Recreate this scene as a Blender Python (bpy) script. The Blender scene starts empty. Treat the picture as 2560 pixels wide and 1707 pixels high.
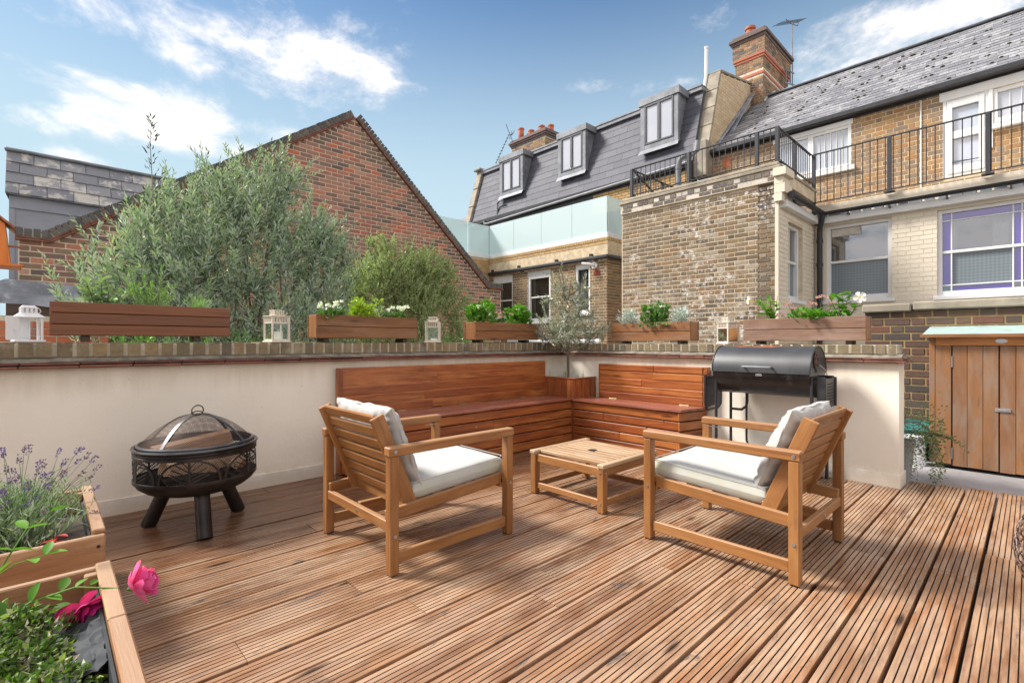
import bpy, math, random
import numpy as np
from mathutils import Vector, Matrix, Quaternion, noise as mnoise
RD = random.Random(11)
NR = np.random.default_rng(5)
scene = bpy.context.scene
COL = scene.collection
# ------------------------------------------------------------------ camera
FWD = Vector((0.688, 0.7257, 0.0)); RGT = Vector((0.7257, -0.688, 0.0))
cam_d = bpy.data.cameras.new('camera'); cam = bpy.data.objects.new('camera', cam_d); COL.objects.link(cam)
cam.location = (0, 0, 1.10)
cam.rotation_euler = (math.radians(90), 0, -math.atan2(0.688, 0.7257))
cam_d.sensor_width = 36.0; cam_d.lens = 17.3; cam_d.shift_y = 0.0014
cam_d.clip_start = 0.02; cam_d.clip_end = 2000
scene.camera = cam
# ------------------------------------------------------------------ light
SUN_EL = math.radians(46); SUN_ROT = math.radians(-36)
sd = Vector((math.sin(SUN_ROT)*math.cos(SUN_EL), math.cos(SUN_ROT)*math.cos(SUN_EL), math.sin(SUN_EL)))
sun_d = bpy.data.lights.new('sun', 'SUN'); sun = bpy.data.objects.new('sun', sun_d); COL.objects.link(sun)
sun_d.energy = 1.2; sun_d.angle = math.radians(14.0); sun_d.color = (1.0, 0.96, 0.90)
sun.rotation_euler = sd.to_track_quat('Z', 'Y').to_euler(); sun.location = (0, 8, 30)
scene.view_settings.view_transform = 'Standard'; scene.view_settings.look = 'None'
scene.view_settings.exposure = 2.58; scene.view_settings.gamma = 1.0; scene.view_settings.use_curve_mapping = False
# ------------------------------------------------------------------ node helpers
def nd(nt, typ, ins=None, **props):
    n = nt.nodes.new(typ)
    for k, v in props.items(): setattr(n, k, v)
    if ins:
        for k, v in ins.items():
            s = n.inputs[k]
            if isinstance(v, bpy.types.NodeSocket): nt.links.new(v, s)
            else:
                if s.type == 'RGBA' and len(v) == 3: v = (*v, 1.0)
                s.default_value = v
    return n
def mth(nt, op, a, b=0.0, c=None, clamp=False):
    ins = {0: a, 1: b}
    if c is not None: ins[2] = c
    return nd(nt, 'ShaderNodeMath', ins, operation=op, use_clamp=clamp).outputs[0]
def vmth(nt, op, a, b=(0, 0, 0)):
    n = nd(nt, 'ShaderNodeVectorMath', {0: a, 1: b}, operation=op)
    return n.outputs['Value'] if op in ('DOT_PRODUCT', 'LENGTH') else n.outputs[0]
def noi(nt, vec, scale, detail=4, rough=0.55, dist=0.0, out='Fac'):
    return nd(nt, 'ShaderNodeTexNoise', {'Vector': vec, 'Scale': scale, 'Detail': detail, 'Roughness': rough, 'Distortion': dist}).outputs[out]
def ramp(nt, fac, stops, interp='LINEAR'):
    n = nd(nt, 'ShaderNodeValToRGB', {'Fac': fac}); cr = n.color_ramp; cr.interpolation = interp
    while len(cr.elements) < len(stops): cr.elements.new(0.5)
    for e, (p, c) in zip(cr.elements, stops):
        e.position = p; e.color = (*c, 1) if len(c) == 3 else c
    return n.outputs['Color']
def sst(nt, x, a, b):
    return nd(nt, 'ShaderNodeMapRange', {'Value': x, 'From Min': a, 'From Max': b, 'To Min': 0.0, 'To Max': 1.0}, interpolation_type='SMOOTHSTEP').outputs[0]
def mixc(nt, fac, a, b, blend='MIX'):
    n = nt.nodes.new('ShaderNodeMix'); n.data_type = 'RGBA'; n.blend_type = blend
    for s, v in ((n.inputs[0], fac), (n.inputs[6], a), (n.inputs[7], b)):
        if isinstance(v, bpy.types.NodeSocket): nt.links.new(v, s)
        else:
            if s.type == 'RGBA' and len(v) == 3: v = (*v, 1.0)
            s.default_value = v
    return n.outputs[2]
def newmat(name):
    m = bpy.data.materials.new(name); m.use_nodes = True
    return m, m.node_tree, m.node_tree.nodes['Principled BSDF']
def setp(nt, b, **kw):
    for k, v in kw.items():
        k = {'col': 'Base Color', 'rough': 'Roughness', 'metal': 'Metallic', 'norm': 'Normal', 'spec': 'Specular IOR Level', 'alpha': 'Alpha', 'trans': 'Transmission Weight', 'coat': 'Coat Weight'}.get(k, k)
        s = b.inputs[k]
        if isinstance(v, bpy.types.NodeSocket): nt.links.new(v, s)
        else:
            if s.type == 'RGBA' and len(v) == 3: v = (*v, 1.0)
            s.default_value = v
def bump(nt, h, strength=0.3, dist=0.01, norm=None):
    ins = {'Height': h, 'Strength': strength, 'Distance': dist}
    if norm is not None: ins['Normal'] = norm
    return nd(nt, 'ShaderNodeBump', ins).outputs[0]
def pos(nt): return nd(nt, 'ShaderNodeNewGeometry').outputs['Position']
def rndv(nt):      # random value of a piece: baked per box, plus the object's own
    a = nd(nt, 'ShaderNodeAttribute', attribute_name='rnd').outputs['Fac']
    o = nd(nt, 'ShaderNodeObjectInfo').outputs['Random']
    return mth(nt, 'FRACT', mth(nt, 'ADD', a, o))
def scl(nt, vec, s, off=(0, 0, 0)):
    return nd(nt, 'ShaderNodeMapping', {'Vector': vec, 'Scale': s, 'Location': off}).outputs[0]
# ------------------------------------------------------------------ sky
w = bpy.data.worlds.new('World'); scene.world = w; w.use_nodes = True
nt = w.node_tree; bg = nt.nodes['Background']
sky = nd(nt, 'ShaderNodeTexSky', sky_type='NISHITA'); sky.sun_disc = False
sky.sun_elevation = SUN_EL; sky.sun_rotation = SUN_ROT; sky.air_density = 1.3; sky.dust_density = 0.6; sky.ozone_density = 1.6
SKY_K = 0.10
tc = nd(nt, 'ShaderNodeTexCoord').outputs['Generated']
dirn = vmth(nt, 'NORMALIZE', tc)
sep = nd(nt, 'ShaderNodeSeparateXYZ', {0: dirn})
el = mth(nt, 'ARCSINE', sep.outputs[2]); az = mth(nt, 'ARCTAN2', sep.outputs[0], sep.outputs[1])
warp = noi(nt, scl(nt, dirn, (1, 1, 2.2)), 3.2, 5, 0.6)
nz = scl(nt, dirn, (1.0, 1.0, 2.0), (3.1, 0.4, 1.2))
n1 = noi(nt, nz, 5.2, 10, 0.68, 0.35)
n2 = noi(nt, nz, 14.0, 6, 0.6)
cov = None
def px2ae(px, py):
    d = FWD + RGT*((px-1280)/1230) + Vector((0, 0, 1))*((857-py)/1230); d.normalize()
    return math.atan2(d.x, d.y), math.asin(d.z)
K = 2560/2352
for (bx, by, rx, ry, amp, tilt) in [(330, 60, 300, 62, .38, .12), (560, 110, 250, 70, .40, .15), (770, 135, 175, 55, .33, .25), (200, 60, 150, 55, .26, 0), (390, 270, 200, 60, .45, 0.05), (450, 320, 210, 50, .42, 0.1), (190, 280, 120, 42, .33, .0),
      (180, 362, 95, 22, .30, .0), (570, 300, 120, 34, .28, .0), (800, 50, 60, 30, .18, 0), (960, 180, 60, 24, .14, 0), (1340, 202, 60, 28, .25, 0), (1460, 215, 60, 24, .2, -.3), (1570, 188, 70, 28, .22, 0),
      (2150, 35, 330, 75, .42, .0), (1900, 165, 130, 40, .24, 0), (1250, 180, 120, 40, .08, 0), (1700, 20, 240, 40, .14, 0)]:
    a0, e0 = px2ae(bx*K, by*K); a1, _ = px2ae((bx+rx)*K, by*K); _, e1 = px2ae(bx*K, (by-ry)*K)
    ra, re = abs(a1-a0), abs(e1-e0)
    da = mth(nt, 'DIVIDE', mth(nt, 'SUBTRACT', az, a0), ra)
    de = mth(nt, 'DIVIDE', mth(nt, 'ADD', mth(nt, 'SUBTRACT', el, e0), mth(nt, 'MULTIPLY', mth(nt, 'SUBTRACT', az, a0), tilt)), re)
    q = mth(nt, 'ADD', mth(nt, 'MULTIPLY', da, da), mth(nt, 'MULTIPLY', de, de))
    g = mth(nt, 'MULTIPLY', mth(nt, 'EXPONENT', mth(nt, 'MULTIPLY', q, -0.62)), amp)
    cov = g if cov is None else mth(nt, 'MAXIMUM', cov, g)
# same kind of cloud, added denser outside the view for more fill light
outside = sst(nt, vmth(nt, 'DOT_PRODUCT', dirn, tuple(FWD.normalized())), 0.62, 0.35)
wide = mth(nt, 'MULTIPLY', sst(nt, warp, 0.28, 0.48), 0.46)
cov = mth(nt, 'MAXIMUM', cov, mth(nt, 'MULTIPLY', wide, outside))
dens = mth(nt, 'ADD', mth(nt, 'ADD', cov, n1), mth(nt, 'MULTIPLY', mth(nt, 'SUBTRACT', n2, 0.5), 0.40))
cl = sst(nt, dens, 0.63, 1.02)
shade = sst(nt, dens, 0.70, 1.0)
ccol = mixc(nt, shade, (1.95, 1.87, 1.87), (2.65, 2.46, 2.38))
hz = sst(nt, sep.outputs[2], 0.66, 0.24)
skyc = mixc(nt, 1.0, sky.outputs[0], (0.115, 0.168, 0.215), 'MULTIPLY')
skyc = mixc(nt, mth(nt, 'MULTIPLY', hz, 0.95), skyc, (1.04, 1.37, 1.54))
skyc = mixc(nt, mth(nt, 'MULTIPLY', cl, 0.92), skyc, ccol)
nt.links.new(skyc, bg.inputs['Color']); bg.inputs['Strength'].default_value = SKY_K
# ------------------------------------------------------------------ objects
WM = {}
def reg(o, parent=None, local=None):
    COL.objects.link(o); local = local or Matrix.Identity(4)
    if parent is not None: o.parent = parent
    o.matrix_basis = local
    WM[o] = (WM[parent] @ local) if parent is not None else local.copy()
    return o
def tag(o, label=None, cat=None, group=None, kind=None):
    if label: o['label'] = label
    if cat: o['category'] = cat
    if group: o['group'] = group
    if kind: o['kind'] = kind
    return o
def thing(name, label, cat, loc=(0, 0, 0), rotz=0.0, group=None):
    o = bpy.data.objects.new(name, None); o.empty_display_size = 0.1
    reg(o, None, Matrix.Translation(loc) @ Matrix.Rotation(rotz, 4, 'Z'))
    return tag(o, label, cat, group)
def copy_tree(o, parent=None, local=None):
    c = o.copy(); reg(c, parent, local if local is not None else o.matrix_basis.copy())
    for ch in list(o.children):
        if ch in WM: copy_tree(ch, c)
    return c
class MB:
    def __init__(self): self.v = []; self.f = []; self.uv = []; self.r = []; self.m = []
    def add(self, vs, fs, M=None, uvs=None, rnd=None, mi=0):
        b = len(self.v); rnd = RD.random() if rnd is None else rnd
        for p in vs: self.v.append(tuple(M @ Vector(p)) if M is not None else tuple(p))
        ou, ov = RD.random()*20, RD.random()*20
        if uvs is None:
            P = np.array(vs); ext = P.max(0)-P.min(0); la = int(ext.argmax()); ot = [i for i in range(3) if i != la]
            uvs = np.stack([P[:, la], P[:, ot[0]]+P[:, ot[1]]], 1)
        for fc in fs:
            self.f.append(tuple(b+i for i in fc)); self.r.append(rnd); self.m.append(mi)
            for i in fc: self.uv.append((uvs[i][0]+ou, uvs[i][1]+ov))
    def box(self, x0, x1, y0, y1, z0, z1, b=0.0, M=None, rnd=None, mi=0):
        if x0 > x1: x0, x1 = x1, x0
        if y0 > y1: y0, y1 = y1, y0
        if z0 > z1: z0, z1 = z1, z0
        if b <= 0:
            vs = [(x, y, z) for x in (x0, x1) for y in (y0, y1) for z in (z0, z1)]
            fs = [(0, 1, 3, 2), (4, 6, 7, 5), (0, 4, 5, 1), (2, 3, 7, 6), (0, 2, 6, 4), (1, 5, 7, 3)]
            self.add(vs, fs, M, None, rnd, mi); return
        b = min(b, (x1-x0)*.45, (y1-y0)*.45, (z1-z0)*.45)
        vs = []; ix = {}
        for a in (0, 1):
            for c in (0, 1):
                for d in (0, 1):
                    X = (x0, x1)[a]; Y = (y0, y1)[c]; Z = (z0, z1)[d]
                    xi = X+(b if a == 0 else -b); yi = Y+(b if c == 0 else -b); zi = Z+(b if d == 0 else -b)
                    for k, p in enumerate(((X, yi, zi), (xi, Y, zi), (xi, yi, Z))):
                        ix[(a, c, d, k)] = len(vs); vs.append(p)
        fs = []
        for a in (0, 1):
            fs.append([ix[(a, c, d, 0)] for c, d in ((0, 0), (1, 0), (1, 1), (0, 1))])
            fs.append([ix[(c, a, d, 1)] for c, d in ((0, 0), (1, 0), (1, 1), (0, 1))])
            fs.append([ix[(c, d, a, 2)] for c, d in ((0, 0), (1, 0), (1, 1), (0, 1))])
        for a in (0, 1):
            for c in (0, 1):
                fs.append([ix[(0, a, c, 1)], ix[(1, a, c, 1)], ix[(1, a, c, 2)], ix[(0, a, c, 2)]])
                fs.append([ix[(a, 0, c, 0)], ix[(a, 1, c, 0)], ix[(a, 1, c, 2)], ix[(a, 0, c, 2)]])
                fs.append([ix[(a, c, 0, 0)], ix[(a, c, 1, 0)], ix[(a, c, 1, 1)], ix[(a, c, 0, 1)]])
        for a in (0, 1):
            for c in (0, 1):
                for d in (0, 1): fs.append([ix[(a, c, d, k)] for k in range(3)])
        cen = Vector(((x0+x1)/2, (y0+y1)/2, (z0+z1)/2)); out = []
        for fc in fs:
            p = [Vector(vs[i]) for i in fc]; n = (p[1]-p[0]).cross(p[2]-p[0]); m = sum(p, Vector())/len(p)-cen
            out.append(tuple(fc) if n.dot(m) > 0 else tuple(reversed(fc)))
        self.add(vs, out, M, None, rnd, mi)
    def cbox(self, c, s, b=0.0, M=None, rnd=None, mi=0):
        self.box(c[0]-s[0]/2, c[0]+s[0]/2, c[1]-s[1]/2, c[1]+s[1]/2, c[2]-s[2]/2, c[2]+s[2]/2, b, M, rnd, mi)
    def bar(self, p0, p1, w, h, up=(0, 0, 1), b=0.0, rnd=None, mi=0, M=None):
        p0 = Vector(p0); p1 = Vector(p1); x = (p1-p0); L = x.length; x.normalize(); y = Vector(up).cross(x)
        if y.length < 1e-5: y = Vector((0, 1, 0)).cross(x)
        y.normalize(); z = x.cross(y)
        T = Matrix((x, y, z)).transposed().to_4x4(); T.translation = p0
        if M is not None: T = M @ T
        self.box(0, L, -w/2, w/2, -h/2, h/2, b, T, rnd, mi)
    def tube(self, pts, r, seg=8, cap=True, closed=False, M=None, rnd=None, mi=0):
        pts = [Vector(p) for p in pts]; n = len(pts); rs = r if isinstance(r, (list, tuple)) else [r]*n
        vs = []; fs = []; prev = None; uv = []; L = 0
        for i, p in enumerate(pts):
            if closed: t = pts[(i+1) % n]-pts[i-1]
            else: t = pts[min(i+1, n-1)]-pts[max(i-1, 0)]
            if t.length < 1e-9: t = Vector((0, 0, 1))
            t.normalize()
            if prev is None:
                a = Vector((0, 0, 1)) if abs(t.z) < .9 else Vector((1, 0, 0)); u = t.cross(a).normalized()
            else: u = (prev-t*prev.dot(t)).normalized()
            prev = u; v2 = t.cross(u)
            if i: L += (p-pts[i-1]).length
            for k in range(seg):
                a = 2*math.pi*k/seg; vs.append(p+(u*math.cos(a)+v2*math.sin(a))*rs[i]); uv.append((L, rs[i]*a))
        for i in range(n if closed else n-1):
            j = (i+1) % n
            for k in range(seg):
                k2 = (k+1) % seg; fs.append((i*seg+k, i*seg+k2, j*seg+k2, j*seg+k))
        if cap and not closed:
            fs.append(tuple(reversed(range(seg)))); fs.append(tuple((n-1)*seg+k for k in range(seg)))
        self.add(vs, fs, M, uv, rnd, mi)
    def lathe(self, prof, seg=24, M=None, a0=0.0, a1=2*math.pi, rnd=None, mi=0):
        full = abs(a1-a0-2*math.pi) < 1e-6; na = seg if full else seg+1; vs = []; fs = []; uv = []
        for i in range(na):
            a = a0+(a1-a0)*i/seg
            for (r, z) in prof: vs.append((r*math.cos(a), r*math.sin(a), z)); uv.append((a*0.3, z+r))
        m = len(prof)
        for i in range(seg):
            j = (i+1) % na
            for k in range(m-1): fs.append((i*m+k, j*m+k, j*m+k+1, i*m+k+1))
        self.add(vs, fs, M, uv, rnd, mi)
    def prism(self, poly, z0, z1, M=None, rnd=None, mi=0):
        n = len(poly); A = sum(poly[i][0]*poly[(i+1) % n][1]-poly[(i+1) % n][0]*poly[i][1] for i in range(n))
        if A < 0: poly = list(reversed(poly))
        vs = [(p[0], p[1], z0) for p in poly]+[(p[0], p[1], z1) for p in poly]
        fs = [tuple(reversed(range(n))), tuple(range(n, 2*n))]+[(i, (i+1) % n, n+(i+1) % n, n+i) for i in range(n)]
        self.add(vs, fs, M, None, rnd, mi)
    def quad(self, a, b, c, d, rnd=None, mi=0): self.add([a, b, c, d], [(0, 1, 2, 3)], None, None, rnd, mi)
    def mesh(self, name, mats, smooth=True, angle=35):
        me = bpy.data.meshes.new(name); me.from_pydata(self.v, [], self.f)
        for m in (mats if isinstance(mats, (list, tuple)) else [mats]): me.materials.append(m)
        uvl = me.uv_layers.new(name='UVMap'); uvl.data.foreach_set('uv', np.array(self.uv, dtype=np.float32).ravel())
        at = me.attributes.new('rnd', 'FLOAT', 'FACE'); at.data.foreach_set('value', np.array(self.r, dtype=np.float32))
        if any(self.m): me.polygons.foreach_set('material_index', np.array(self.m, dtype=np.int32))
        if smooth:
            me.polygons.foreach_set('use_smooth', np.ones(len(self.f), dtype=bool)); me.set_sharp_from_angle(angle=math.radians(angle))
        else: me.polygons.foreach_set('use_smooth', np.zeros(len(self.f), dtype=bool))
        me.update(); return me
    def build(self, name, mats, parent=None, world=False, smooth=True, angle=35, local=None):
        o = bpy.data.objects.new(name, self.mesh(name, mats, smooth, angle))
        if world and parent is not None: local = WM[parent].inverted()
        return reg(o, parent, local)
def top(mb, name, mats, label, cat, group=None, kind=None, **k):
    return tag(mb.build(name, mats, **k), label, cat, group, kind)
def raw_mesh(name, verts, faces, mats, rnd=None, smooth=False):     # numpy arrays: verts (n,3), faces (m,k)
    me = bpy.data.meshes.new(name); n = len(verts); m, k = faces.shape
    me.vertices.add(n); me.vertices.foreach_set('co', np.asarray(verts, dtype=np.float32).ravel())
    me.loops.add(m*k); me.loops.foreach_set('vertex_index', np.asarray(faces, dtype=np.int32).ravel())
    me.polygons.add(m); me.polygons.foreach_set('loop_start', np.arange(m, dtype=np.int32)*k); me.polygons.foreach_set('loop_total', np.full(m, k, dtype=np.int32))
    for mt in (mats if isinstance(mats, (list, tuple)) else [mats]): me.materials.append(mt)
    if rnd is not None:
        at = me.attributes.new('rnd', 'FLOAT', 'FACE'); at.data.foreach_set('value', np.asarray(rnd, dtype=np.float32))
    me.polygons.foreach_set('use_smooth', np.full(m, bool(smooth)))
    me.update(calc_edges=True); return me
def proj(p):
    x, y, z = p[0], p[1], p[2]-1.1; d = x*FWD.x+y*FWD.y
    if d < 0.1: return None
    return 1280+1230*(x*RGT.x+y*RGT.y)/d, 857-1230*z/d, d
# ------------------------------------------------------------------ pieces: bricks, slates, tiles laid on a plane
PC = {}
def piece_mesh(kind, w, h, t, mt):
    key = (kind, round(w, 3), round(h, 3), round(t, 3), mt.name)
    if key in PC: return PC[key]
    mb = MB(); a, b = w/2, h/2; e = min(.0025, t*.4)
    if kind == 'slate':      # a wedge: thick lower edge proud of the course below
        vs = [(-a, -b, 0), (a, -b, 0), (a, b, 0), (-a, b, 0), (-a, -b, t), (a, -b, t), (a, b, t*.25), (-a, b, t*.25)]
    else:
        vs = [(-a, -b, 0), (a, -b, 0), (a, b, 0), (-a, b, 0), (-a+e, -b+e, t), (a-e, -b+e, t), (a-e, b-e, t), (-a+e, b-e, t)]
    mb.add(vs, [(4, 5, 6, 7), (0, 1, 5, 4), (1, 2, 6, 5), (2, 3, 7, 6), (3, 0, 4, 7)], None, None, 0.0)
    PC[key] = mb.mesh(kind, mt, smooth=False); return PC[key]
def lay(parent, name, rects, O, U, V, mt, t, kind='brick', limit=300, jit=0.0, rest_name=None, ang=0.0):
    O = Vector(O); U = Vector(U).normalized(); V = Vector(V).normalized(); N = U.cross(V)
    B = Matrix((U, V, N)).transposed().to_4x4(); Pinv = WM[parent].inverted(); sc = []
    for q in rects:
        c = O+U*((q[0]+q[1])/2)+V*((q[2]+q[3])/2); p = proj(c)
        ok = p is not None and -30 < p[0] < 2590 and -30 < p[1] < 1300
        sc.append(((q[1]-q[0])*(q[3]-q[2])/(p[2]**2) if ok else 0.0, q, c))
    sc.sort(key=lambda s: -s[0]); rest = MB()
    for i, (s, q, c) in enumerate(sc):
        w_, h_ = q[1]-q[0], q[3]-q[2]; off = RD.uniform(-jit, jit)
        R_ = Matrix.Rotation(RD.uniform(-ang, ang), 4, 'Z') if ang else Matrix.Identity(4)
        if i < limit and s > 0:
            Mx = B.copy(); Mx.translation = c+N*off; Mx = Mx @ R_
            o = bpy.data.objects.new(name, piece_mesh(kind, w_, h_, t, mt)); reg(o, parent, Pinv @ Mx)
        else:
            a, b = w_/2, h_/2; e = min(.0025, t*.4); tt = t+off
            if kind == 'slate': vs = [(-a, -b, 0), (a, -b, 0), (a, b, 0), (-a, b, 0), (-a, -b, tt), (a, -b, tt), (a, b, tt*.25), (-a, b, tt*.25)]
            else: vs = [(-a, -b, 0), (a, -b, 0), (a, b, 0), (-a, b, 0), (-a+e, -b+e, tt), (a-e, -b+e, tt), (a-e, b-e, tt), (-a+e, b-e, tt)]
            Mx = B.copy(); Mx.translation = c; rest.add(vs, [(4, 5, 6, 7), (0, 1, 5, 4), (1, 2, 6, 5), (2, 3, 7, 6), (3, 0, 4, 7)], Mx @ R_)
    if rest.f:
        o = rest.build(rest_name or name, mt, parent, world=True, smooth=False); tag(o, kind='stuff')
def bond(u0, u1, v0, v1, L=.215, Hd=.065, J=.010, style='flemish', ivs=None, holes=(), hd=.1025, JV=None):
    JV = JV or J
    out = []; row = 0; v = v0
    while v+Hd <= v1+1e-6:
        vm = v+Hd/2
        spans = ivs(vm) if ivs else [(u0, u1)]
        st = style
        pat = [L, hd] if st == 'flemish' else ([L] if st == 'stretcher' or (st == 'english' and row % 2 == 0) else [hd])
        shift = {'flemish': (L+hd+2*JV)/2, 'stretcher': (L+JV)/2, 'english': (hd+JV)/2}[st] if row % 2 else 0
        hs = sorted([(h[0], h[1]) for h in holes if h[2] < v+Hd-.01 and h[3] > v+.01])
        for (sa, sb) in spans:
            seg = [(sa, sb)]
            for (ha, hb) in hs:
                ns = []
                for (a, b) in seg:
                    if hb <= a or ha >= b: ns.append((a, b)); continue
                    if ha > a: ns.append((a, ha))
                    if hb < b: ns.append((hb, b))
                seg = ns
            for (a, b) in seg:
                u = u0-shift; k = 0
                while u < b:
                    w_ = pat[k % len(pat)]; k += 1
                    p, q = max(u, a), min(u+w_, b)
                    if q-p > .03: out.append((round(p, 4), round(q, 4), round(v, 4), round(v+Hd, 4)))
                    u += w_+JV
        v += Hd+J; row += 1
    return out
# ================================================================== materials
MT = {}
def wood(name, cols, dark, rough=.5, knots=.5, weather=None, wam=.4, stain=None, sam=.4, bmp=.25, wet=0.0, grain=1.0, topw=None, damp=False, vary=.3):
    m, nt, b = newmat(name); r = rndv(nt)
    uv = nd(nt, 'ShaderNodeUVMap', uv_map='UVMap').outputs[0]
    off = nd(nt, 'ShaderNodeCombineXYZ', {0: mth(nt, 'MULTIPLY', r, 37.0), 1: mth(nt, 'MULTIPLY', r, 91.0), 2: 0.0}).outputs[0]
    v = vmth(nt, 'ADD', uv, off)
    g1 = noi(nt, scl(nt, v, (2.2, 30, 1)), 1.0, 5, .6, .8)
    g2 = noi(nt, scl(nt, v, (9, 260, 1)), 1.0, 3, .6)
    n = len(cols); vn = noi(nt, scl(nt, v, (1.1, 7, 1), (2, 9, 0)), 1.0, 4, .6)
    c = ramp(nt, mth(nt, 'ADD', r, mth(nt, 'MULTIPLY', mth(nt, 'SUBTRACT', vn, .5), vary*4), clamp=True), [(i/(max(1, n-1)), k) for i, k in enumerate(cols)])
    c = mixc(nt, mth(nt, 'MULTIPLY', sst(nt, g1, .42, .72), .75*grain), c, dark)
    c = mixc(nt, mth(nt, 'MULTIPLY', sst(nt, g2, .5, .75), .30*grain), c, dark)
    if weather:
        wn = noi(nt, scl(nt, v, (2.0, 9, 1)), 1.0, 5, .65)
        c = mixc(nt, mth(nt, 'MULTIPLY', sst(nt, wn, .42, .68), wam), c, weather)
    if stain:
        sn = noi(nt, scl(nt, v, (3.2, 12, 1), (5, 3, 0)), 1.0, 6, .7, .6)
        c = mixc(nt, mth(nt, 'MULTIPLY', sst(nt, sn, .57, .72), sam), c, stain)
    if knots > 0:
        vo = nd(nt, 'ShaderNodeTexVoronoi', {'Vector': scl(nt, v, (1.5, 7.0, 1)), 'Scale': 1.0, 'Randomness': 1.0})
        kd = mth(nt, 'ADD', vo.outputs['Distance'], mth(nt, 'MULTIPLY', mth(nt, 'SUBTRACT', g1, .5), .06))
        kk = mth(nt, 'SUBTRACT', 1.0, sst(nt, kd, .04, .14))
        c = mixc(nt, mth(nt, 'MULTIPLY', kk, knots), c, tuple(x*.28 for x in dark))
    if topw:      # topw colour blended into upward faces, varied by the grain
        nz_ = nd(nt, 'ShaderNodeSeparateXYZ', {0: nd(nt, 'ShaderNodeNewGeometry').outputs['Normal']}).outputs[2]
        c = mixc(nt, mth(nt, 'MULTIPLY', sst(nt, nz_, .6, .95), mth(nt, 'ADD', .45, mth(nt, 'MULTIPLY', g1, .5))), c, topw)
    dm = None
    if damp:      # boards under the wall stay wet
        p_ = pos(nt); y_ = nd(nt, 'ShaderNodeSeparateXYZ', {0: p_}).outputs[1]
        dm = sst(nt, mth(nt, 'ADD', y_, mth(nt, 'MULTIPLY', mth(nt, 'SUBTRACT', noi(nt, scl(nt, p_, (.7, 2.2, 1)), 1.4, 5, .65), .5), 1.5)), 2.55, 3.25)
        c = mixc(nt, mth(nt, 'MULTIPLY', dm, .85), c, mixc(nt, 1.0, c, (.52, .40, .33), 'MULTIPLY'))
    rr = mth(nt, 'ADD', rough, mth(nt, 'MULTIPLY', mth(nt, 'SUBTRACT', g1, .5), .25))
    if wet > 0:
        wn2 = noi(nt, scl(nt, pos(nt), (.9, .9, 1)), 1.3, 4, .6)
        rr = mth(nt, 'SUBTRACT', rr, mth(nt, 'MULTIPLY', sst(nt, wn2, .45, .62), wet))
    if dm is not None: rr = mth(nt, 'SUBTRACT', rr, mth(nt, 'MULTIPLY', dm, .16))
    h = mth(nt, 'ADD', g1, mth(nt, 'MULTIPLY', g2, .6))
    setp(nt, b, col=c, rough=rr, norm=bump(nt, h, bmp, .004))
    MT[name] = m; return m
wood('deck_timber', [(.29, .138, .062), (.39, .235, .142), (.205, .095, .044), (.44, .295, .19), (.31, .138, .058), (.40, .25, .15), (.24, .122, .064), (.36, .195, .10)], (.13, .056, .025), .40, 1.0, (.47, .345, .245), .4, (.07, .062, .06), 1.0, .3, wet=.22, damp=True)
wood('groove_dirt', [(.085, .045, .025), (.06, .032, .02), (.105, .057, .032)], (.04, .022, .014), .8, 0)
wood('red_timber', [(.31, .088, .024), (.40, .13, .032), (.24, .058, .017), (.44, .155, .04), (.34, .10, .026), (.27, .07, .02)], (.085, .019, .008), .36, .7, None, 0, (.10, .03, .015), .45, .25, grain=.85)
wood('red_lid_timber', [(.27, .085, .05), (.31, .10, .06)], (.13, .038, .022), .30, .2, (.34, .17, .13), .5, None, 0, .25)
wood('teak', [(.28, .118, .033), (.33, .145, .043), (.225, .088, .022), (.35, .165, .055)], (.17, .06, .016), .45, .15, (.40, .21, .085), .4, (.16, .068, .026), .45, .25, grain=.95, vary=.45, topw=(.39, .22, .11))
wood('pale_teak', [(.34, .205, .10), (.39, .25, .135), (.29, .165, .075), (.42, .29, .165)], (.24, .12, .05), .55, .05, (.48, .37, .26), .5, (.20, .14, .09), .4, .25)
wood('brown_planter_timber', [(.16, .056, .018), (.21, .070, .021), (.18, .062, .02)], (.10, .03, .01), .42, .85, None, 0, (.06, .022, .012), .5, .2, grain=.7)
wood('weathered_planter_timber', [(.22, .085, .023), (.26, .108, .032), (.18, .068, .018)], (.085, .034, .014), .6, .7, (.28, .165, .09), .55, (.10, .05, .03), .5, .35)
wood('grey_planter_timber', [(.21, .115, .07), (.24, .135, .082), (.19, .10, .06)], (.14, .075, .05), .6, .7, (.36, .25, .20), .5, (.12, .06, .04), .4, .3)
wood('planter_end_timber', [(.27, .115, .04), (.31, .135, .05)], (.15, .055, .018), .5, .4, None, 0, None, 0, .25)
wood('raised_bed_timber', [(.31, .155, .065), (.36, .185, .085), (.28, .13, .055)], (.24, .10, .04), .5, .5, (.56, .38, .22), .5, (.12, .065, .04), .5, .3, topw=(.35, .225, .14))
wood('shed_timber', [(.26, .115, .042), (.205, .09, .038), (.29, .125, .04), (.175, .09, .048)], (.19, .085, .035), .55, 1.0, (.23, .165, .12), .8, (.085, .058, .04), .7, .3)
wood('shed_orange_timber', [(.50, .20, .045), (.54, .22, .05)], (.30, .105, .022), .45, .9, None, 0, (.20, .08, .02), .3, .25)
wood('birdhouse_timber', [(.72, .20, .012), (.68, .19, .012)], (.45, .10, .006), .35, .3, None, 0, None, 0, .15)
wood('firewood', [(.54, .32, .19), (.46, .25, .14), (.62, .43, .28)], (.17, .08, .04), .8, .3, (.50, .36, .25), .5, (.12, .07, .04), .6, .8)
wood('bark', [(.16, .12, .09), (.20, .16, .12)], (.06, .045, .035), .85, 0, (.24, .21, .17), .5, None, 0, .8)
wood('dark_timber', [(.06, .035, .022), (.075, .042, .026)], (.03, .018, .012), .6, .3)

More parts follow.
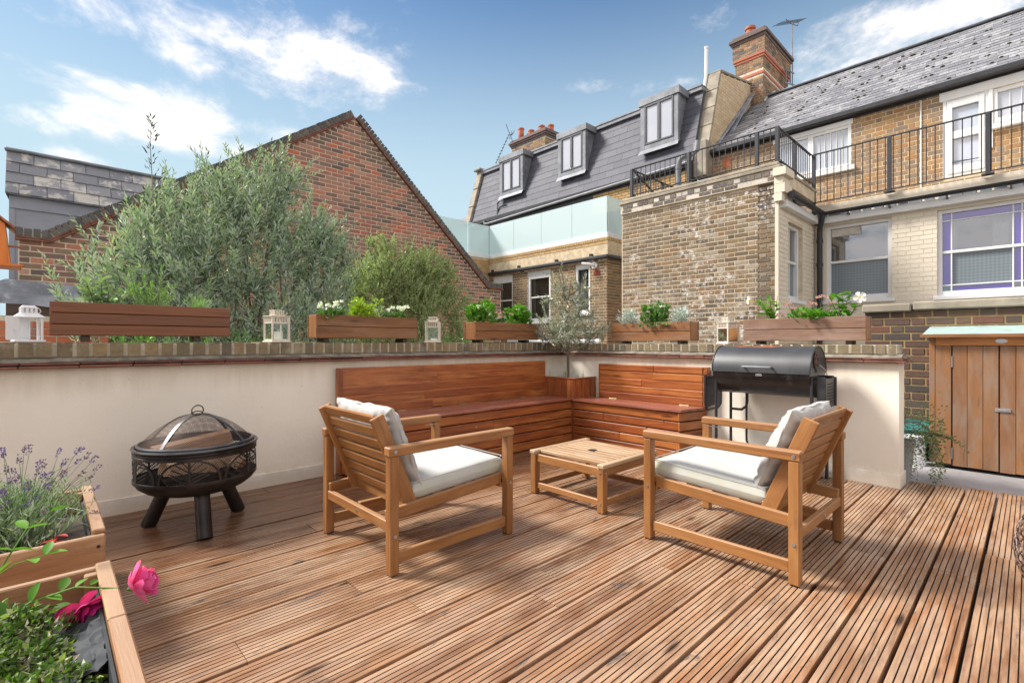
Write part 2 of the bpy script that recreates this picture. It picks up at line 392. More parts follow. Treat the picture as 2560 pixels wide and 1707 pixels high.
def plain(name, col, rough=.5, metal=0.0, var=.12, vs=6.0, bmp=0.0, bs=60.0, spec=.5, dirt=None, dam=.4, dsc=3.0):
    m, nt, b = newmat(name); p = pos(nt); r = rndv(nt)
    n = noi(nt, p, vs, 5, .6)
    lo = tuple(x*(1-var*1.6) for x in col); hi = tuple(min(1, x*(1+var)) for x in col)
    c = mixc(nt, sst(nt, n, .3, .7), lo, hi)
    if dirt:
        c = mixc(nt, mth(nt, 'MULTIPLY', sst(nt, noi(nt, p, dsc, 7, .7), .52, .72), dam), c, dirt)
    kw = dict(col=c, rough=mth(nt, 'ADD', rough, mth(nt, 'MULTIPLY', mth(nt, 'SUBTRACT', n, .5), .15)), metal=metal, spec=spec)
    if bmp: kw['norm'] = bump(nt, noi(nt, p, bs, 4, .6), bmp, .004)
    setp(nt, b, **kw); MT[name] = m; return m
plain('white_paint', (.70, .70, .69), .42, 0, .04, 4, .05, 30, dirt=(.55, .53, .48), dam=.2)
plain('white_plastic', (.72, .73, .74), .30, 0, .02)
plain('ivory_paint', (.64, .58, .48), .40, 0, .05, 10, dirt=(.42, .24, .12), dam=.35, dsc=26)
plain('black_metal', (.022, .022, .026), .42, .0, .2, 8, .05, 80)
plain('railing_metal', (.026, .027, .034), .5, 0, .15)
plain('grill_metal', (.030, .031, .035), .40, .25, .25, 5, .08, 220, dirt=(.055, .05, .05), dam=.7, dsc=7)
plain('grill_body_metal', (.018, .014, .014), .30, .2, .3, 9, .05, 120, dirt=(.10, .10, .11), dam=.5, dsc=11)
plain('steel', (.45, .46, .48), .35, .9, .1)
plain('dull_brass', (.30, .22, .12), .45, .6, .2)
plain('dull_zinc', (.19, .20, .22), .6, .15, .2, 3, .1, 20, dirt=(.32, .33, .34), dam=.6, dsc=7)
plain('lead', (.22, .235, .27), .5, .15, .25, 3, .12, 12, dirt=(.55, .57, .62), dam=.6, dsc=4)
plain('pit_metal', (.035, .029, .027), .42, .5, .3, 8, .06, 120, dirt=(.10, .062, .045), dam=.35, dsc=9)
plain('pit_rim_metal', (.10, .10, .105), .36, .6, .25, 8, dirt=(.05, .04, .035), dam=.5, dsc=10)
plain('rust_metal', (.085, .05, .036), .6, .4, .3, 12)
plain('terracotta', (.46, .135, .06), .7, 0, .18, 4, .15, 40, dirt=(.22, .10, .07), dam=.3)
plain('red_tile', (.19, .07, .045), .75, 0, .25, 8, .3, 60, dirt=(.15, .12, .085), dam=.85, dsc=6)
plain('stone', (.30, .26, .20), .85, 0, .2, 3, .3, 40, dirt=(.12, .11, .095), dam=.6, dsc=4)
plain('mortar_pale', (.56, .50, .40), .9, 0, .12, 8, .4, 90)
plain('mortar_cream', (.58, .48, .345), .9, 0, .12, 8, .4, 90)
plain('mortar_yellow', (.31, .22, .10), .9, 0, .18, 8, .4, 90)
plain('mortar_tan', (.56, .45, .30), .9, 0, .15, 8, .4, 90)
plain('mortar_pink', (.64, .52, .41), .9, 0, .12, 8, .4, 90)
plain('mortar_dark', (.40, .35, .25), .9, 0, .2, 8, .5, 70)
plain('fillet_mortar', (.19, .165, .13), .9, 0, .25, 14, .6, 120, dirt=(.085, .08, .07), dam=.8, dsc=12)
plain('grey_render', (.27, .28, .32), .8, 0, .08, 2, .1, 30)
plain('concrete', (.36, .345, .345), .65, 0, .14, 2.2, .12, 40, dirt=(.24, .235, .24), dam=.55, dsc=3)
plain('earth', (.055, .04, .028), .95, 0, .35, 20, .8, 90)
plain('ground_dirt', (.16, .14, .12), .95, 0, .2, 2)
plain('felt', (.30, .40, .37), .75, 0, .1, 10, .3, 200)
plain('green_plastic', (.045, .20, .19), .4, 0, .1)
plain('liner_plastic', (.05, .054, .06), .6, 0, .2, 8, spec=.12)
plain('zinc_white', (.70, .70, .70), .4, 0, .06, 6, dirt=(.4, .4, .4), dam=.25)
plain('blue_print', (.03, .05, .30), .5, 0, .05)
plain('candle_wax', (.85, .80, .70), .5, 0, .02)
plain('pot_grey', (.30, .29, .28), .7, 0, .1)
plain('wicker', (.13, .075, .05), .5, 0, .3, 20)
plain('red_vent', (.26, .045, .03), .7, 0, .15)
plain('orange_vent', (.50, .15, .06), .75, 0, .15)
plain('anthracite', (.06, .063, .072), .45, 0, .1)
plain('dark_void', (.012, .012, .014), .7, 0, .2)
plain('blind_cloth', (.72, .74, .78), .8, 0, .05, 2)
plain('room_wall', (.10, .075, .06), .9, 0, .2, 1.5)
plain('net_curtain', (.60, .60, .58), .9, 0, .08, 6)
plain('curtain_cloth', (.52, .48, .42), .85, 0, .15, 4)

def render_wall(name, col, low, stain):
    m, nt, b = newmat(name); p = pos(nt)
    n = noi(nt, p, 1.6, 5, .6); f = noi(nt, p, 110, 4, .65)
    c = mixc(nt, sst(nt, n, .3, .7), low, col)
    sp = noi(nt, p, 34, 3, .6); c = mixc(nt, mth(nt, 'MULTIPLY', sst(nt, sp, .70, .76), .45), c, stain)
    z = nd(nt, 'ShaderNodeSeparateXYZ', {0: p}).outputs[2]
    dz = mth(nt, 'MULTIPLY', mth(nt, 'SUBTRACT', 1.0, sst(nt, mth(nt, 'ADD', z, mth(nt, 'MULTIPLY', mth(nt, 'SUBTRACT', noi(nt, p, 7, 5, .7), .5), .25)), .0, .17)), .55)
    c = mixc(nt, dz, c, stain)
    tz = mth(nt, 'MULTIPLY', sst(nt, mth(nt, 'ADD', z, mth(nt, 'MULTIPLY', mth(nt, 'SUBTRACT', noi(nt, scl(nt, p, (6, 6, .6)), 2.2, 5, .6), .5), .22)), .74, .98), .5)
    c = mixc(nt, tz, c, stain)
    setp(nt, b, col=c, rough=.85, norm=bump(nt, mth(nt, 'ADD', f, mth(nt, 'MULTIPLY', noi(nt, p, 24, 3, .5), .6)), .32, .006)); MT[name] = m
render_wall('cream_render', (.82, .75, .64), (.755, .685, .58), (.40, .30, .19))
render_wall('white_render', (.80, .76, .69), (.74, .69, .62), (.46, .36, .24))
def brickmat(name, pal, blotch=None, bam=.5, white=None, wam=.5, rough=.85):
    m, nt, b = newmat(name); p = pos(nt); r = rndv(nt); n = len(pal)
    c = ramp(nt, r, [(i/n, k) for i, k in enumerate(pal)], 'CONSTANT')
    r2 = mth(nt, 'FRACT', mth(nt, 'MULTIPLY', r, 57.3))
    f = noi(nt, p, 28, 5, .65); c = mixc(nt, mth(nt, 'MULTIPLY', sst(nt, f, .35, .75), .5), c, tuple(x*.55 for x in pal[len(pal)//2]))
    c = mixc(nt, mth(nt, 'MULTIPLY', r2, .35), c, tuple(sum(k[i] for k in pal)/n for i in range(3)))
    if blotch: c = mixc(nt, mth(nt, 'MULTIPLY', sst(nt, noi(nt, p, 1.3, 4, .6), .46, .64), bam), c, blotch)
    if white: c = mixc(nt, mth(nt, 'MULTIPLY', mth(nt, 'MULTIPLY', sst(nt, noi(nt, p, 9, 6, .75), .5, .66), sst(nt, noi(nt, p, .9, 3, .5), .42, .6)), wam), c, white)
    setp(nt, b, col=c, rough=rough, norm=bump(nt, noi(nt, p, 70, 5, .65), .45, .006)); MT[name] = m; return m
brickmat('red_gable_brick', [(.44, .18, .11), (.36, .145, .095), (.47, .21, .13), (.17, .125, .105), (.42, .21, .14), (.34, .20, .135), (.52, .15, .075), (.24, .16, .12), (.46, .27, .18), (.36, .13, .085), (.44, .24, .175), (.28, .175, .125), (.14, .118, .11)], (.26, .17, .13), .45)
brickmat('gable_dark_brick', [(.14, .105, .085), (.22, .14, .10), (.11, .095, .09), (.32, .15, .095), (.18, .135, .095), (.26, .18, .12)], (.12, .095, .075), .5)
brickmat('red_brick', [(.50, .14, .07), (.45, .11, .06), (.54, .19, .09), (.40, .10, .06)])
brickmat('stock_brick', [(.19, .125, .062), (.13, .092, .055), (.245, .165, .08), (.10, .075, .05), (.22, .12, .052), (.18, .14, .095), (.07, .056, .044), (.28, .22, .145), (.32, .275, .21)], (.17, .145, .105), .45, (.66, .64, .62), .95)
brickmat('dark_stock_brick', [(.045, .04, .042), (.07, .055, .05), (.60, .56, .50), (.05, .045, .045), (.12, .09, .07)])
brickmat('golden_brick', [(.34, .19, .075), (.27, .155, .07), (.22, .14, .085), (.37, .22, .09), (.17, .125, .09), (.31, .155, .06), (.25, .185, .13)], (.19, .155, .125), .55, (.5, .47, .44), .3)
brickmat('brown_brick', [(.26, .16, .075), (.20, .125, .065), (.30, .20, .10), (.16, .105, .065), (.28, .15, .06), (.13, .09, .06)], (.13, .095, .06), .6)
brickmat('yellow_brick', [(.48, .30, .12), (.44, .27, .11), (.52, .34, .15), (.40, .26, .12)], (.40, .30, .17), .3)
brickmat('buff_brick', [(.60, .44, .25), (.56, .40, .22), (.64, .48, .29), (.52, .38, .22)], None, 0, (.75, .7, .64), .6)
brickmat('yard_brick', [(.075, .052, .042), (.12, .062, .045), (.10, .066, .05), (.17, .06, .04), (.085, .07, .056), (.06, .05, .045), (.15, .088, .05), (.10, .055, .042)])
brickmat('coping_brick', [(.23, .175, .095), (.17, .13, .075), (.28, .20, .105), (.12, .095, .065), (.24, .185, .11), (.19, .14, .08)], (.12, .10, .06), .5, (.36, .33, .25), .5)
brickmat('chimney_brick', [(.30, .19, .09), (.16, .11, .08), (.40, .25, .10), (.11, .085, .075), (.34, .16, .08), (.22, .14, .08)])
brickmat('chimney_red_brick', [(.50, .17, .09), (.44, .14, .08), (.54, .22, .12)])
brickmat('chimney_dark_brick', [(.16, .11, .10), (.20, .13, .11), (.13, .10, .09)])
brickmat('coping_slate_brick', [(.10, .095, .09), (.13, .12, .11), (.085, .08, .08), (.16, .14, .11)])
def painted_brick(name, col):
    m, nt, b = newmat(name); p = pos(nt); r = rndv(nt)
    c = mixc(nt, mth(nt, 'MULTIPLY', r, .5), col, tuple(x*.92 for x in col))
    c = mixc(nt, mth(nt, 'MULTIPLY', sst(nt, noi(nt, p, 12, 6, .7), .60, .72), .4), c, (.50, .38, .24))
    setp(nt, b, col=c, rough=.6, norm=bump(nt, noi(nt, p, 45, 5, .65), .4, .008)); MT[name] = m
painted_brick('cream_paint', (.66, .58, .46)); painted_brick('cream_brick_paint', (.67, .60, .485))
def slatemat(name, cols, lichen=None, lam=.5, lsc=6, moss=None, rough=.55):
    m, nt, b = newmat(name); p = pos(nt); r = rndv(nt); n = len(cols)
    c = ramp(nt, r, [(i/n, k) for i, k in enumerate(cols)], 'CONSTANT')
    c = mixc(nt, mth(nt, 'MULTIPLY', sst(nt, noi(nt, p, 18, 5, .65), .3, .75), .35), c, tuple(x*.6 for x in cols[0]))
    if lichen:
        l = mth(nt, 'MULTIPLY', sst(nt, mth(nt, 'ADD', noi(nt, p, lsc, 7, .75), mth(nt, 'MULTIPLY', mth(nt, 'SUBTRACT', r, .5), .18)), .52, .62), lam)
        c = mixc(nt, l, c, lichen)
    if moss: c = mixc(nt, mth(nt, 'MULTIPLY', sst(nt, noi(nt, p, 7, 3, .6), .665, .70), .85), c, moss)
    setp(nt, b, col=c, rough=rough, norm=bump(nt, noi(nt, p, 40, 5, .65), .3, .006)); MT[name] = m
slatemat('mansard_slate', [(.075, .075, .095), (.085, .085, .105), (.068, .068, .086), (.095, .095, .115)], None, rough=.7)
slatemat('old_slate', [(.17, .17, .185), (.21, .21, .225), (.15, .15, .165), (.24, .24, .25), (.19, .19, .20)], (.38, .38, .385), .6, 11, (.07, .06, .025))
slatemat('weathered_slate', [(.20, .205, .225), (.24, .245, .26), (.18, .185, .205), (.26, .265, .28)], (.56, .52, .45), .75, 4.5)
def leafmat(name, cols, back=None, rough=.45, trans=.3, spec=.4):
    m, nt, b = newmat(name); r = rndv(nt); n = len(cols)
    c = ramp(nt, r, [(i/max(1, n-1), k) for i, k in enumerate(cols)])
    if back: c = mixc(nt, nd(nt, 'ShaderNodeNewGeometry').outputs['Backfacing'], c, back)
    setp(nt, b, col=c, rough=rough, spec=spec)
    t = nd(nt, 'ShaderNodeBsdfTranslucent', {'Color': mixc(nt, 1.0, c, (1.0, 1.25, .55), 'MULTIPLY')})
    mx = nd(nt, 'ShaderNodeMixShader', {0: trans, 1: b.outputs[0], 2: t.outputs[0]})
    nt.links.new(mx.outputs[0], nt.nodes['Material Output'].inputs['Surface']); MT[name] = m
leafmat('olive_shrub_leaf', [(.034, .058, .042), (.09, .14, .10), (.175, .245, .18), (.24, .33, .23), (.33, .45, .22), (.54, .63, .36)], (.42, .48, .42), .42, trans=.22)
leafmat('box_shrub_leaf', [(.06, .09, .035), (.15, .205, .075), (.27, .345, .13), (.40, .46, .20), (.58, .62, .32)], (.38, .44, .24), .30, trans=.3)
leafmat('olive_tree_leaf', [(.13, .145, .09), (.22, .24, .16), (.32, .33, .25), (.24, .25, .13), (.46, .47, .40)], (.50, .52, .47), .3, trans=.2)
leafmat('bright_leaf', [(.08, .21, .02), (.13, .31, .03), (.18, .38, .045), (.06, .15, .02)], None, .48, .35, spec=.25)
leafmat('mid_leaf', [(.05, .15, .02), (.09, .22, .03), (.13, .28, .04), (.05, .11, .02)], (.14, .24, .09), .35, .3)
leafmat('lime_leaf', [(.28, .40, .03), (.38, .48, .05), (.20, .32, .03)], None, .4, .35)
leafmat('sage_leaf', [(.20, .38, .07), (.26, .46, .10), (.30, .50, .16), (.22, .36, .13)], (.28, .36, .22), .5, .25)
leafmat('rosemary_leaf', [(.20, .42, .06), (.28, .52, .09), (.34, .58, .13), (.14, .30, .05)], (.25, .36, .17), .45, .25)
leafmat('grass_blade', [(.14, .32, .05), (.22, .42, .10), (.30, .42, .16), (.38, .40, .22)], None, .4, .3)
leafmat('silver_leaf', [(.42, .48, .45), (.50, .56, .53), (.36, .42, .38)], (.6, .63, .62), .6, .15)
leafmat('lavender_leaf', [(.16, .22, .12), (.28, .34, .22), (.42, .47, .38), (.14, .28, .06), (.50, .54, .48)], None, .5, .2)
leafmat('trailing_leaf', [(.10, .16, .05), (.17, .24, .08), (.25, .30, .12), (.16, .12, .06), (.36, .38, .28)], None, .45, .25)
leafmat('creeper_leaf', [(.03, .07, .015), (.08, .16, .025), (.17, .28, .04), (.38, .46, .10), (.04, .07, .02), (.12, .22, .03), (.50, .42, .34)], None, .45, .25)
leafmat('twig_leaf', [(.04, .05, .035), (.06, .075, .05)], None, .5, .1)
leafmat('white_petal', [(.85, .85, .82), (.9, .9, .88)], None, .5, .25)
leafmat('pink_petal', [(.82, .10, .36), (.86, .18, .46), (.76, .06, .30), (.90, .36, .58)], None, .45, .3)
leafmat('magenta_petal', [(.62, .02, .24), (.70, .05, .32), (.50, .015, .18), (.78, .16, .45)], None, .45, .3)
leafmat('dusty_pink_petal', [(.62, .24, .25), (.70, .38, .38), (.75, .52, .50), (.50, .16, .18)], None, .5, .25)
leafmat('purple_petal', [(.12, .08, .24), (.17, .11, .33), (.20, .12, .12), (.10, .07, .15), (.24, .17, .42)], None, .6, .15)
leafmat('red_leaf', [(.55, .03, .02), (.45, .04, .03)], None, .5, .3)
leafmat('yellow_centre', [(.80, .45, .03), (.85, .5, .05)], None, .6, .1)
def fabric(name, col, low, green):
    m, nt, b = newmat(name); p = nd(nt, 'ShaderNodeTexCoord').outputs['Object']
    n = noi(nt, p, 5, 5, .6); c = mixc(nt, sst(nt, n, .3, .7), low, col)
    z = nd(nt, 'ShaderNodeAttribute', attribute_name='rnd').outputs['Fac']
    c = mixc(nt, mth(nt, 'MULTIPLY', mth(nt, 'MULTIPLY', sst(nt, z, .5, 1.0), sst(nt, noi(nt, p, 7, 4, .65), .38, .66)), .5), c, green)
    setp(nt, b, col=c, rough=.9, norm=bump(nt, mth(nt, 'ADD', noi(nt, p, 500, 2, .5), mth(nt, 'MULTIPLY', noi(nt, p, 9, 4, .6), 1.5)), .12, .004)); b.inputs['Sheen Weight'].default_value = .2
    MT[name] = m
fabric('seat_fabric', (.46, .46, .435), (.40, .40, .375), (.46, .46, .25))
fabric('back_fabric', (.42, .415, .40), (.36, .355, .34), (.55, .54, .44))
def glass(name, col=(.02, .022, .026), rough=.03, spec=.9, alpha=1.0, coat=0.0, ior=2.3):
    m, nt, b = newmat(name); n = noi(nt, pos(nt), .8, 2, .5)
    setp(nt, b, col=col, rough=rough, spec=.5, IOR=ior, norm=bump(nt, n, .04, .02)); MT[name] = m
glass('dormer_glass', (.40, .42, .47), .06, .8); glass('purple_glass', (.05, .022, .30), .15, .8); glass('door_glass', (.40, .44, .52), .05, .9)
def frost(name):
    m, nt, b = newmat(name); p = pos(nt)
    q = nd(nt, 'ShaderNodeTexChecker', {'Vector': nd(nt, 'ShaderNodeMapping', {'Vector': p, 'Rotation': (math.radians(45), 0, 0)}).outputs[0], 'Scale': 30.0}).outputs['Fac']
    c = mixc(nt, mth(nt, 'MULTIPLY', q, .5), (.13, .16, .18), (.20, .235, .255)); setp(nt, b, col=c, rough=.25, spec=.6); MT[name] = m
frost('patterned_glass')
def balustrade(name):
    m, nt, b = newmat(name)
    setp(nt, b, col=(.70, .81, .82), rough=.12, spec=.5); t = nd(nt, 'ShaderNodeBsdfTransparent', {'Color': (.86, .97, .95)})
    mx = nd(nt, 'ShaderNodeMixShader', {0: .40, 1: b.outputs[0], 2: t.outputs[0]}); nt.links.new(mx.outputs[0], nt.nodes['Material Output'].inputs['Surface']); MT[name] = m
balustrade('frosted_glass')
def clear(name):
    m, nt, b = newmat(name); g = nd(nt, 'ShaderNodeBsdfGlossy', {'Roughness': .03, 'Color': (.9, .95, .95)}); t = nd(nt, 'ShaderNodeBsdfTransparent', {'Color': (.86, .92, .90)})
    fr = nd(nt, 'ShaderNodeFresnel', {'IOR': 1.5}).outputs[0]
    mx = nd(nt, 'ShaderNodeMixShader', {0: fr, 1: t.outputs[0], 2: g.outputs[0]}); nt.links.new(mx.outputs[0], nt.nodes['Material Output'].inputs['Surface']); MT[name] = m
clear('clear_glass')
def pane_glass(name, ior, tint, extra):
    m, nt, b = newmat(name); n = bump(nt, noi(nt, pos(nt), 1.1, 2, .5), .05, .02)
    g = nd(nt, 'ShaderNodeBsdfGlossy', {'Roughness': .02, 'Color': (.92, .95, 1.0), 'Normal': n}); t = nd(nt, 'ShaderNodeBsdfTransparent', {'Color': tint})
    fr = mth(nt, 'ADD', nd(nt, 'ShaderNodeFresnel', {'IOR': ior}).outputs[0], extra, clamp=True)
    mx = nd(nt, 'ShaderNodeMixShader', {0: fr, 1: t.outputs[0], 2: g.outputs[0]}); nt.links.new(mx.outputs[0], nt.nodes['Material Output'].inputs['Surface']); MT[name] = m
pane_glass('window_glass', 1.7, (.62, .66, .66), .20); pane_glass('dim_glass', 1.5, (.62, .66, .66), .04)
def lidmat():
    m, nt, b = newmat('grill_lid_metal'); p = pos(nt); x = nd(nt, 'ShaderNodeSeparateXYZ', {0: p})
    n = noi(nt, p, 5, 5, .6); c = mixc(nt, sst(nt, n, .35, .7), (.026, .027, .030), (.045, .046, .05))
    # heat-burnt red primer along the crown of the lid
    t = mth(nt, 'MULTIPLY', sst(nt, mth(nt, 'ADD', x.outputs[2], mth(nt, 'MULTIPLY', mth(nt, 'SUBTRACT', noi(nt, p, 9, 5, .6), .5), .03)), 1.062, 1.074), mth(nt, 'SUBTRACT', 1.0, sst(nt, mth(nt, 'ABSOLUTE', mth(nt, 'SUBTRACT', x.outputs[1], 1.58)), .12, .26)))
    c = mixc(nt, t, c, (.42, .085, .03)); setp(nt, b, col=c, rough=.44, spec=.55, norm=bump(nt, noi(nt, p, 260, 3, .6), .1, .002)); MT['grill_lid_metal'] = m
lidmat()
# ================================================================== ground, deck
mb = MB(); mb.box(-60, 90, -60, 110, -.40, -.16); tag(mb.build('ground', MT['ground_dirt']), kind='structure')
mb = MB(); mb.box(4.6, 6.7, -3.0, 1.35, -.15, -.045, .01); tag(mb.build('concrete_path', MT['concrete']), kind='structure')
mb = MB(); mb.box(-2.2, 4.98, -1.3, 4.05, -.16, -.07); deck = tag(mb.build('deck', MT['dark_timber']), kind='structure')
PITCH = .1685
def board(x0, x1, y0, w_):
    mb = MB(); nr = 7; p = w_/nr; prof = []
    for i in range(nr):
        a = i*p+(.0004 if i == 0 else .0010); b = (i+1)*p-(.0004 if i == nr-1 else .0010)
        prof += [(a, -.0075 if i else -.055), (a+.0005, -.0014), (a+.0014, 0), (b-.0014, 0), (b-.0005, -.0014), (b, -.0075 if i < nr-1 else -.055)]
    n = len(prof); zz = RD.uniform(-.003, .002); k0, k1 = RD.uniform(-.002, .002), RD.uniform(-.002, .002)
    vs = [(x0, y0+k0+y, zz+z) for y, z in prof]+[(x1, y0+k1+y, zz+z) for y, z in prof]; uv = [(v[0], v[1]-y0) for v in vs]
    fs = [(i, n+i, n+i+1, i+1) for i in range(n-1)]+[tuple(range(n)), tuple(reversed(range(n, 2*n))), (0, n-1, 2*n-1, n)]
    mb.add(vs, fs, None, uv)
    for i in range(n-1): mb.m[i] = 1 if (prof[i][1] < -.004 and prof[i+1][1] < -.004) or (i % 6 in (0, 1, 3, 4) and 1 < i < n-3) else 0
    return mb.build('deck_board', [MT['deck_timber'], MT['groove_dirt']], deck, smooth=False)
fixed = {2: [3.13], 0: [3.15], 10: [.506], 13: [2.2], 7: [1.55], 16: [1.15], 18: [2.7]}
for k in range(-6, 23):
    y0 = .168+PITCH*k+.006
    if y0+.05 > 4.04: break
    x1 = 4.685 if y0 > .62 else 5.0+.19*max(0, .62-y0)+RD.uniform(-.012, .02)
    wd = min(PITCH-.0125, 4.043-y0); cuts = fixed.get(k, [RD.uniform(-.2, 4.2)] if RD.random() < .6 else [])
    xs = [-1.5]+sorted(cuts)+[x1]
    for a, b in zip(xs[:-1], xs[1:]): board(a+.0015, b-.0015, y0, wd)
# ================================================================== parapet wall round the deck
pw = thing('parapet_wall', 'low cream rendered wall with brick coping enclosing two sides of the timber deck', 'wall', (4.7, 4.05, 0))
mb = MB(); mb.prism([(-1.8, 4.05), (4.70, 4.05), (4.70, .69), (4.92, .69), (4.92, 4.27), (-1.8, 4.27)], -.1, .946)
mb.build('rendered_wall', [MT['cream_render']], pw, world=True)
mb = MB(); mb.prism([(-1.8, 4.036), (4.686, 4.036), (4.686, .678), (4.9215, .678), (4.9215, .69), (4.70, .69), (4.70, 4.05), (-1.8, 4.05)], -.02, .098)
mb.build('plinth', [MT['white_render']], pw, world=True)
def jl(mb_, x0, x1, y0, y1, z0, z1, ln, along):       # creasing tiles, end to end with tight joints
    a, b = (x0, x1) if along == 'x' else (y0, y1); n = max(1, round((b-a)/ln)); d = (b-a)/n
    for i in range(n):
        j = RD.uniform(-.004, .004); o = MB()
        if along == 'x': o.box(a+i*d+.002, a+(i+1)*d-.002, y0+j, y1, z0+j*.4, z1+j*.4, .003)
        else: o.box(x0+j, x1, a+i*d+.002, a+(i+1)*d-.002, z0+j*.4, z1+j*.4, .003)
        o.build('tile', MT['red_tile'], pw, world=True)
jl(None, -1.7, 4.64, 4.005, 4.09, .948, .962, .26, 'x'); jl(None, 4.655, 4.74, .645, 4.0, .948, .962, .26, 'y')
jl(None, -1.7, 4.66, 4.022, 4.09, .968, .982, .26, 'x'); jl(None, 4.672, 4.74, .66, 4.0, .968, .982, .26, 'y')
jl(None, 4.745, 4.98, .645, .69, .948, .962, .12, 'x'); jl(None, 4.745, 4.96, .66, .69, .968, .982, .12, 'x')
mb = MB()      # sloping mortar fillet between tiles and coping
def fil(P, Q, n, seg):
    P = Vector(P); Q = Vector(Q); L = (Q-P).length; vs = []; fs = []
    for i in range(seg+1):
        c = P.lerp(Q, i/seg); j = RD.uniform(-.005, .005)
        for (o, z) in ((0.030, .9825), (.028+j, .989), (-.014+j, 1.008), (-.06, 1.014), (-.06, .9825)): vs.append((c.x+n[0]*o, c.y+n[1]*o, z+j*.4))
    for i in range(seg):
        for k in range(4): fs.append((i*5+k, (i+1)*5+k, (i+1)*5+k+1, i*5+k+1))
    fs += [tuple(range(5)), tuple(reversed(range(seg*5, seg*5+5)))]
    mb.add(vs, fs)
fil((-1.8, 4.05, 0), (4.68, 4.05, 0), (0, -1), 70); fil((4.70, 4.03, 0), (4.70, .668, 0), (-1, 0), 40); fil((4.69, .69, 0), (4.98, .69, 0), (0, -1), 5)
mb.box(-1.8, 4.9, 4.11, 4.27, .945, 1.0105); mb.box(4.755, 4.96, .69, 4.12, .945, 1.0105)
mb.build('mortar_fillet', MT['fillet_mortar'], pw, world=True, angle=60)
mb = MB(); mb.box(-1.8, 4.90, 4.067, 4.272, 1.0105, 1.099, .006); mb.box(4.717, 4.922, .70, 4.066, 1.0105, 1.085, .006)
mb.build('mortar_bed', MT['mortar_dark'], pw, world=True)
def coping(P0, U, ln, zt, back):
    u = 0; rects = []
    while u < ln:
        w_ = RD.uniform(.060, .080); h_ = zt+RD.uniform(-.005, .004)
        rects.append((u, min(u+w_, ln), 1.010, h_)); u += w_+RD.uniform(.010, .020)
    lay(pw, 'brick', rects, P0, U, (0, 0, 1), MT['coping_brick'], .218, 'brick', 150, .005, ang=.012)
coping((-1.8, 4.28, 0), (1, 0, 0), 6.72, 1.104, 0); coping((4.93, 4.05, 0), (0, -1, 0), 3.34, 1.089, 0)
# ================================================================== gable building
def wall_holes(mb_, O, U, N, u0, u1, v0, v1, thick, holes, mi=0):
    us = sorted({u0, u1, *[min(max(h[i], u0), u1) for h in holes for i in (0, 1)]}); vs_ = sorted({v0, v1, *[min(max(h[i], v0), v1) for h in holes for i in (2, 3)]})
    O = Vector(O); U = Vector(U); N = Vector(N); V = Vector((0, 0, 1))
    B = Matrix((U, V, N)).transposed().to_4x4(); B.translation = O
    for i in range(len(us)-1):
        for j in range(len(vs_)-1):
            a, b, c, d = us[i], us[i+1], vs_[j], vs_[j+1]
            if any(h[0] <= a+1e-6 and h[1] >= b-1e-6 and h[2] <= c+1e-6 and h[3] >= d-1e-6 for h in holes): continue
            mb_.box(a, b, c, d, -thick, 0, 0, B, None, mi)
gb = thing('gable_house', 'red brick building with a tall plain gable end and dark brick verges behind the shrubs', 'building', (4.2, 8.8, 0))
GX0, GXV, GXA, GXR, GX1 = -.25, .05, 4.246, 7.55, 7.97; GZL, GZA, GZR = 2.40, 5.33, 2.36
mb = MB(); T = Matrix(((1, 0, 0, 0), (0, 0, 1, 0), (0, 1, 0, 0), (0, 0, 0, 1)))
poly = [(GX0, -.3), (GX0, GZL), (GXV, GZL), (GXA, GZA), (GXR, GZR), (GX1, GZR), (GX1, -.3)]
n = len(poly); vs = [(x, 8.8, z) for x, z in poly]+[(x, 9.1, z) for x, z in poly]
mb.add(vs, [tuple(range(n)), tuple(reversed(range(n, 2*n)))]+[(i, n+i, n+(i+1) % n, (i+1) % n) for i in range(n)])
mb.build('wall', MT['mortar_pink'], gb, world=True)
mb = MB(); mb.add([(GXV, 9.1, GZL), (GXA, 9.1, GZA), (GXR, 9.1, GZR), (GXV, 17, GZL), (GXA, 17, GZA), (GXR, 17, GZR)], [(0, 3, 4, 1), (1, 4, 5, 2), (3, 5, 4), (0, 2, 5, 3)])
mb.build('roof', MT['old_slate'], gb, world=True)
def giv(v):
    a = GX0 if v < GZL else GXV+(v-GZL)/(GZA-GZL)*(GXA-GXV); b = GX1 if v < GZR else GXR-(v-GZR)/(GZA-GZR)*(GXR-GXA)
    return [(a+.01, b-.01)] if b-a > .1 else []
rs = bond(GX0, GX1, 1.0, GZA, ivs=giv, style='stretcher', Hd=.063, J=.012, L=.213); dk = []; rd_ = []
for q in rs:
    u, v = (q[0]+q[1])/2, (q[2]+q[3])/2; a, b = giv(v)[0]; e = min(u-a, b-u)
    (dk if RD.random() < (.72 if (e < .38 or u < .9) else (.22 if v > 4.4 else .14)) else rd_).append(q)
lay(gb, 'brick', rd_, (0, 8.8, 0), (1, 0, 0), (0, 0, 1), MT['red_gable_brick'], .004, limit=200, jit=.001)
lay(gb, 'brick', dk, (0, 8.8, 0), (1, 0, 0), (0, 0, 1), MT['gable_dark_brick'], .004, limit=90, jit=.001)
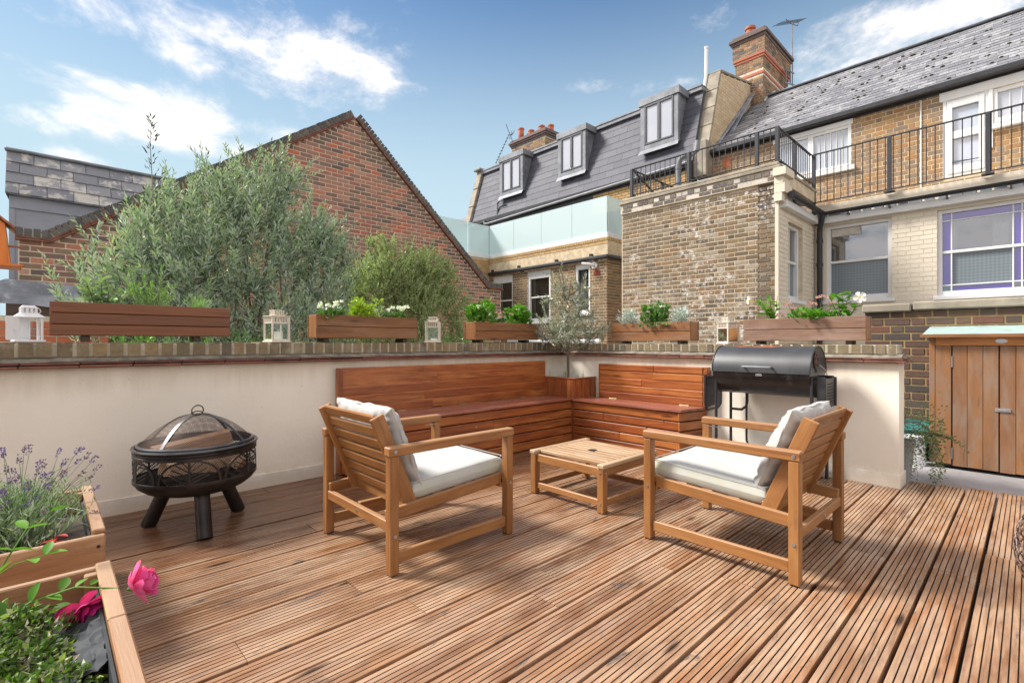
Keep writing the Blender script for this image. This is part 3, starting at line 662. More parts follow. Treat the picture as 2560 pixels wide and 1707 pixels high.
for (p, q, fl) in (((GX0-.03, GZL), (GXV, GZL), 0), ((GXV, GZL), (GXA, GZA), 1), ((GXA, GZA), (GXR, GZR), 1), ((GXR, GZR), (GX1+.04, GZR), 0)):
    P = Vector((p[0], 0, p[1])); Q = Vector((q[0], 0, q[1])); U = (Q-P).normalized(); L = (Q-P).length; Nn = Vector((0, -1, 0)); V = Nn.cross(U)
    mb = MB(); B = Matrix((U, V, Nn)).transposed().to_4x4(); B.translation = Vector((p[0], 8.8, p[1]))
    k = 0; u = 0
    while u < L-.02:
        l = min(.25, L-u); mb.box(u+.002, u+l-.002, .0, .022, -.05, .06+RD.uniform(-.004, .004), .003, B); mb.box(u+.002, u+l-.002, .028, .048, -.05, .04+RD.uniform(-.004, .004), .003, B); u += l
    mb.build('creasing_tile', MT['red_tile'], gb, world=True)
    mb = MB(); mb.box(0, L, .05, .115, -.25, .022, 0, B); mb.build('mortar_bed', MT['mortar_dark'], gb, world=True)
    cr = []; u = 0
    while u < L-.01:
        w_ = RD.uniform(.060, .075); cr.append((u, min(L, u+w_), .05, .158+RD.uniform(-.005, .005))); u += w_+.011
    lay(gb, 'coping_brick', cr, B.translation+Vector((0, .25, 0)), U, V, MT['coping_slate_brick'], .285, limit=70, jit=.004)
# lead-covered lean-to roof and low red wall at the foot of the gable
lt = thing('lean_to_roof', 'sagging grey lead roof of a lean-to at the foot of the gable, above the low red wall', 'roof', (-.1, 8.3, 1.4))
def sheet(pts0, pts1, name, m, par, th=.012):
    mb = MB(); n = len(pts0); vs = [Vector(p) for p in pts0]+[Vector(p) for p in pts1]
    mb.add(vs+[v-Vector((0, 0, th)) for v in vs], [(i, n+i, n+i+1, i+1) for i in range(n-1)]+[(2*n+i, 2*n+i+1, 3*n+i+1, 3*n+i) for i in range(n-1)]+[(n+i, 3*n+i, 3*n+i+1, n+i+1) for i in range(n-1)]+[(0, 2*n, 3*n, n), (n-1, 2*n-1, 4*n-1, 3*n-1)])
    mb.build(name, m, par, world=True, angle=50)
sheet([(-.36, 8.79, 1.90), (.2, 8.79, 1.87), (1.0, 8.79, 1.84), (2.0, 8.79, 1.82)], [(-.62, 8.68, 1.745), (.1, 8.69, 1.72), (1.0, 8.69, 1.70), (2.0, 8.69, 1.68)], 'lead_sheet', MT['lead'], lt)
sheet([(-.50, 8.67, 1.735), (-.1, 8.67, 1.72), (.1, 8.67, 1.71), (.5, 8.67, 1.70), (1.0, 8.67, 1.69), (2.0, 8.67, 1.67)], [(-.56, 8.58, 1.60), (-.15, 8.55, 1.585), (.05, 8.53, 1.56), (.3, 8.50, 1.50), (.7, 8.53, 1.52), (2.0, 8.53, 1.52)], 'lead_sheet', MT['lead'], lt)
mb = MB(); mb.box(-.35, 2.0, 8.57, 8.78, .2, 1.6); mb.build('timber_frame', MT['dark_timber'], lt, world=True)
mb = MB(); mb.box(-1.3, -.40, 8.55, 8.60, 1.42, 1.70, .01); mb.build('fascia_board', MT['ivory_paint'], lt, world=True)
lw = thing('low_brick_wall', 'low bright red brick wall behind the white lantern and the long planter', 'wall', (-.4, 6.9, 0))
mb = MB(); mb.box(-1.6, .5, 6.92, 7.12, -.2, 1.37); mb.build('wall', MT['mortar_pale'], lw, world=True)
lay(lw, 'brick', bond(-1.6, .5, .95, 1.375, style='flemish'), (0, 6.92, 0), (1, 0, 0), (0, 0, 1), MT['red_brick'], .010, limit=90, jit=.004)
# ================================================================== grey rendered house far left
gh = thing('grey_house', 'grey rendered house with a weathered slate roof rising behind the left end of the gable', 'house', (1.5, 11.3, 0))
mb = MB(); mb.box(-.42, 6, 11.3, 14, -.3, 3.46); mb.build('wall', MT['grey_render'], gh, world=True)
mb = MB(); mb.box(-.425, 6, 11.27, 11.3, 3.27, 3.47, .006); mb.box(-.427, -.36, 11.285, 11.3, -.3, 3.27); mb.build('eaves_board', MT['grey_render'], gh, world=True)
E0 = Vector((-.47, 11.18, 3.48)); Vs = Vector((0, .47, .80)).normalized(); SL = .93
mb = MB(); mb.add([E0+Vector((.01, 0, -.01)), E0+Vector((6.5, 0, -.01)), E0+Vector((6.5, 0, 0))+Vs*SL, E0+Vector((.01, 0, 0))+Vs*SL, E0+Vector((.01, 2, .2)), E0+Vector((6.5, 2, .2))], [(0, 1, 2, 3), (0, 3, 4), (3, 2, 5, 4), (1, 5, 2)])
mb.build('roof', MT['weathered_slate'], gh, world=True)
rr_ = []
for row in range(4):
    u = 0 if row % 2 else -.17
    while u < 6.4:
        a, b = max(0, u), min(6.4, u+.33)
        if b-a > .04: rr_.append((a+.005, b-.005, row*.225, row*.225+.25))
        u += .33
lay(gh, 'slate', rr_, E0, (1, 0, 0), Vs, MT['weathered_slate'], .030, 'slate', 90, .004, ang=.012)
mb = MB(); mb.bar(E0+Vs*SL+Vector((-.02, 0, .02)), E0+Vs*SL+Vector((6.4, 0, .02)), .14, .05, b=.015); mb.build('ridge_tile', MT['dull_zinc'], gh, world=True)
# ================================================================== windows
def win(par, O, U, w_, h_, rec=.07, fr=.055, meet=None, cols=(), rows=(), up='window_glass', low=None, sill=True, cellmat=None, frame_mat='white_paint', bars=.022, name='window', head=0.0, sillw=.06, bottom=None, room=0, curtain=()):
    """window in an opening; O is its lower left corner on the wall face, U runs to its right, glass faces U x Z"""
    O = Vector(O); U = Vector(U).normalized(); V = Vector((0, 0, 1)); N = U.cross(V)
    B = Matrix((U, V, N)).transposed().to_4x4(); B.translation = O; low = low or up; bt = bottom or fr*1.5
    f = MB(); bv = .004
    f.box(0, fr, 0, h_, -rec-.05, -rec+.035, bv, B); f.box(w_-fr, w_, 0, h_, -rec-.05, -rec+.035, bv, B)
    f.box(fr, w_-fr, h_-fr-head, h_, -rec-.05, -rec+.03, bv, B); f.box(fr, w_-fr, 0, bt, -rec-.05, -rec+.03, bv, B)
    iu0, iu1, iv0, iv1 = fr, w_-fr, bt, h_-fr-head
    if meet is not None: f.box(iu0, iu1, meet-.022, meet+.022, -rec-.045, -rec+.012, bv, B)
    panes = []
    us = [iu0]+[iu0+(iu1-iu0)*c for c in cols]+[iu1]
    vr = [iv0]+[iv0+(iv1-iv0)*c for c in rows]+([meet] if meet is not None else [])+[iv1]; vr = sorted(set(vr))
    for c in us[1:-1]: f.box(c-bars/2, c+bars/2, iv0, iv1, -rec-.03, -rec+.006, .003, B)
    for r_ in vr[1:-1]:
        if meet is None or abs(r_-meet) > 1e-6: f.box(iu0, iu1, r_-bars/2, r_+bars/2, -rec-.032, -rec+.004, .003, B)
    if sill: f.box(-.05, w_+.05, -sillw, .004, -rec-.05, .05, .006, B)
    wo = f.build(name, MT[frame_mat], par, world=True)
    if room:      # the room behind the glass, and its curtains
        q = MB(); a0, a1, c0, c1, d0, d1 = -.25, w_+.25, -.2, h_+.2, -rec-.075, -rec-.075-room
        vs = [(a0, c0, d0), (a1, c0, d0), (a1, c1, d0), (a0, c1, d0), (a0, c0, d1), (a1, c0, d1), (a1, c1, d1), (a0, c1, d1)]
        q.add([B @ Vector(v) for v in vs], [(4, 5, 6, 7), (0, 4, 7, 3), (1, 2, 6, 5), (0, 1, 5, 4), (3, 7, 6, 2)]); q.build('room', MT['room_wall'], wo, world=True)
        for (ca, cb, cz0, cz1, cm_) in curtain:
            q = MB(); k = max(6, int((cb-ca)/.012)); vs = []
            for i_ in range(k+1):
                u_ = ca+(cb-ca)*i_/k; d_ = -rec-.13+.018*math.sin(i_*1.1)+.006*math.sin(i_*2.7)
                vs += [(u_, cz0, d_), (u_, cz1, d_)]
            q.add([B @ Vector(v) for v in vs], [(2*i_, 2*i_+2, 2*i_+3, 2*i_+1) for i_ in range(k)]); q.build('curtain', MT[cm_], wo, world=True)
    for i in range(len(us)-1):
        for j in range(len(vr)-1):
            upper = meet is None or vr[j] >= meet-1e-6
            mt = MT[up if upper else low]
            if cellmat: mt = MT[cellmat(i, j)]
            g = MB(); d = -rec-(.012 if upper else .034)
            vs = [(us[i], vr[j], d), (us[i+1], vr[j], d), (us[i+1], vr[j+1], d), (us[i], vr[j+1], d)]
            g.add([B @ Vector(v) for v in vs], [(0, 1, 2, 3)]); g.build('pane', mt, wo, world=True)
    return wo
YL = (0, -1, 0)        # "right" on walls facing -X
# ================================================================== yard wall behind the shed
yw = thing('yard_wall', 'dark brick wall with yellow mortar and stone coping behind the timber shed', 'wall', (6.5, 0, 0))
mb = MB(); mb.box(6.51, 6.74, -2.0, 1.25, -.15, 1.43); mb.build('wall', MT['mortar_yellow'], yw, world=True)
lay(yw, 'brick', bond(-1.25, 2.0, -.02, 1.43, L=.212, Hd=.062, J=.015, style='flemish'), (6.51, 0, 0), YL, (0, 0, 1), MT['yard_brick'], .006, limit=290, jit=.002)
for (a, b, z) in ((-2.0, .835, 1.435), (.85, 1.27, 1.425)):
    mb = MB(); mb.box(6.455, 6.78, a, b, z, z+.085, .012); mb.build('coping_stone', MT['stone'], yw, world=True)
# ================================================================== house on the right: cream ground floor, terrace, golden brick upper wall, slate roof
hs = thing('brick_house', 'long house with cream painted ground floor, golden brick upper wall and lichen covered slate roof', 'house', (10.4, 0, 0))
HX, EX, EY = 10.34, 8.40, 2.75
w1 = (-2.575, -1.613, 1.86, 3.225); w2 = (-1.03, .75, 1.84, 3.21)
mb = MB(); wall_holes(mb, (HX, 0, 0), YL, (-1, 0, 0), -EY, 1.6, -.2, 3.26, .3, [w1, w2]); mb.build('wall', MT['cream_paint'], hs, world=True)
lay(hs, 'painted_brick', bond(-EY, 1.3, 1.50, 3.26, style='flemish', holes=[w1, w2], J=.008, Hd=.067), (HX, 0, 0), YL, (0, 0, 1), MT['cream_brick_paint'], .005, limit=120, jit=.0015)
win(hs, (HX, 2.575, 1.86), YL, .962, 1.365, .08, .06, meet=.70, up='window_glass', low='patterned_glass', room=1.2, curtain=((.06, .26, .1, 1.3, 'curtain_cloth'), (.84, .93, .1, 1.3, 'curtain_cloth')))
def cm(i, j):
    if j == 0: return 'window_glass' if i in (0, 2) else 'purple_glass'
    if i in (0, 2, 4): return 'purple_glass'
    return 'purple_glass' if j == 3 else ('patterned_glass' if j == 1 else 'window_glass')
win(hs, (HX, 1.03, 1.84), YL, 1.78, 1.37, .08, .055, meet=.70, cols=(.065, .475, .53, .935), rows=(.075, .905), cellmat=cm, up='window_glass', bars=.018, room=1.4, curtain=((.06, .22, .1, 1.3, 'net_curtain'), (.62, .80, .1, 1.3, 'net_curtain')))
# blind inside the first window, seen through the upper sash
mb = MB(); mb.box(HX+.074, HX+.078, 2.06, 2.50, 3.02, 3.155); mb.build('blind', MT['curtain_cloth'], hs, world=True)
mb = MB(); mb.box(HX-.11, HX+.3, -1.7, EY-.10, 3.26, 3.375, .006); mb.box(EX+.12, HX-.111, EY-.10, EY+.3, 3.26, 3.375, .006); mb.build('fascia', MT['white_paint'], hs, world=True)
mb = MB(); mb.box(HX-.03, HX+2.0, -1.7, EY-.03, 3.376, 3.615, .008); mb.build('terrace_upstand', MT['cream_paint'], hs, world=True)
mb = MB()
for i in range(26):
    y = -1.6+i*.165; mb.box(HX-.042, HX+.03, y+RD.uniform(0, .03), y+.14+RD.uniform(0, .04), 3.36, 3.425+RD.uniform(0, .05), .012)
mb.build('lead_flashing', MT['dull_zinc'], hs, world=True)
gp = [(math.cos(a)*.055, math.sin(a)*.055) for a in [math.pi+math.pi*i/8 for i in range(9)]]
mb = MB(); n = 9
def gutter(mb_, p, q, r=.055, t=.008):
    p = Vector(p); q = Vector(q); d = (q-p).normalized(); s = d.cross(Vector((0, 0, 1))); vs = []; pr = []
    for i in range(9):
        a = math.pi+math.pi*i/8; pr.append((math.cos(a)*r, math.sin(a)*r))
    for i in reversed(range(9)):
        a = math.pi+math.pi*i/8; pr.append((math.cos(a)*(r-t), math.sin(a)*(r-t)))
    for e in (p, q):
        for (a, b) in pr: vs.append(e+s*a+Vector((0, 0, b)))
    m = len(pr); mb_.add(vs, [(i, (i+1) % m, m+(i+1) % m, m+i) for i in range(m)]+[tuple(reversed(range(m))), tuple(range(m, 2*m))])
gutter(mb, (HX-.17, -1.7, 3.445), (HX-.17, EY-.16, 3.445)); gutter(mb, (EX+.14, EY-.16, 3.445), (HX-.17, EY-.16, 3.445))
for y in (2.2, 1.62, .9, .2, -.5): mb.box(HX-.21, HX-.1, y-.012, y+.012, 3.345, 3.385)
mb.tube([(EX+.14, EY-.16, 3.43), (EX+.10, EY-.16, 3.43)], .06, 12)
mb.build('gutter', MT['black_metal'], hs, world=True)
mb = MB(); mb.tube([(HX-.17, EY-.16, 3.42), (HX-.17, EY-.15, 3.30), (HX-.12, EY-.11, 3.20), (HX-.10, EY-.10, 3.1), (HX-.10, EY-.10, 0)], .045, 12)
for z in (2.95, 2.52, 1.9): mb.tube([(HX-.10, EY-.10, z-.03), (HX-.10, EY-.10, z+.03)], .056, 12)
mb.build('downpipe', MT['black_metal'], hs, world=True)
# upper wall
UX = 12.35; uw = (-4.1, -2.613, 4.86, 5.72); ud = (-1.150, -.53, 4.215, 5.68); uw2 = (-.47, .55, 5.03, 5.64)
mb = MB(); wall_holes(mb, (UX, 0, 0), YL, (-1, 0, 0), -5.6, 1.8, 3.3, 5.86, .3, [uw, ud, uw2]); mb.build('wall', MT['mortar_tan'], hs, world=True)
lay(hs, 'brick', bond(-5.6, 1.0, 3.62, 5.86, holes=[uw, ud, uw2], style='flemish', Hd=.076, J=.014, L=.222), (UX, 0, 0), YL, (0, 0, 1), MT['golden_brick'], .005, limit=290, jit=.002)
win(hs, (UX, 4.1, 4.86), YL, .72, .86, .03, .05, up='door_glass', cols=(.5,), sill=False)
win(hs, (UX, 3.38, 4.86), YL, .767, .86, .03, .06, up='blind_glass' if 'blind_glass' in MT else 'dormer_glass', cols=(.17, .33, .5, .67, .83), bars=.012, sill=False, bottom=.05)
for nm_, bx_ in (('sill', (UX-.08, UX+.02, 2.54, 4.2, 4.745, 4.83)), ('lintel', (UX-.03, UX+.06, 2.58, 4.15, 5.72, 5.84)), ('lintel', (UX-.03, UX+.06, -.6, 1.2, 5.66, 5.85))):
    mb = MB(); mb.box(*bx_, .006); mb.build(nm_, MT['white_paint'], hs, world=True)
mb = MB(); mb.box(UX-.004, UX+.02, 2.65, 3.35, 4.831, 4.86); mb.build('shadow_gap', MT['dark_void'], hs, world=True)
win(hs, (UX, 1.150, 4.215), YL, .62, 1.465, .03, .055, up='door_glass', sill=False, name='door_frame')
d = MB(); dO = Matrix.Translation((UX-.012, 0, 0))
for (y0, y1, z0, z1) in ((.58, .655, 4.27, 5.62), (1.015, 1.09, 4.27, 5.62), (.655, 1.015, 5.50, 5.62), (.655, 1.015, 4.27, 4.425), (.655, 1.015, 4.915, 5.05)): d.box(-.012, .03, y0, y1, z0, z1, .005, dO)
do = d.build('door', MT['white_paint'], hs, world=True)
d = MB(); d.tube([(UX-.05, 1.02, 4.46), (UX-.05, .65, 4.46)], .008, 6); d.tube([(UX-.03, 1.0, 4.49), (UX-.05, .7, 4.46)], .005, 6); d.build('push_bar', MT['black_metal'], do, world=True)
win(hs, (UX, .47, 5.03), YL, 1.02, .61, .03, .06, up='dormer_glass', cols=(.17, .33, .5, .67, .83), bars=.012, sill=False)
mb = MB(); mb.box(UX-.09, UX+.02, -.6, .52, 4.915, 5.0, .008); mb.build('sill', MT['white_paint'], hs, world=True)
mb = MB(); mb.box(UX-.03, UX+.05, .47, .53, 4.6, 5.66, .004); mb.build('mullion', MT['white_paint'], hs, world=True)
mb = MB(); mb.box(UX-.004, UX+.02, -.6, .44, 5.001, 5.03); mb.build('shadow_gap', MT['dark_void'], hs, world=True)
mb = MB(); mb.tube([(UX-.02, 1.47, 3.6), (UX-.02, 1.47, 5.8)], .010, 6); mb.build('cable', MT['white_paint'], hs, world=True)
mb = MB(); mb.box(UX-.012, UX+.01, 5.14, 5.33, 5.48, 5.72, .003)
for i in range(5):
    for j in range(6): mb.box(UX-.0135, UX-.0115, 5.16+i*.034, 5.176+i*.034, 5.50+j*.036, 5.52+j*.036)
mb.build('air_brick', MT['orange_vent'], hs, world=True)
# gutter, roof
mb = MB(); mb.box(UX-.20, UX-.04, -2.0, 5.58, 5.855, 5.97, .02); mb.box(UX-.04, UX+.02, -2.0, 5.6, 5.82, 5.90); mb.build('roof_gutter', MT['black_metal'], hs, world=True)
RE = Vector((UX-.10, 5.60, 5.96)); RR = Vector((15.2, 5.60, 8.21)); Vr = (RR-RE).normalized(); SL = (RR-RE).length
mb = MB(); mb.add([RE, RE+Vector((0, -8, 0)), RR+Vector((0, -8, 0)), RR, (18.2, 5.6, 5.9), (18.2, -2.4, 5.9)], [(0, 1, 2, 3), (3, 2, 5, 4), (0, 3, 4), (1, 5, 2)])
rf = mb.build('roof', MT['old_slate'], hs, world=True)
rr_ = []; nrow = 19; ex = SL/nrow
for r_ in range(nrow):
    u = -.14 if r_ % 2 else 0
    while u < 7.5:
        a, b = max(0.0, u), u+.28
        if b-a > .05: rr_.append((a+.003, b-.003, r_*ex, r_*ex+ex*1.12))
        u += .28
lay(hs, 'slate', rr_, RE, (0, -1, 0), Vr, MT['old_slate'], .013, 'slate', 298, .002, ang=.012)
mb = MB(); mb.bar(RR+Vector((0, 0, .03)), RR+Vector((0, -8, .03)), .2, .05, b=.02); mb.build('ridge_tile', MT['dull_zinc'], rf, world=True)
# moss cushions on the slates
mb = MB()
for i in range(150):
    u, v = RD.uniform(.2, 6.8), RD.uniform(.1, SL-.3); v = round(v/ex)*ex+.015; c = RE+Vector((0, -u, 0))+Vr*v; s = RD.uniform(.018, .045)
    mb.lathe([(0.001, s*.55), (s*.6, s*.45), (s, 0)], 6, Matrix.Translation(c+Vector((-.008, 0, .01))))
tag(mb.build('moss', newmat('moss')[0], hs, world=True), kind='stuff'); m_ = bpy.data.materials['moss']; setp(m_.node_tree, m_.node_tree.nodes['Principled BSDF'], col=(.075, .065, .025), rough=.95)
# party wall between the two roofs, with raked stone coping
mb = MB(); pp = [(12.0, 5.5), (12.21, 6.25), (12.86, 8.16), (13.3, 8.25), (15.3, 8.66), (15.3, 5.5)]
n = len(pp); vs = [(x, 5.6, z) for x, z in pp]+[(x, 5.9, z) for x, z in pp]
mb.add(vs, [tuple(range(n)), tuple(reversed(range(n, 2*n)))]+[(i, n+i, n+(i+1) % n, (i+1) % n) for i in range(n)]); mb.build('party_wall', MT['mortar_pale'], hs, world=True)
def piv(v):
    a = 12.21+(v-6.25)/(8.16-6.25)*.65; b = 15.2 if v < 8.2 else 15.2
    lo_x = 12.25+(v-6.0)/(8.21-6.0)*2.95
    if v > 8.16: a = 12.86+(v-8.16)/(.5)*2.4
    return [(a+.03, min(b, lo_x+.1))] if min(b, lo_x+.1)-a > .1 else []
lay(hs, 'party_brick', bond(12.0, 15.3, 6.0, 8.62, ivs=piv, style='stretcher', Hd=.07, J=.012), (0, 5.6, 0), (1, 0, 0), (0, 0, 1), MT['buff_brick'], .006, limit=130, jit=.002)
mb = MB()
for i in range(4):
    a = Vector((12.16, 5.75, 6.15)).lerp(Vector((12.83, 5.75, 8.2)), i/4+.003); b = Vector((12.16, 5.75, 6.15)).lerp(Vector((12.83, 5.75, 8.2)), (i+1)/4-.003); mb.bar(a, b, .34, .07, (-1, 0, 0), .01)
mb.bar((12.80, 5.75, 8.22), (15.25, 5.75, 8.70), .36, .06, b=.012); mb.box(11.98, 12.3, 5.585, 5.93, 5.3, 6.2, .015)
mb.build('raked_coping', MT['stone'], hs, world=True)
mb = MB(); mb.bar(RE+Vector((.1, -.03, .06)), RR+Vector((-.4, -.03, .05)), .13, .05, b=.012); mb.bar(RE+Vector((.3, -.10, .03)), RR+Vector((-.5, -.10, .02)), .16, .03, b=.008); mb.build('lead_flashing', MT['lead'], hs, world=True)
# main chimney stack: > courses of bricks, cap, pot
CX0, CX1, CY0, CY1 = 14.84, 16.9, 5.25, 6.03
mb = MB(); mb.box(CX0, CX1, CY0, CY1, 7.0, 9.42); mb.box(CX0-.06, CX1+.06, CY0-.06, CY1+.06, 9.42, 9.86); ch = mb.build('chimney', MT['mortar_pale'], hs, world=True)
def band(z0, z1, off, mtn, lim):
    lay(ch, 'brick', bond(-CY1-off, -CY0+off, z0, z1, style='flemish', Hd=.07, J=.010), (CX0-off, 0, 0), YL, (0, 0, 1), MT[mtn], .008, limit=lim, jit=.002)
    lay(ch, 'brick', bond(CX0-off, CX1+off, z0, z1, style='flemish', Hd=.07, J=.010), (0, CY0-off, 0), (1, 0, 0), (0, 0, 1), MT[mtn], .008, limit=lim, jit=.002)
band(7.3, 8.80, 0, 'chimney_brick', 60); band(8.96, 9.28, 0, 'chimney_brick', 25); band(9.44, 9.84, .06, 'chimney_brick', 30)
for z, o in ((8.80, .02), (9.28, .03), (9.35, .055)):
    mb = MB(); mb.box(CX0-o, CX1+o, CY0-o, CY1+o, z, z+.078, .004); mb.build('string_course', MT['chimney_red_brick'], ch, world=True)
mb = MB(); mb.box(CX0-.09, CX1+.09, CY0-.09, CY1+.09, 9.83, 9.91, .005); mb.box(CX0-.14, CX1+.14, CY0-.14, CY1+.14, 9.91, 10.0, .006); mb.box(CX0-.08, CX1+.08, CY0-.08, CY1+.08, 10.0, 10.10, .03)
mb.build('cap', MT['chimney_dark_brick'], ch, world=True)
mb = MB(); mb.lathe([(.10, 10.05), (.125, 10.1), (.12, 10.33), (.15, 10.36), (.15, 10.42), (.115, 10.43), (.10, 10.2)], 18, Matrix.Translation((15.15, 5.72, 0))); mb.build('chimney_pot', MT['terracotta'], ch, world=True)
mb = MB(); mb.lathe([(.001, 10.24), (.09, 10.22), (.14, 10.15), (.17, 10.05)], 14, Matrix.Translation((15.15, 5.40, 0))); mb.build('chimney_cowl', MT['chimney_dark_brick'], ch, world=True)
mb = MB()
for i in range(14):
    x = 14.9+i*.062; z = 7.99+(x-14.84)*.62; mb.box(x, x+.06, CY0-.014, CY0-.009, z-.3, z+.06+RD.uniform(-.01, .01))
mb.build('stepped_flashing', MT['white_paint'], ch, world=True)
# flue pipe beside the party wall
mb = MB(); mb.tube([(12.10, 5.96, 6.0), (12.78, 5.96, 8.2), (12.80, 5.96, 8.95)], .045, 10); mb.tube([(12.80, 5.96, 8.93), (12.80, 5.96, 8.99)], .055, 10)
top(mb, 'flue_pipe', MT['white_paint'], 'thin white flue pipe rising beside the raked coping of the party wall', 'pipe')
# ------------------------------------------------ brick extension with roof terrace
ex_ = thing('brick_extension', 'flat roofed yellow stock brick extension with black and white header course below its railing', 'building', (8.4, 4.2, 0))
mb = MB(); mb.box(EX+.01, HX, EY+.31, 5.66, -.2, 3.88); rw = (.445, 1.19, 1.82, 3.10)
wall_holes(mb, (EX+.02, EY, 0), (1, 0, 0), (0, -1, 0), 0, HX-EX-.03, -.2, 3.26, .3, [rw]); mb.build('wall', MT['mortar_cream'], ex_, world=True)
rs = bond(-5.64, -EY-.03, .95, 3.66, style='flemish', Hd=.060, J=.0165, L=.214, JV=.012)
lay(ex_, 'brick', rs, (EX+.01, 0, 0), YL, (0, 0, 1), MT['stock_brick'], .005, limit=270, jit=.0015)
lay(ex_, 'header_brick', bond(-5.60, -EY+.05, 3.755, 3.83, style='english', Hd=.07, J=.012, L=.1025), (EX-.035, 0, 0), YL, (0, 0, 1), MT['dark_stock_brick'], .008, limit=40)
lay(ex_, 'header_brick', bond(-5.62, -EY+.02, 3.672, 3.745, style='stretcher', Hd=.066, J=.012), (EX-.025, 0, 0), YL, (0, 0, 1), MT['dark_stock_brick'], .008, limit=20)
mb = MB(); mb.box(EX-.032, HX, EY-.03, 5.66, 3.66, 3.845); mb.build('corbel', MT['mortar_cream'], ex_, world=True)
mb = MB(); mb.box(EX-.06, HX-.05, EY-.05, 5.68, 3.846, 3.90, .01); mb.box(EX-.03, EX+.35, EY-.02, 5.66, 3.90, 3.965, .02); mb.build('coping', MT['stone'], ex_, world=True)
mb = MB()
for (a, b, z0, z1, xx) in ((.0, .10, 3.33, 3.46, .26), (.0, .16, 3.46, 3.60, .30), (.0, .12, 3.60, 3.72, .28), (-.05, .20, 3.72, 3.845, .32)): mb.box(EX-.035-max(0, -a), EX+xx, EY-b*.7, EY+.05, z0, z1, .006)
mb.box(EX-.005, EX+.03, EY-.006, EY+.045, -.2, 3.33); mb.build('quoin', MT['cream_paint'], ex_, world=True)
lay(ex_, 'painted_brick', bond(.02, HX-EX-.05, 1.5, 3.26, style='flemish', holes=[rw], J=.008, Hd=.067), (EX+.02, EY, 0), (1, 0, 0), (0, 0, 1), MT['cream_brick_paint'], .005, limit=60, jit=.002)
win(ex_, (EX+.02+.445, EY, 1.82), (1, 0, 0), .745, 1.28, .10, .055, meet=.66, up='curtain_glass' if 'curtain_glass' in MT else 'window_glass', low='patterned_glass', cols=(.5,), room=.8, curtain=((.05, .35, .1, 1.25, 'curtain_cloth'), (.4, .7, .1, 1.25, 'curtain_cloth')))
mb = MB(); mb.box(EX-.2, HX, EY+.3, 5.6, 3.50, 3.86) if False else None
# ------------------------------------------------ mansard house with glass balustraded wing
ms = thing('mansard_house', 'terraced house with grey slate mansard roof, three dormers and a glass fronted roof terrace', 'house', (11.9, 10, 0))
ME = 11.90; mz0, mz1 = 5.72, 7.72; Vm = Vector((.62, 0, 2.0)).normalized(); mL = math.hypot(.62, 2.0)
MO = Vector((ME, 14.9, mz0))
mb = MB(); mb.add([(ME, 15.0, mz0), (ME, 5.9, mz0), (ME+.62, 5.9, mz1), (ME+.62, 15.0, mz1), (ME+6, 15.0, mz1), (ME+6, 5.9, mz1), (ME+6, 15, mz0), (ME+6, 5.9, mz0)], [(0, 1, 2, 3), (3, 2, 5, 4), (0, 3, 4, 6), (1, 7, 5, 2)])
mb.build('roof', MT['mansard_slate'], ms, world=True)
rr_ = []; nrow = 9; exm = mL/nrow
for r_ in range(nrow):
    u = -.25 if r_ % 2 else 0
    while u < 9.0:
        a, b = max(0.0, u), min(9.0, u+.5)
        if b-a > .05: rr_.append((a+.0025, b-.0025, r_*exm, r_*exm+exm*1.06))
        u += .5
lay(ms, 'slate', rr_, MO, (0, -1, 0), Vm, MT['mansard_slate'], .011, 'slate', 200, .0012)
mb = MB(); mb.box(ME+.52, ME+.9, 5.9, 14.95, 7.70, 7.84, .012); mb.box(ME+.50, ME+.9, 5.9, 14.95, 7.80, 7.86, .01); mb.build('roof_edge', MT['dull_zinc'], ms, world=True)
mb = MB(); mb.box(ME-.10, ME+.06, 5.92, 14.5, 5.55, 5.68, .01); mb.box(ME-.02, ME+.3, 5.92, 14.9, 4.0, 5.55); mb.build('eaves', MT['black_metal'], ms, world=True)
mb = MB(); mb.tube([(ME-.13, 5.95, 5.66), (ME-.13, 13.75, 5.47)], .04, 8); mb.tube([(ME-.13, 13.75, 5.47), (ME-.13, 13.9, 5.5), (ME-.13, 13.9, 5.62)], .045, 8)
mb.tube([(ME+.02, 13.35, 5.55), (ME+.02, 13.35, 6.15), (ME-.02, 13.2, 6.22), (ME-.02, 13.05, 6.2)], .04, 8); mb.build('overflow_pipe', MT['dull_zinc'], ms, world=True)
lay(ms, 'parapet_brick', bond(-9.0, -5.92, 4.9, 5.54, style='stretcher'), (ME-.022, 0, 0), YL, (0, 0, 1), MT['yellow_brick'], .006, limit=40)
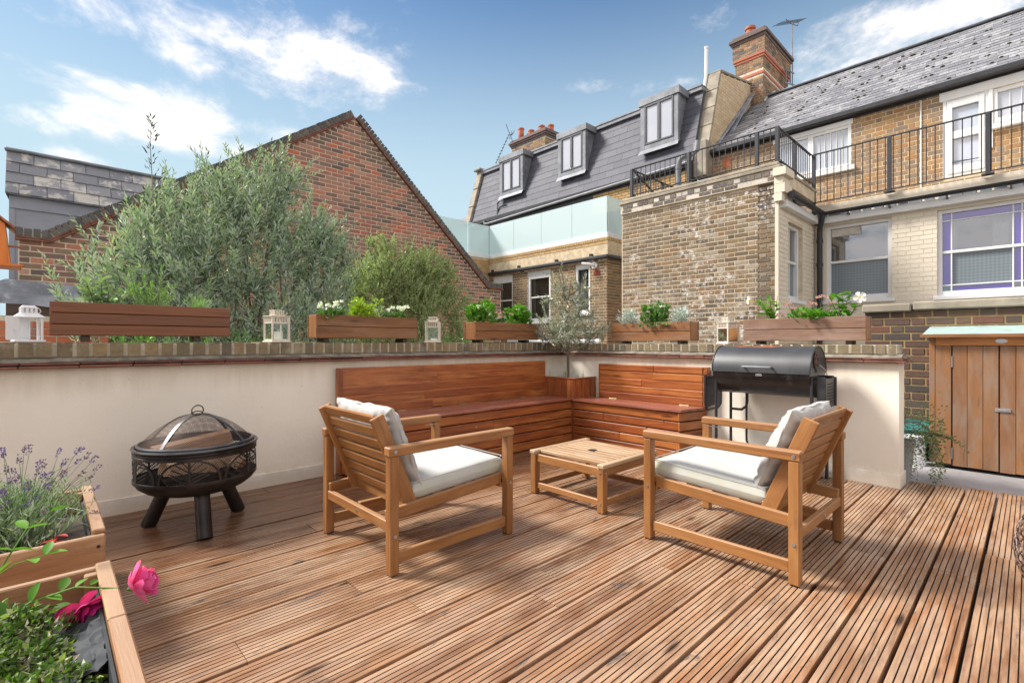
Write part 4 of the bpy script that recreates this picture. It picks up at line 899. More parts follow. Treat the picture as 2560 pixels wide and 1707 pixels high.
for (y0, y1, gy0, gy1) in ((13.285, 12.10, 13.15, 12.28), (10.49, 9.37, 10.35, 9.53), (7.46, 6.335, 7.33, 6.50)):
    XF = 12.0; z0, z1 = 6.40, 7.62
    mb = MB(); mb.box(XF+.07, XF+.8, y1+.03, y0-.03, z0, z1); mb.box(XF-.05, XF+.85, y1-.05, y0+.05, z1, z1+.20, .012)          # cheeks, flat top
    mb.box(XF-.02, XF+.10, y1, y1+.13, z0-.02, z1, .006); mb.box(XF-.02, XF+.10, y0-.13, y0, z0-.02, z1, .006); mb.box(XF-.02, XF+.10, y1+.13, y0-.13, z0-.02, z0+.13, .006)
    mb.add([(XF-.02, y0+.01, z0), (XF-.02, y1-.01, z0), (XF-.10, y1-.03, z0-.13), (XF-.10, y0+.03, z0-.13), (XF+.12, y0+.01, z0), (XF+.12, y1-.01, z0)], [(0, 3, 2, 1), (0, 1, 5, 4)])
    dm = mb.build('dormer', MT['dull_zinc'], ms, world=True)
    f = MB(); wy0, wy1, wz0, wz1 = y0-.13, y1+.13, z0+.13, z1
    for (a, b, c, d_) in ((wy0, wy0-.05, wz0, wz1), (wy1, wy1+.05, wz0, wz1), (wy0-.05, wy1+.05, wz0, wz0+.05), (wy0-.05, wy1+.05, wz1-.06, wz1), ((wy0+wy1)/2-.04, (wy0+wy1)/2+.04, wz0+.05, wz1-.06)): f.box(XF-.035, XF+.03, a, b, c, d_, .005)
    f.build('window_frame', MT['anthracite'], dm, world=True); mid = (wy0+wy1)/2
    for (a, b) in ((wy0-.05, mid+.04), (mid-.04, wy1+.05)):
        g = MB(); g.quad((XF, a, wz0+.05), (XF, b, wz0+.05), (XF, b, wz1-.06), (XF, a, wz1-.06)); g.build('pane', MT['dormer_glass'], dm, world=True)
mb = MB()      # raked coping at the far end and the flat cap on it
for i in range(3):
    a = Vector((ME-.08, 14.98, 5.6)).lerp(Vector((ME+.60, 14.98, 7.85)), i/3+.004); b = Vector((ME-.08, 14.98, 5.6)).lerp(Vector((ME+.60, 14.98, 7.85)), (i+1)/3-.004); mb.bar(a, b, .32, .12, (-1, 0, 0), .02)
mb.box(ME+.40, ME+1.4, 14.80, 15.2, 7.86, 7.95, .02); mb.build('raked_coping', MT['stone'], ms, world=True)
mb = MB(); mb.add([(ME-.2, 15.2, 5.55), (ME-.2, 19.5, 5.55), (ME+2.2, 19.5, 6.9), (ME+2.2, 15.2, 6.9)], [(0, 3, 2, 1)]); mb.build('far_roof', MT['old_slate'], ms, world=True)
# wing
WX, WY = 10.40, 7.44; WL = 12.03
h1 = (-11.83, -10.94, 1.70, 3.19); h2 = (-10.30, -9.38, 1.70, 3.20); h3 = (-8.475, -7.986, 1.88, 3.18)
mb = MB(); wall_holes(mb, (WX, 0, 0), YL, (-1, 0, 0), -WL, -WY, -.2, 3.35, .3, [h1, h2, h3]); mb.box(WX+.3, ME, WY, WY+.01, -.2, 3.8); mb.box(WX+.75, ME, WY+.01, 12.0, -.2, 3.8)
mb.box(WX, WX+.3, WY, WL+.3, 3.35, 3.80); mb.box(WX+.01, WX+.3, WY+.005, WY+.3, -.2, 3.35); mb.box(7.5, WX, WL, WL+.3, -.2, 3.80); mb.build('wing_wall', MT['mortar_tan'], ms, world=True)
lay(ms, 'brick', bond(-WL, -WY, .95, 3.36, holes=[h1, h2, h3], style='flemish', Hd=.062, J=.0135), (WX, 0, 0), YL, (0, 0, 1), MT['brown_brick'], .004, limit=170, jit=.002)
lay(ms, 'brick', bond(WX, ME-.3, .95, 3.36, style='flemish'), (0, WY, 0), (1, 0, 0), (0, 0, 1), MT['brown_brick'], .008, limit=60, jit=.002)
lay(ms, 'parapet_brick', bond(-WL, -WY+.02, 3.36, 3.62, style='stretcher'), (WX-.02, 0, 0), YL, (0, 0, 1), MT['yellow_brick'], .008, limit=70)
lay(ms, 'parapet_brick', bond(WX-.02, ME, 3.36, 3.62, style='stretcher'), (0, WY-.02, 0), (1, 0, 0), (0, 0, 1), MT['yellow_brick'], .008, limit=30)
lay(ms, 'parapet_brick', bond(-WL, -WY+.05, 3.63, 3.71, style='stretcher'), (WX-.045, 0, 0), YL, (0, 0, 1), MT['yellow_brick'], .008, limit=30)
lay(ms, 'soldier_brick', bond(-WL, -WY+.06, 3.715, 3.80, style='stretcher', L=.066, Hd=.08, J=.010), (WX-.055, 0, 0), YL, (0, 0, 1), MT['yellow_brick'], .008, limit=70)
lay(ms, 'soldier_brick', bond(WX-.05, ME, 3.715, 3.80, style='stretcher', L=.066, Hd=.08, J=.010), (0, WY-.055, 0), (1, 0, 0), (0, 0, 1), MT['yellow_brick'], .008, limit=20)
lay(ms, 'parapet_brick', bond(7.5, WX, 3.3, 3.80, style='stretcher'), (0, WL-.02, 0), (1, 0, 0), (0, 0, 1), MT['yellow_brick'], .008, limit=40)
mb = MB(); mb.box(WX-.045, WX+.28, WY-.045, WL, 3.36, 3.80); mb.box(WX+.28, ME, WY-.045, WY+.2, 3.36, 3.80); mb.box(7.5, WX-.045, WL-.015, WL+.25, 3.3, 3.80); mb.build('parapet', MT['mortar_tan'], ms, world=True)
mb = MB(); mb.box(WX-.03, WX+.02, WY-.03, WL-.04, 3.801, 3.92, .004); mb.box(WX+.021, ME, WY-.03, WY+.02, 3.801, 3.92, .004); mb.box(7.5, WX+.0, WL-.03, WL+.02, 3.801, 3.92, .004); mb.build('balustrade_channel', MT['white_paint'], ms, world=True)
def gl(a, b):
    g = MB(); g.bar((a[0], a[1], 4.385), (b[0], b[1], 4.385), .018, .94); g.build('glass_panel', MT['frosted_glass'], ms, world=True)
yy = [WL-.01, 10.89, 9.738, 8.598, WY]
for a, b in zip(yy[:-1], yy[1:]): gl((WX, a-.006), (WX, b+.006))
gl((WX+.03, WY), (ME-.06, WY)); gl((9.51, WL), (WX-.03, WL)); gl((8.4, WL), (9.495, WL)); gl((7.4, WL), (8.385, WL))
mb = MB(); mb.box(WX-.13, WX-.05, WY-.10, WL-.05, 3.24, 3.345, .03); mb.box(WX-.05, ME, WY-.13, WY-.05, 3.24, 3.345, .03)
for y in (7.9, 9.1, 10.6, 11.8): mb.box(WX-.10, WX-.02, y-.04, y+.04, 3.34, 3.42)
mb.build('wing_gutter', MT['black_metal'], ms, world=True)
win(ms, (WX, 11.83, 1.70), YL, .89, 1.49, .06, .06, meet=.72, head=.16, up='dim_glass', room=.25, curtain=((.1, .22, .1, 1.3, 'net_curtain'), (.72, .83, .1, 1.3, 'net_curtain'))); win(ms, (WX, 10.30, 1.70), YL, .92, 1.50, .06, .08, meet=.735, head=.14, sillw=.05, up='dim_glass', room=.25, curtain=((.5, .84, .1, .74, 'net_curtain'), (.08, .16, .1, 1.3, 'curtain_cloth'))); win(ms, (WX, 8.475, 1.88), YL, .489, 1.30, .05, .06, meet=.69, head=.06, up='dim_glass', room=.25, curtain=((.06, .2, .1, 1.2, 'net_curtain'),))
mb = MB(); mb.box(WX-.012, WX, 7.66, 7.86, 2.86, 2.99, .003)
for i in range(4): mb.box(WX-.016, WX-.012, 7.675, 7.845, 2.872+i*.03, 2.888+i*.03)
mb.build('air_brick', MT['red_vent'], ms, world=True)
mb = MB(); mb.tube([(WX, 7.83, 3.12), (WX-.04, 7.83, 3.12)], [.09, .085], 16); mb.tube([(WX-.04, 7.83, 3.12), (WX-.16, 7.90, 3.14), (WX-.26, 8.06, 3.16)], .042, 12); mb.build('boiler_flue', MT['white_plastic'], ms, world=True)
mb = MB(); mb.tube([(9.9, 7.3, 1.14), (9.9, 10.6, 1.14)], .055, 10); mb.box(9.86, 9.94, 7.3, 10.6, .0, 1.08)
top(mb, 'white_pipe', MT['white_plastic'], 'level white pipe along the foot of the sash windowed wing', 'pipe')
# distant chimney
dc = thing('distant_chimney', 'small brick chimney with six terracotta pots beyond the mansard roof', 'chimney', (14.2, 14.3, 8))
DX0, DX1, DY0, DY1 = 14.0, 15.0, 13.2, 15.0
DY0, DY1 = 12.9, 14.75; DX0, DX1 = 14.0, 14.8
mb = MB(); mb.box(DX0, DX1, DY0, DY1, 7.6, 9.2); mb.build('stack', MT['mortar_pale'], dc, world=True)
lay(dc, 'brick', bond(-DY1, -DY0, 8.0, 9.1, style='flemish'), (DX0, 0, 0), YL, (0, 0, 1), MT['chimney_brick'], .008, limit=70); lay(dc, 'brick', bond(DX0, DX1, 8.0, 9.1, style='flemish'), (0, DY0, 0), (1, 0, 0), (0, 0, 1), MT['chimney_brick'], .008, limit=30)
mb = MB()
for i, o in enumerate((.04, .08, .12, .07)): mb.box(DX0-o, DX1+o, DY0-o, DY1+o, 9.1+i*.075, 9.17+i*.075, .004)
mb.build('cap', MT['chimney_dark_brick'], dc, world=True)
for i in range(6):
    h = .56 if i == 0 else .30; mb = MB(); y = DY1-.22-i*.29
    mb.lathe([(.12, 9.38), (.13, 9.4), (.115, 9.4+h-.06), (.135, 9.4+h-.05), (.135, 9.4+h), (.10, 9.4+h)], 12, Matrix.Translation((14.4+(.12 if i % 2 else -.1), y, 0))); mb.build('chimney_pot', MT['terracotta'], dc, world=True)
# ================================================================== terrace railings
def railing(name, label, runs, posts, zt, zb, sp=.105, extra=None):
    t = thing(name, label, 'railing', (runs[0][0][0], runs[0][0][1], zb))
    for (a, b) in runs:
        a = Vector((*a, 0)); b = Vector((*b, 0)); L = (b-a).length
        for z, s in ((zt, .035), (zb, .022)):
            mb = MB(); mb.bar(a+Vector((0, 0, z)), b+Vector((0, 0, z)), .04, s*.55, b=.003); mb.build('rail', MT['railing_metal'], t, world=True)
        n = round(L/sp)
        for i in range(1, n):
            p = a.lerp(b, i/n); mb = MB(); mb.tube([p+Vector((0, 0, zb)), p+Vector((0, 0, zt))], .0075, 6); mb.build('baluster', MT['railing_metal'], t, world=True)
    for (x, y, z0) in posts:
        mb = MB(); mb.box(x-.028, x+.028, y-.028, y+.028, z0, zt+.005, .004); mb.box(x-.07, x+.07, y-.07, y+.07, z0, z0+.015); mb.build('post', MT['railing_metal'], t, world=True)
    if extra: extra(t)
    return t
def brace(t):
    mb = MB(); mb.bar((8.5, 5.42, 4.50), (9.6, 5.42, 4.08), .03, .03); mb.box(9.55, 9.6, 5.39, 5.44, 3.9, 4.5); mb.build('brace', MT['railing_metal'], t, world=True)
railing('extension_railing', 'black metal railing turning the corner round the brick extension roof',
        [((8.46, 5.46), (8.46, 2.78)), ((8.46, 2.78), (10.20, 2.78)), ((8.46, 5.46), (10.2, 5.46))], [(8.46, 5.46, 3.96), (8.46, 4.27, 3.96), (8.46, 3.09, 3.96), (8.46, 2.78, 3.96), (9.30, 2.78, 3.45)], 4.54, 4.03, extra=brace)
railing('terrace_railing', 'long black metal railing along the terrace edge above the cream painted wall',
        [((10.22, 2.74), (10.22, -1.5))], [(10.22, 2.74, 3.45), (10.22, 1.625, 3.61), (10.22, .443, 3.61), (10.22, -.75, 3.61)], 4.54, 3.66)
# ================================================================== aerials, vent pipe on the extension
t = thing('tv_aerial', 'tall thin television aerial on a mast strapped to the big chimney', 'aerial', (17.0, 5.15, 9.2))
mb = MB(); mb.tube([(17.0, 5.15, 8.9), (17.0, 5.15, 11.15)], .016, 6); mb.build('mast', MT['dull_zinc'], t, world=True)
mb = MB(); a = Vector((15.55, 5.1, 10.42)); b = Vector((18.1, 5.2, 11.72)); mb.tube([a, b], .012, 6)
for i in range(15):
    p = a.lerp(b, i/14); mb.tube([p+Vector((-.02, -.16, .0)), p+Vector((.02, .16, 0))], .006, 4)
mb.tube([(16.4, 5.15, 10.97), (16.8, 5.15, 11.02), (17.5, 5.15, 11.25), (17.6, 5.15, 11.45)], .012, 6); mb.build('antenna', MT['black_metal'], t, world=True)
mb = MB(); mb.bar((16.2, 5.12, 9.35), (17.05, 5.12, 9.55), .03, .03); mb.bar((16.2, 5.12, 8.95), (17.1, 5.12, 9.2), .03, .03); mb.bar((16.3, 5.12, 9.0), (16.3, 5.12, 9.4), .04, .03); mb.bar((16.7, 5.12, 9.1), (16.7, 5.12, 9.5), .05, .03); mb.build('bracket', MT['dull_zinc'], t, world=True)
t = thing('roof_aerial', 'dark spiky aerial leaning beside the distant chimney above the mansard roof', 'aerial', (14.0, 15.1, 8.5))
def onX(px, py, X):
    r = (px-1280)/1230; d = X/(.688+.7257*r); return Vector((X, d*(.7257-.688*r), 1.1+(857-py)/1230*d))
mb = MB(); mb.tube([onX(1298, 392, 13.9), onX(1282, 355, 13.9), onX(1274, 335, 13.9), onX(1265, 311, 13.9)], .014, 6); mb.build('mast', MT['black_metal'], t, world=True)
mb = MB(); a = onX(1272, 338, 13.9); b = onX(1240, 408, 13.9); mb.tube([a, b], .012, 6)
for i in range(10):
    p = a.lerp(b, i/9); mb.tube([p+Vector((-.1, -.05, -.04)), p+Vector((.1, .05, .04))], .012, 4)
for k in range(6):
    mb.tube([onX(1276, 340, 13.9), onX(1276+RD.uniform(-14, 14), 340+RD.uniform(-14, 12), 13.9)], .010, 4)
mb.build('antenna', MT['black_metal'], t, world=True)
mb = MB(); mb.tube([(9.5, 5.02, 3.85), (9.5, 5.02, 4.75), (9.5, 4.98, 4.88), (9.5, 4.90, 4.92), (9.5, 4.70, 4.92), (9.5, 4.62, 4.97), (9.5, 4.6, 5.15)], .055, 12)
for z in (4.1, 4.4, 4.68): mb.tube([(9.5, 5.02, z), (9.5, 5.02, z+.05)], .064, 12)
mb.tube([(9.5, 4.78, 4.92), (9.5, 4.84, 4.92)], .064, 12)
top(mb, 'vent_pipe', MT['dull_zinc'], 'bent silver vent pipe standing on the extension roof behind the railing', 'pipe')
# ================================================================== red stained bench and corner planter
def planks_h(par, p0, p1, z0, z1, n, t, out, mt, gap=.010, nm='plank', jitter=.004):
    """n horizontal planks stacked from z0 to z1 along p0->p1, thickness t towards out"""
    p0 = Vector((*p0, 0)); p1 = Vector((*p1, 0)); U = (p1-p0).normalized(); L = (p1-p0).length; Nn = Vector((*out, 0)); V = Vector((0, 0, 1))
    if U.cross(V).dot(Nn) < 0: p0, p1 = p1, p0; U = -U
    B = Matrix((U, V, Nn)).transposed().to_4x4(); B.translation = p0; h = (z1-z0)/n
    for i in range(n):
        cuts = [0, L]
        if L > 1.2 and RD.random() < .5: cuts = [0, RD.uniform(.3, .7)*L, L]
        for a, b in zip(cuts[:-1], cuts[1:]):
            mb = MB(); j = RD.uniform(-jitter, jitter); mb.box(a+.001, b-.001, z0+i*h+gap/2, z0+(i+1)*h-gap/2, j-t, j, .005, B); mb.build(nm, MT[mt], par, world=True)
def screwhead(par, p, ax, r=.007):
    mb = MB(); d = Vector(ax)*.004; mb.tube([Vector(p)-d*.3, Vector(p)+d], r, 8); mb.build('screw', MT['steel'], par, world=True)
lb = thing('storage_bench', 'long red stained timber storage bench against the left wall behind the armchair', 'bench', (3.0, 3.7, 0))
planks_h(lb, (1.79, 3.54), (4.285, 3.54), .004, .455, 5, .022, (0, -1), 'red_timber')
planks_h(lb, (1.785, 3.545), (1.785, 3.96), .004, .455, 5, .022, (-1, 0), 'red_timber')
for i in range(4):
    mb = MB(); mb.box(1.77, 4.29, 3.522+i*.107, 3.522+i*.107+.1045, .458+.001, .483, .004); mb.build('lid_plank', MT['red_lid_timber'], lb, world=True)
planks_h(lb, (1.80, 3.965), (4.30, 3.965), .484, .895, 5, .024, (0, -1), 'red_timber')
mb = MB(); mb.box(1.775, 1.80, 3.945, 4.033, .0, .888, .004); mb.box(1.80, 4.31, 3.966, 4.035, .0, .886, .004); mb.box(2.0, 4.2, 3.6, 3.94, .02, .45); mb.build('frame', MT['red_timber'], lb, world=True)
for x in (2.35, 3.05, 3.9):
    mb = MB(); mb.box(x-.045, x+.045, 3.926, 3.939, .482, .4855, .001); mb.tube([(x-.045, 3.938, .487), (x+.045, 3.938, .487)], .0045, 6); mb.build('hinge', MT['dull_brass'], lb, world=True)
for x, z in ((3.45, .36), (3.62, .27), (2.9, .32)): screwhead(lb, (x, 3.541, z), (0, -1, 0))
sb = thing('corner_bench', 'short red stained timber storage bench between the olive planter and the barrel grill', 'bench', (4.5, 2.8, 0))
planks_h(sb, (4.28, 2.25), (4.28, 3.515), .004, .452, 5, .022, (-1, 0), 'red_timber')
planks_h(sb, (4.262, 2.242), (4.66, 2.165), .004, .452, 5, .022, (-.18, -.98), 'red_timber')
for i in range(3):
    mb = MB(); mb.add([(4.255+i*.119, 2.225-i*.023, .456), (4.255+i*.119+.116, 2.225-i*.023-.022, .456), (4.255+i*.119+.116, 3.515, .456), (4.255+i*.119, 3.515, .456), (4.255+i*.119, 2.225-i*.023, .479), (4.255+i*.119+.116, 2.225-i*.023-.022, .479), (4.255+i*.119+.116, 3.515, .479), (4.255+i*.119, 3.515, .479)],
           [(3, 2, 1, 0), (4, 5, 6, 7), (0, 1, 5, 4), (1, 2, 6, 5), (2, 3, 7, 6), (3, 0, 4, 7)]); mb.build('lid_plank', MT['red_lid_timber'], sb, world=True)
planks_h(sb, (4.605, 2.18), (4.605, 3.40), .480, .868, 5, .024, (-1, 0), 'red_timber')
mb = MB()
for i in range(5): mb.box(4.608, 4.684, 2.135, 2.178, .484+i*.0765, .484+i*.0765+.074, .003)
mb.box(4.61, 4.684, 2.18, 3.42, .0, .862, .004); mb.box(4.33, 4.6, 2.35, 3.4, .02, .445); mb.build('frame', MT['red_timber'], sb, world=True)
for y in (2.36, 3.2):
    mb = MB(); mb.box(4.566, 4.581, y-.05, y+.05, .478, .4815, .001); mb.tube([(4.58, y-.05, .484), (4.58, y+.05, .484)], .0045, 6); mb.build('hinge', MT['dull_brass'], sb, world=True)
for y, z in ((3.3, .36), (2.95, .33), (2.6, .27), (2.42, .36), (3.0, .16)): screwhead(sb, (4.279, y, z), (-1, 0, 0))
cp = thing('corner_planter', 'square red stained timber planter in the wall corner holding the small olive tree', 'planter', (4.5, 3.77, 0))
for i in range(5):
    y = 3.535+i*.094; mb = MB(); mb.box(4.295, 4.317, y, y+.0915, .0, .69, .003); mb.build('plank', MT['red_timber'], cp, world=True)
    x = 4.296+i*.078; mb = MB(); mb.box(x, x+.076, 3.512, 3.534, .0, .69, .003); mb.build('plank', MT['red_timber'], cp, world=True)
mb = MB(); mb.box(4.288, 4.345, 3.505, 4.03, .690, .706, .003); mb.box(4.345, 4.69, 3.505, 3.56, .690, .706, .003); mb.build('rim', MT['red_timber'], cp, world=True)
mb = MB(); mb.box(4.32, 4.69, 3.536, 4.03, .1, .655); mb.build('soil', MT['earth'], cp, world=True)
# ================================================================== teak armchairs, cushions, low table
def screw(par, p, ax, r=.0085):
    mb = MB(); d = Vector(ax).normalized()*.003; mb.tube([Vector(p)-d, Vector(p)+d], r, 10); mb.tube([Vector(p)+d*.9, Vector(p)+d*1.1], r*.5, 6); mb.build('bolt', MT['steel'], par)
def make_chair(label, loc, rot):
    t = thing('armchair', label, 'armchair', loc, rot, 'slatted teak armchairs on the deck'); W = .361; D = .745; lw_, ld = .050, .046
    P = lambda mb_, nm, m='teak': mb_.build(nm, MT[m], t)
    for s in (-1, 1):
        for y in (0, D):
            mb = MB(); mb.box(s*W-lw_/2, s*W+lw_/2, y-ld/2, y+ld/2, .006, .564, .004); P(mb, 'leg')
            mb = MB(); mb.box(s*W-.018, s*W+.018, y-.018, y+.018, 0, .006); P(mb, 'foot', 'black_metal')
        mb = MB(); mb.box(s*W-.029, s*W+.029, -.030, D+.028, .565, .610, .006); P(mb, 'arm')
        mb = MB(); mb.box(s*W-.012, s*W+.012, ld/2+.001, D-ld/2-.001, .052, .108, .004); P(mb, 'lower_rail')
        xs = s*(W-.040); mb = MB(); mb.bar((xs, -.012, .272), (xs, D+.018, .322), .028, .058, b=.004); P(mb, 'seat_rail')
        xb = s*(W-.058); mb = MB(); mb.bar((xb-s*.004, .150, .262), (xb-s*.004, -.050, .748), .024, .070, up=(0, 1, .4), b=.004); P(mb, 'back_stile')
        screw(t, (s*(W+.0295), .0, .588), (s, 0, 0)); screw(t, (s*(W+.0255), .0, .19), (s, 0, 0)); screw(t, (s*(W+.0255), D, .30), (s, 0, 0))
        mb = MB(); mb.box(s*W-s*.026-.002, s*W-s*.026+.002, D-.10, D-.02, .552, .556); P(mb, 'bracket', 'steel')
    mb = MB(); mb.box(-W+.026, W-.026, -.018, .010, .205, .255, .004); P(mb, 'rear_rail')
    mb = MB(); mb.box(-W+.07, W-.07, .135, .162, .255, .305, .004); P(mb, 'cross_rail')
    mb = MB(); mb.box(-W+.026, W-.026, D-.03, D-.004, .268, .322, .004); P(mb, 'front_rail')
    mb = MB(); mb.box(-.015, .015, .01, D-.03, .215, .262, .003); P(mb, 'centre_rail')
    for y in (.30, .44, .58):
        mb = MB(); mb.box(-W+.055, W-.055, y-.03, y+.03, .285+(y)*.067, .300+y*.067, .003); P(mb, 'seat_slat')
    a = Vector((0, .128, .315)); b = Vector((0, -.058, .765)); n = 7; L = (b-a).length; dirv = (b-a).normalized(); nv = Vector((0, dirv.z, -dirv.y))
    for i in range(n):
        f0 = i/n; c0 = a+dirv*(L*f0+.004); c1 = a+dirv*(L*(i+1)/n-.012); m = (c0+c1)/2; hw = (c1-c0).length
        B = Matrix((Vector((1, 0, 0)), dirv, Vector((1, 0, 0)).cross(dirv))).transposed().to_4x4(); B.translation = m
        mb = MB(); mb.box(-W+.076, W-.076, -hw/2, hw/2, -.010, .010, .0035 if i < n-1 else .007, B); P(mb, 'back_slat')
    screw(t, (.03, -.0185, .23), (0, -1, 0))
    return t
def cushion_mesh(name, w_, d_, h_, mt, seed, boxed):
    n = 44; rng = random.Random(seed); verts = []; faces = []; rnds = []
    def f(a): return math.copysign(abs(a)**.8, a)
    sd_ = Vector((seed*3.1, seed*1.7, 0))
    def zprof(u, v, s):
        e = max(abs(u), abs(v))
        if boxed: k = (1-abs(u)**14)*(1-abs(v)**14); z = s*h_*.5*(max(0, k)**.35)*(.93+.07*(1-u*u)*(1-v*v))
        else: k = (1-abs(u)**3.2)*(1-abs(v)**3.2); z = s*h_*.5*(max(0, k)**.52)
        return z
    for s in (1, -1):
        for i in range(n+1):
            for j in range(n+1):
                u = -1+2*i/n; v = -1+2*j/n; u = math.sin(u*math.pi/2)*.5+u*.5; v = math.sin(v*math.pi/2)*.5+v*.5
                z = zprof(u, v, s); pin = 1-.035*(1-abs(v))*abs(u)**4-.0; x = u*w_/2*(1-(.03*(1-v*v) if not boxed else .008*(1-v*v))*abs(u)**6); y = v*d_/2*(1-(.04*(1-u*u) if not boxed else .01*(1-u*u))*abs(v)**6)
                edge = max(abs(u), abs(v))
                if not boxed:
                    ang = (u*7 if abs(v) > abs(u) else v*7); wr = mnoise.noise(Vector((ang*1.1, s*2.3, 0))+sd_)
                    z += s*wr*.030*edge**2.5*(1-edge**8)+mnoise.noise(Vector((u*2.2, v*2.2, s))+sd_)*.012*(1-edge**6)
                    y += mnoise.noise(Vector((u*4, 0, 5))+sd_)*.010*abs(v)**5; x += mnoise.noise(Vector((v*4, 3, 5))+sd_)*.012*abs(u)**5
                else: z += mnoise.noise(Vector((u*1.6, v*1.6, s))+sd_)*.008*(1-edge**8)
                verts.append((x, y, z))
    off = (n+1)**2
    for s in (0, 1):
        for i in range(n):
            for j in range(n):
                q = [s*off+i*(n+1)+j, s*off+(i+1)*(n+1)+j, s*off+(i+1)*(n+1)+j+1, s*off+i*(n+1)+j+1]
                faces.append(q if s == 0 else q[::-1]); rnds.append(min(1, (abs((i+.5)/n*2-1)**5*.9+abs((j+.5)/n*2-1)**5*.9)))
    me = raw_mesh(name, np.array(verts), np.array(faces), MT[mt], rnds, True); return me
def piping(w_, d_, z, r=.004):
    P = []; N_ = 22; c = .03
    for (sx, sy, a0) in ((1, 1, 0), (-1, 1, 90), (-1, -1, 180), (1, -1, 270)):
        for k in range(6):
            a = math.radians(a0+k*18); P.append((sx*(w_/2-c)+c*math.cos(a), sy*(d_/2-c)+c*math.sin(a), z))
    return P
def cushions(ch, tagtxt, seed):
    M = WM[ch]
    o = bpy.data.objects.new('seat_cushion', cushion_mesh('seat_cushion', .625, .625, .112, 'seat_fabric', seed, True))
    reg(o, None, M @ Matrix.Translation((0, .455, .372)) @ Matrix.Rotation(math.radians(3.6), 4, 'X')); tag(o, f'flat off white seat cushion on {tagtxt}', 'cushion', 'pale cushions on the armchairs')
    mb = MB()
    for z in (.046, -.046): mb.tube(piping(.618, .618, z), .0022, 6, closed=True)
    mb.build('piping', MT['seat_fabric'], o)
    dirv = Vector((0, -.19, .455)).normalized(); Zt = dirv; Yn = Vector((1, 0, 0)).cross(Zt)
    B = Matrix((Vector((1, 0, 0)), Zt, Vector((1, 0, 0)).cross(Zt))).transposed().to_4x4()
    B.translation = Vector((0, .112, .583))
    o = bpy.data.objects.new('back_cushion', cushion_mesh('back_cushion', .62, .44, .135, 'back_fabric', seed+7, False))
    reg(o, None, M @ B @ Matrix.Translation((0, .0, -.0))); tag(o, f'puffy creased off white back cushion leaning on {tagtxt}', 'cushion', 'pale cushions on the armchairs')
    mb = MB(); P = []
    for k in range(72):
        a = 2*math.pi*k/72; cx_, sx_ = math.cos(a), math.sin(a); m = (abs(cx_)**5+abs(sx_)**5)**(-1/5); P.append((.302*cx_*m, .212*sx_*m, .004*math.sin(a*9)))
    mb.tube(P, .0045, 6, closed=True); mb.build('piping', MT['back_fabric'], o)
c1 = make_chair('slatted teak armchair nearer the fire pit, seen from behind its slats', (1.192, 2.442, 0), math.radians(-90))
c2 = make_chair('slatted teak armchair nearer the barrel grill, seen from its side', (2.835, .737, 0), 0.0)
cushions(c1, 'the armchair nearer the fire pit', 3); cushions(c2, 'the armchair nearer the barrel grill', 5)
tb = thing('coffee_table', 'low square slatted teak coffee table between the two armchairs', 'table', (2.91, 2.205, 0))
def TP(mb_, nm, m='pale_teak'): return mb_.build(nm, MT[m], tb)
S = .33
for sx in (-1, 1):
    for sy in (-1, 1):
        mb = MB(); mb.box(sx*(S-.03)-.025, sx*(S-.03)+.025, sy*(S-.03)-.025, sy*(S-.03)+.025, .005, .291, .004); TP(mb, 'leg', 'teak')
        mb = MB(); mb.box(sx*(S-.03)-.018, sx*(S-.03)+.018, sy*(S-.03)-.018, sy*(S-.03)+.018, 0, .005); TP(mb, 'foot', 'black_metal')
for s in (-1, 1):
    mb = MB(); mb.box(-S+.056, S-.056, s*(S-.03)-.011, s*(S-.03)+.011, .235, .291, .003); TP(mb, 'apron', 'teak')
    mb = MB(); mb.box(s*(S-.03)-.011, s*(S-.03)+.011, -S+.056, S-.056, .235, .291, .003); TP(mb, 'apron', 'teak')
    mb = MB(); mb.box(-S+.056, S-.056, s*(S-.03)-.011, s*(S-.03)+.011, .045, .085, .003); TP(mb, 'stretcher', 'teak')
    mb = MB(); mb.box(s*(S-.03)-.011, s*(S-.03)+.011, -S+.056, S-.056, .045, .085, .003); TP(mb, 'stretcher', 'teak')
    mb = MB(); mb.box(-S, S, s*S, s*(S-.052), .292, .318, .004); TP(mb, 'frame_board')
    mb = MB(); mb.box(-S+.0, -S+.001, 0, .001, .3, .301); 
n = 9; g = (2*S-.106)/n
for i in range(n):
    x = -S+.053+i*g
    if i == 4:
        for (a, b) in ((-S+.053, -.03), (.03, S-.053)): mb = MB(); mb.box(x+.006, x+g-.006, a, b, .294, .317, .003); TP(mb, 'slat')
    else: mb = MB(); mb.box(x+.006, x+g-.006, -S+.053, S-.053, .294, .317, .003); TP(mb, 'slat')
mb = MB(); mb.tube([(0, 0, .296), (0, 0, .319)], .028, 14); mb.build('parasol_hole_plug', MT['black_metal'], tb)
for (x, y, ax) in ((-S+.004, -S+.03, (-1, 0, 0)), (-S+.03, -S+.004, (0, -1, 0))):
    for z in (.262, .064): screw(tb, (x, y, z), ax, .006)
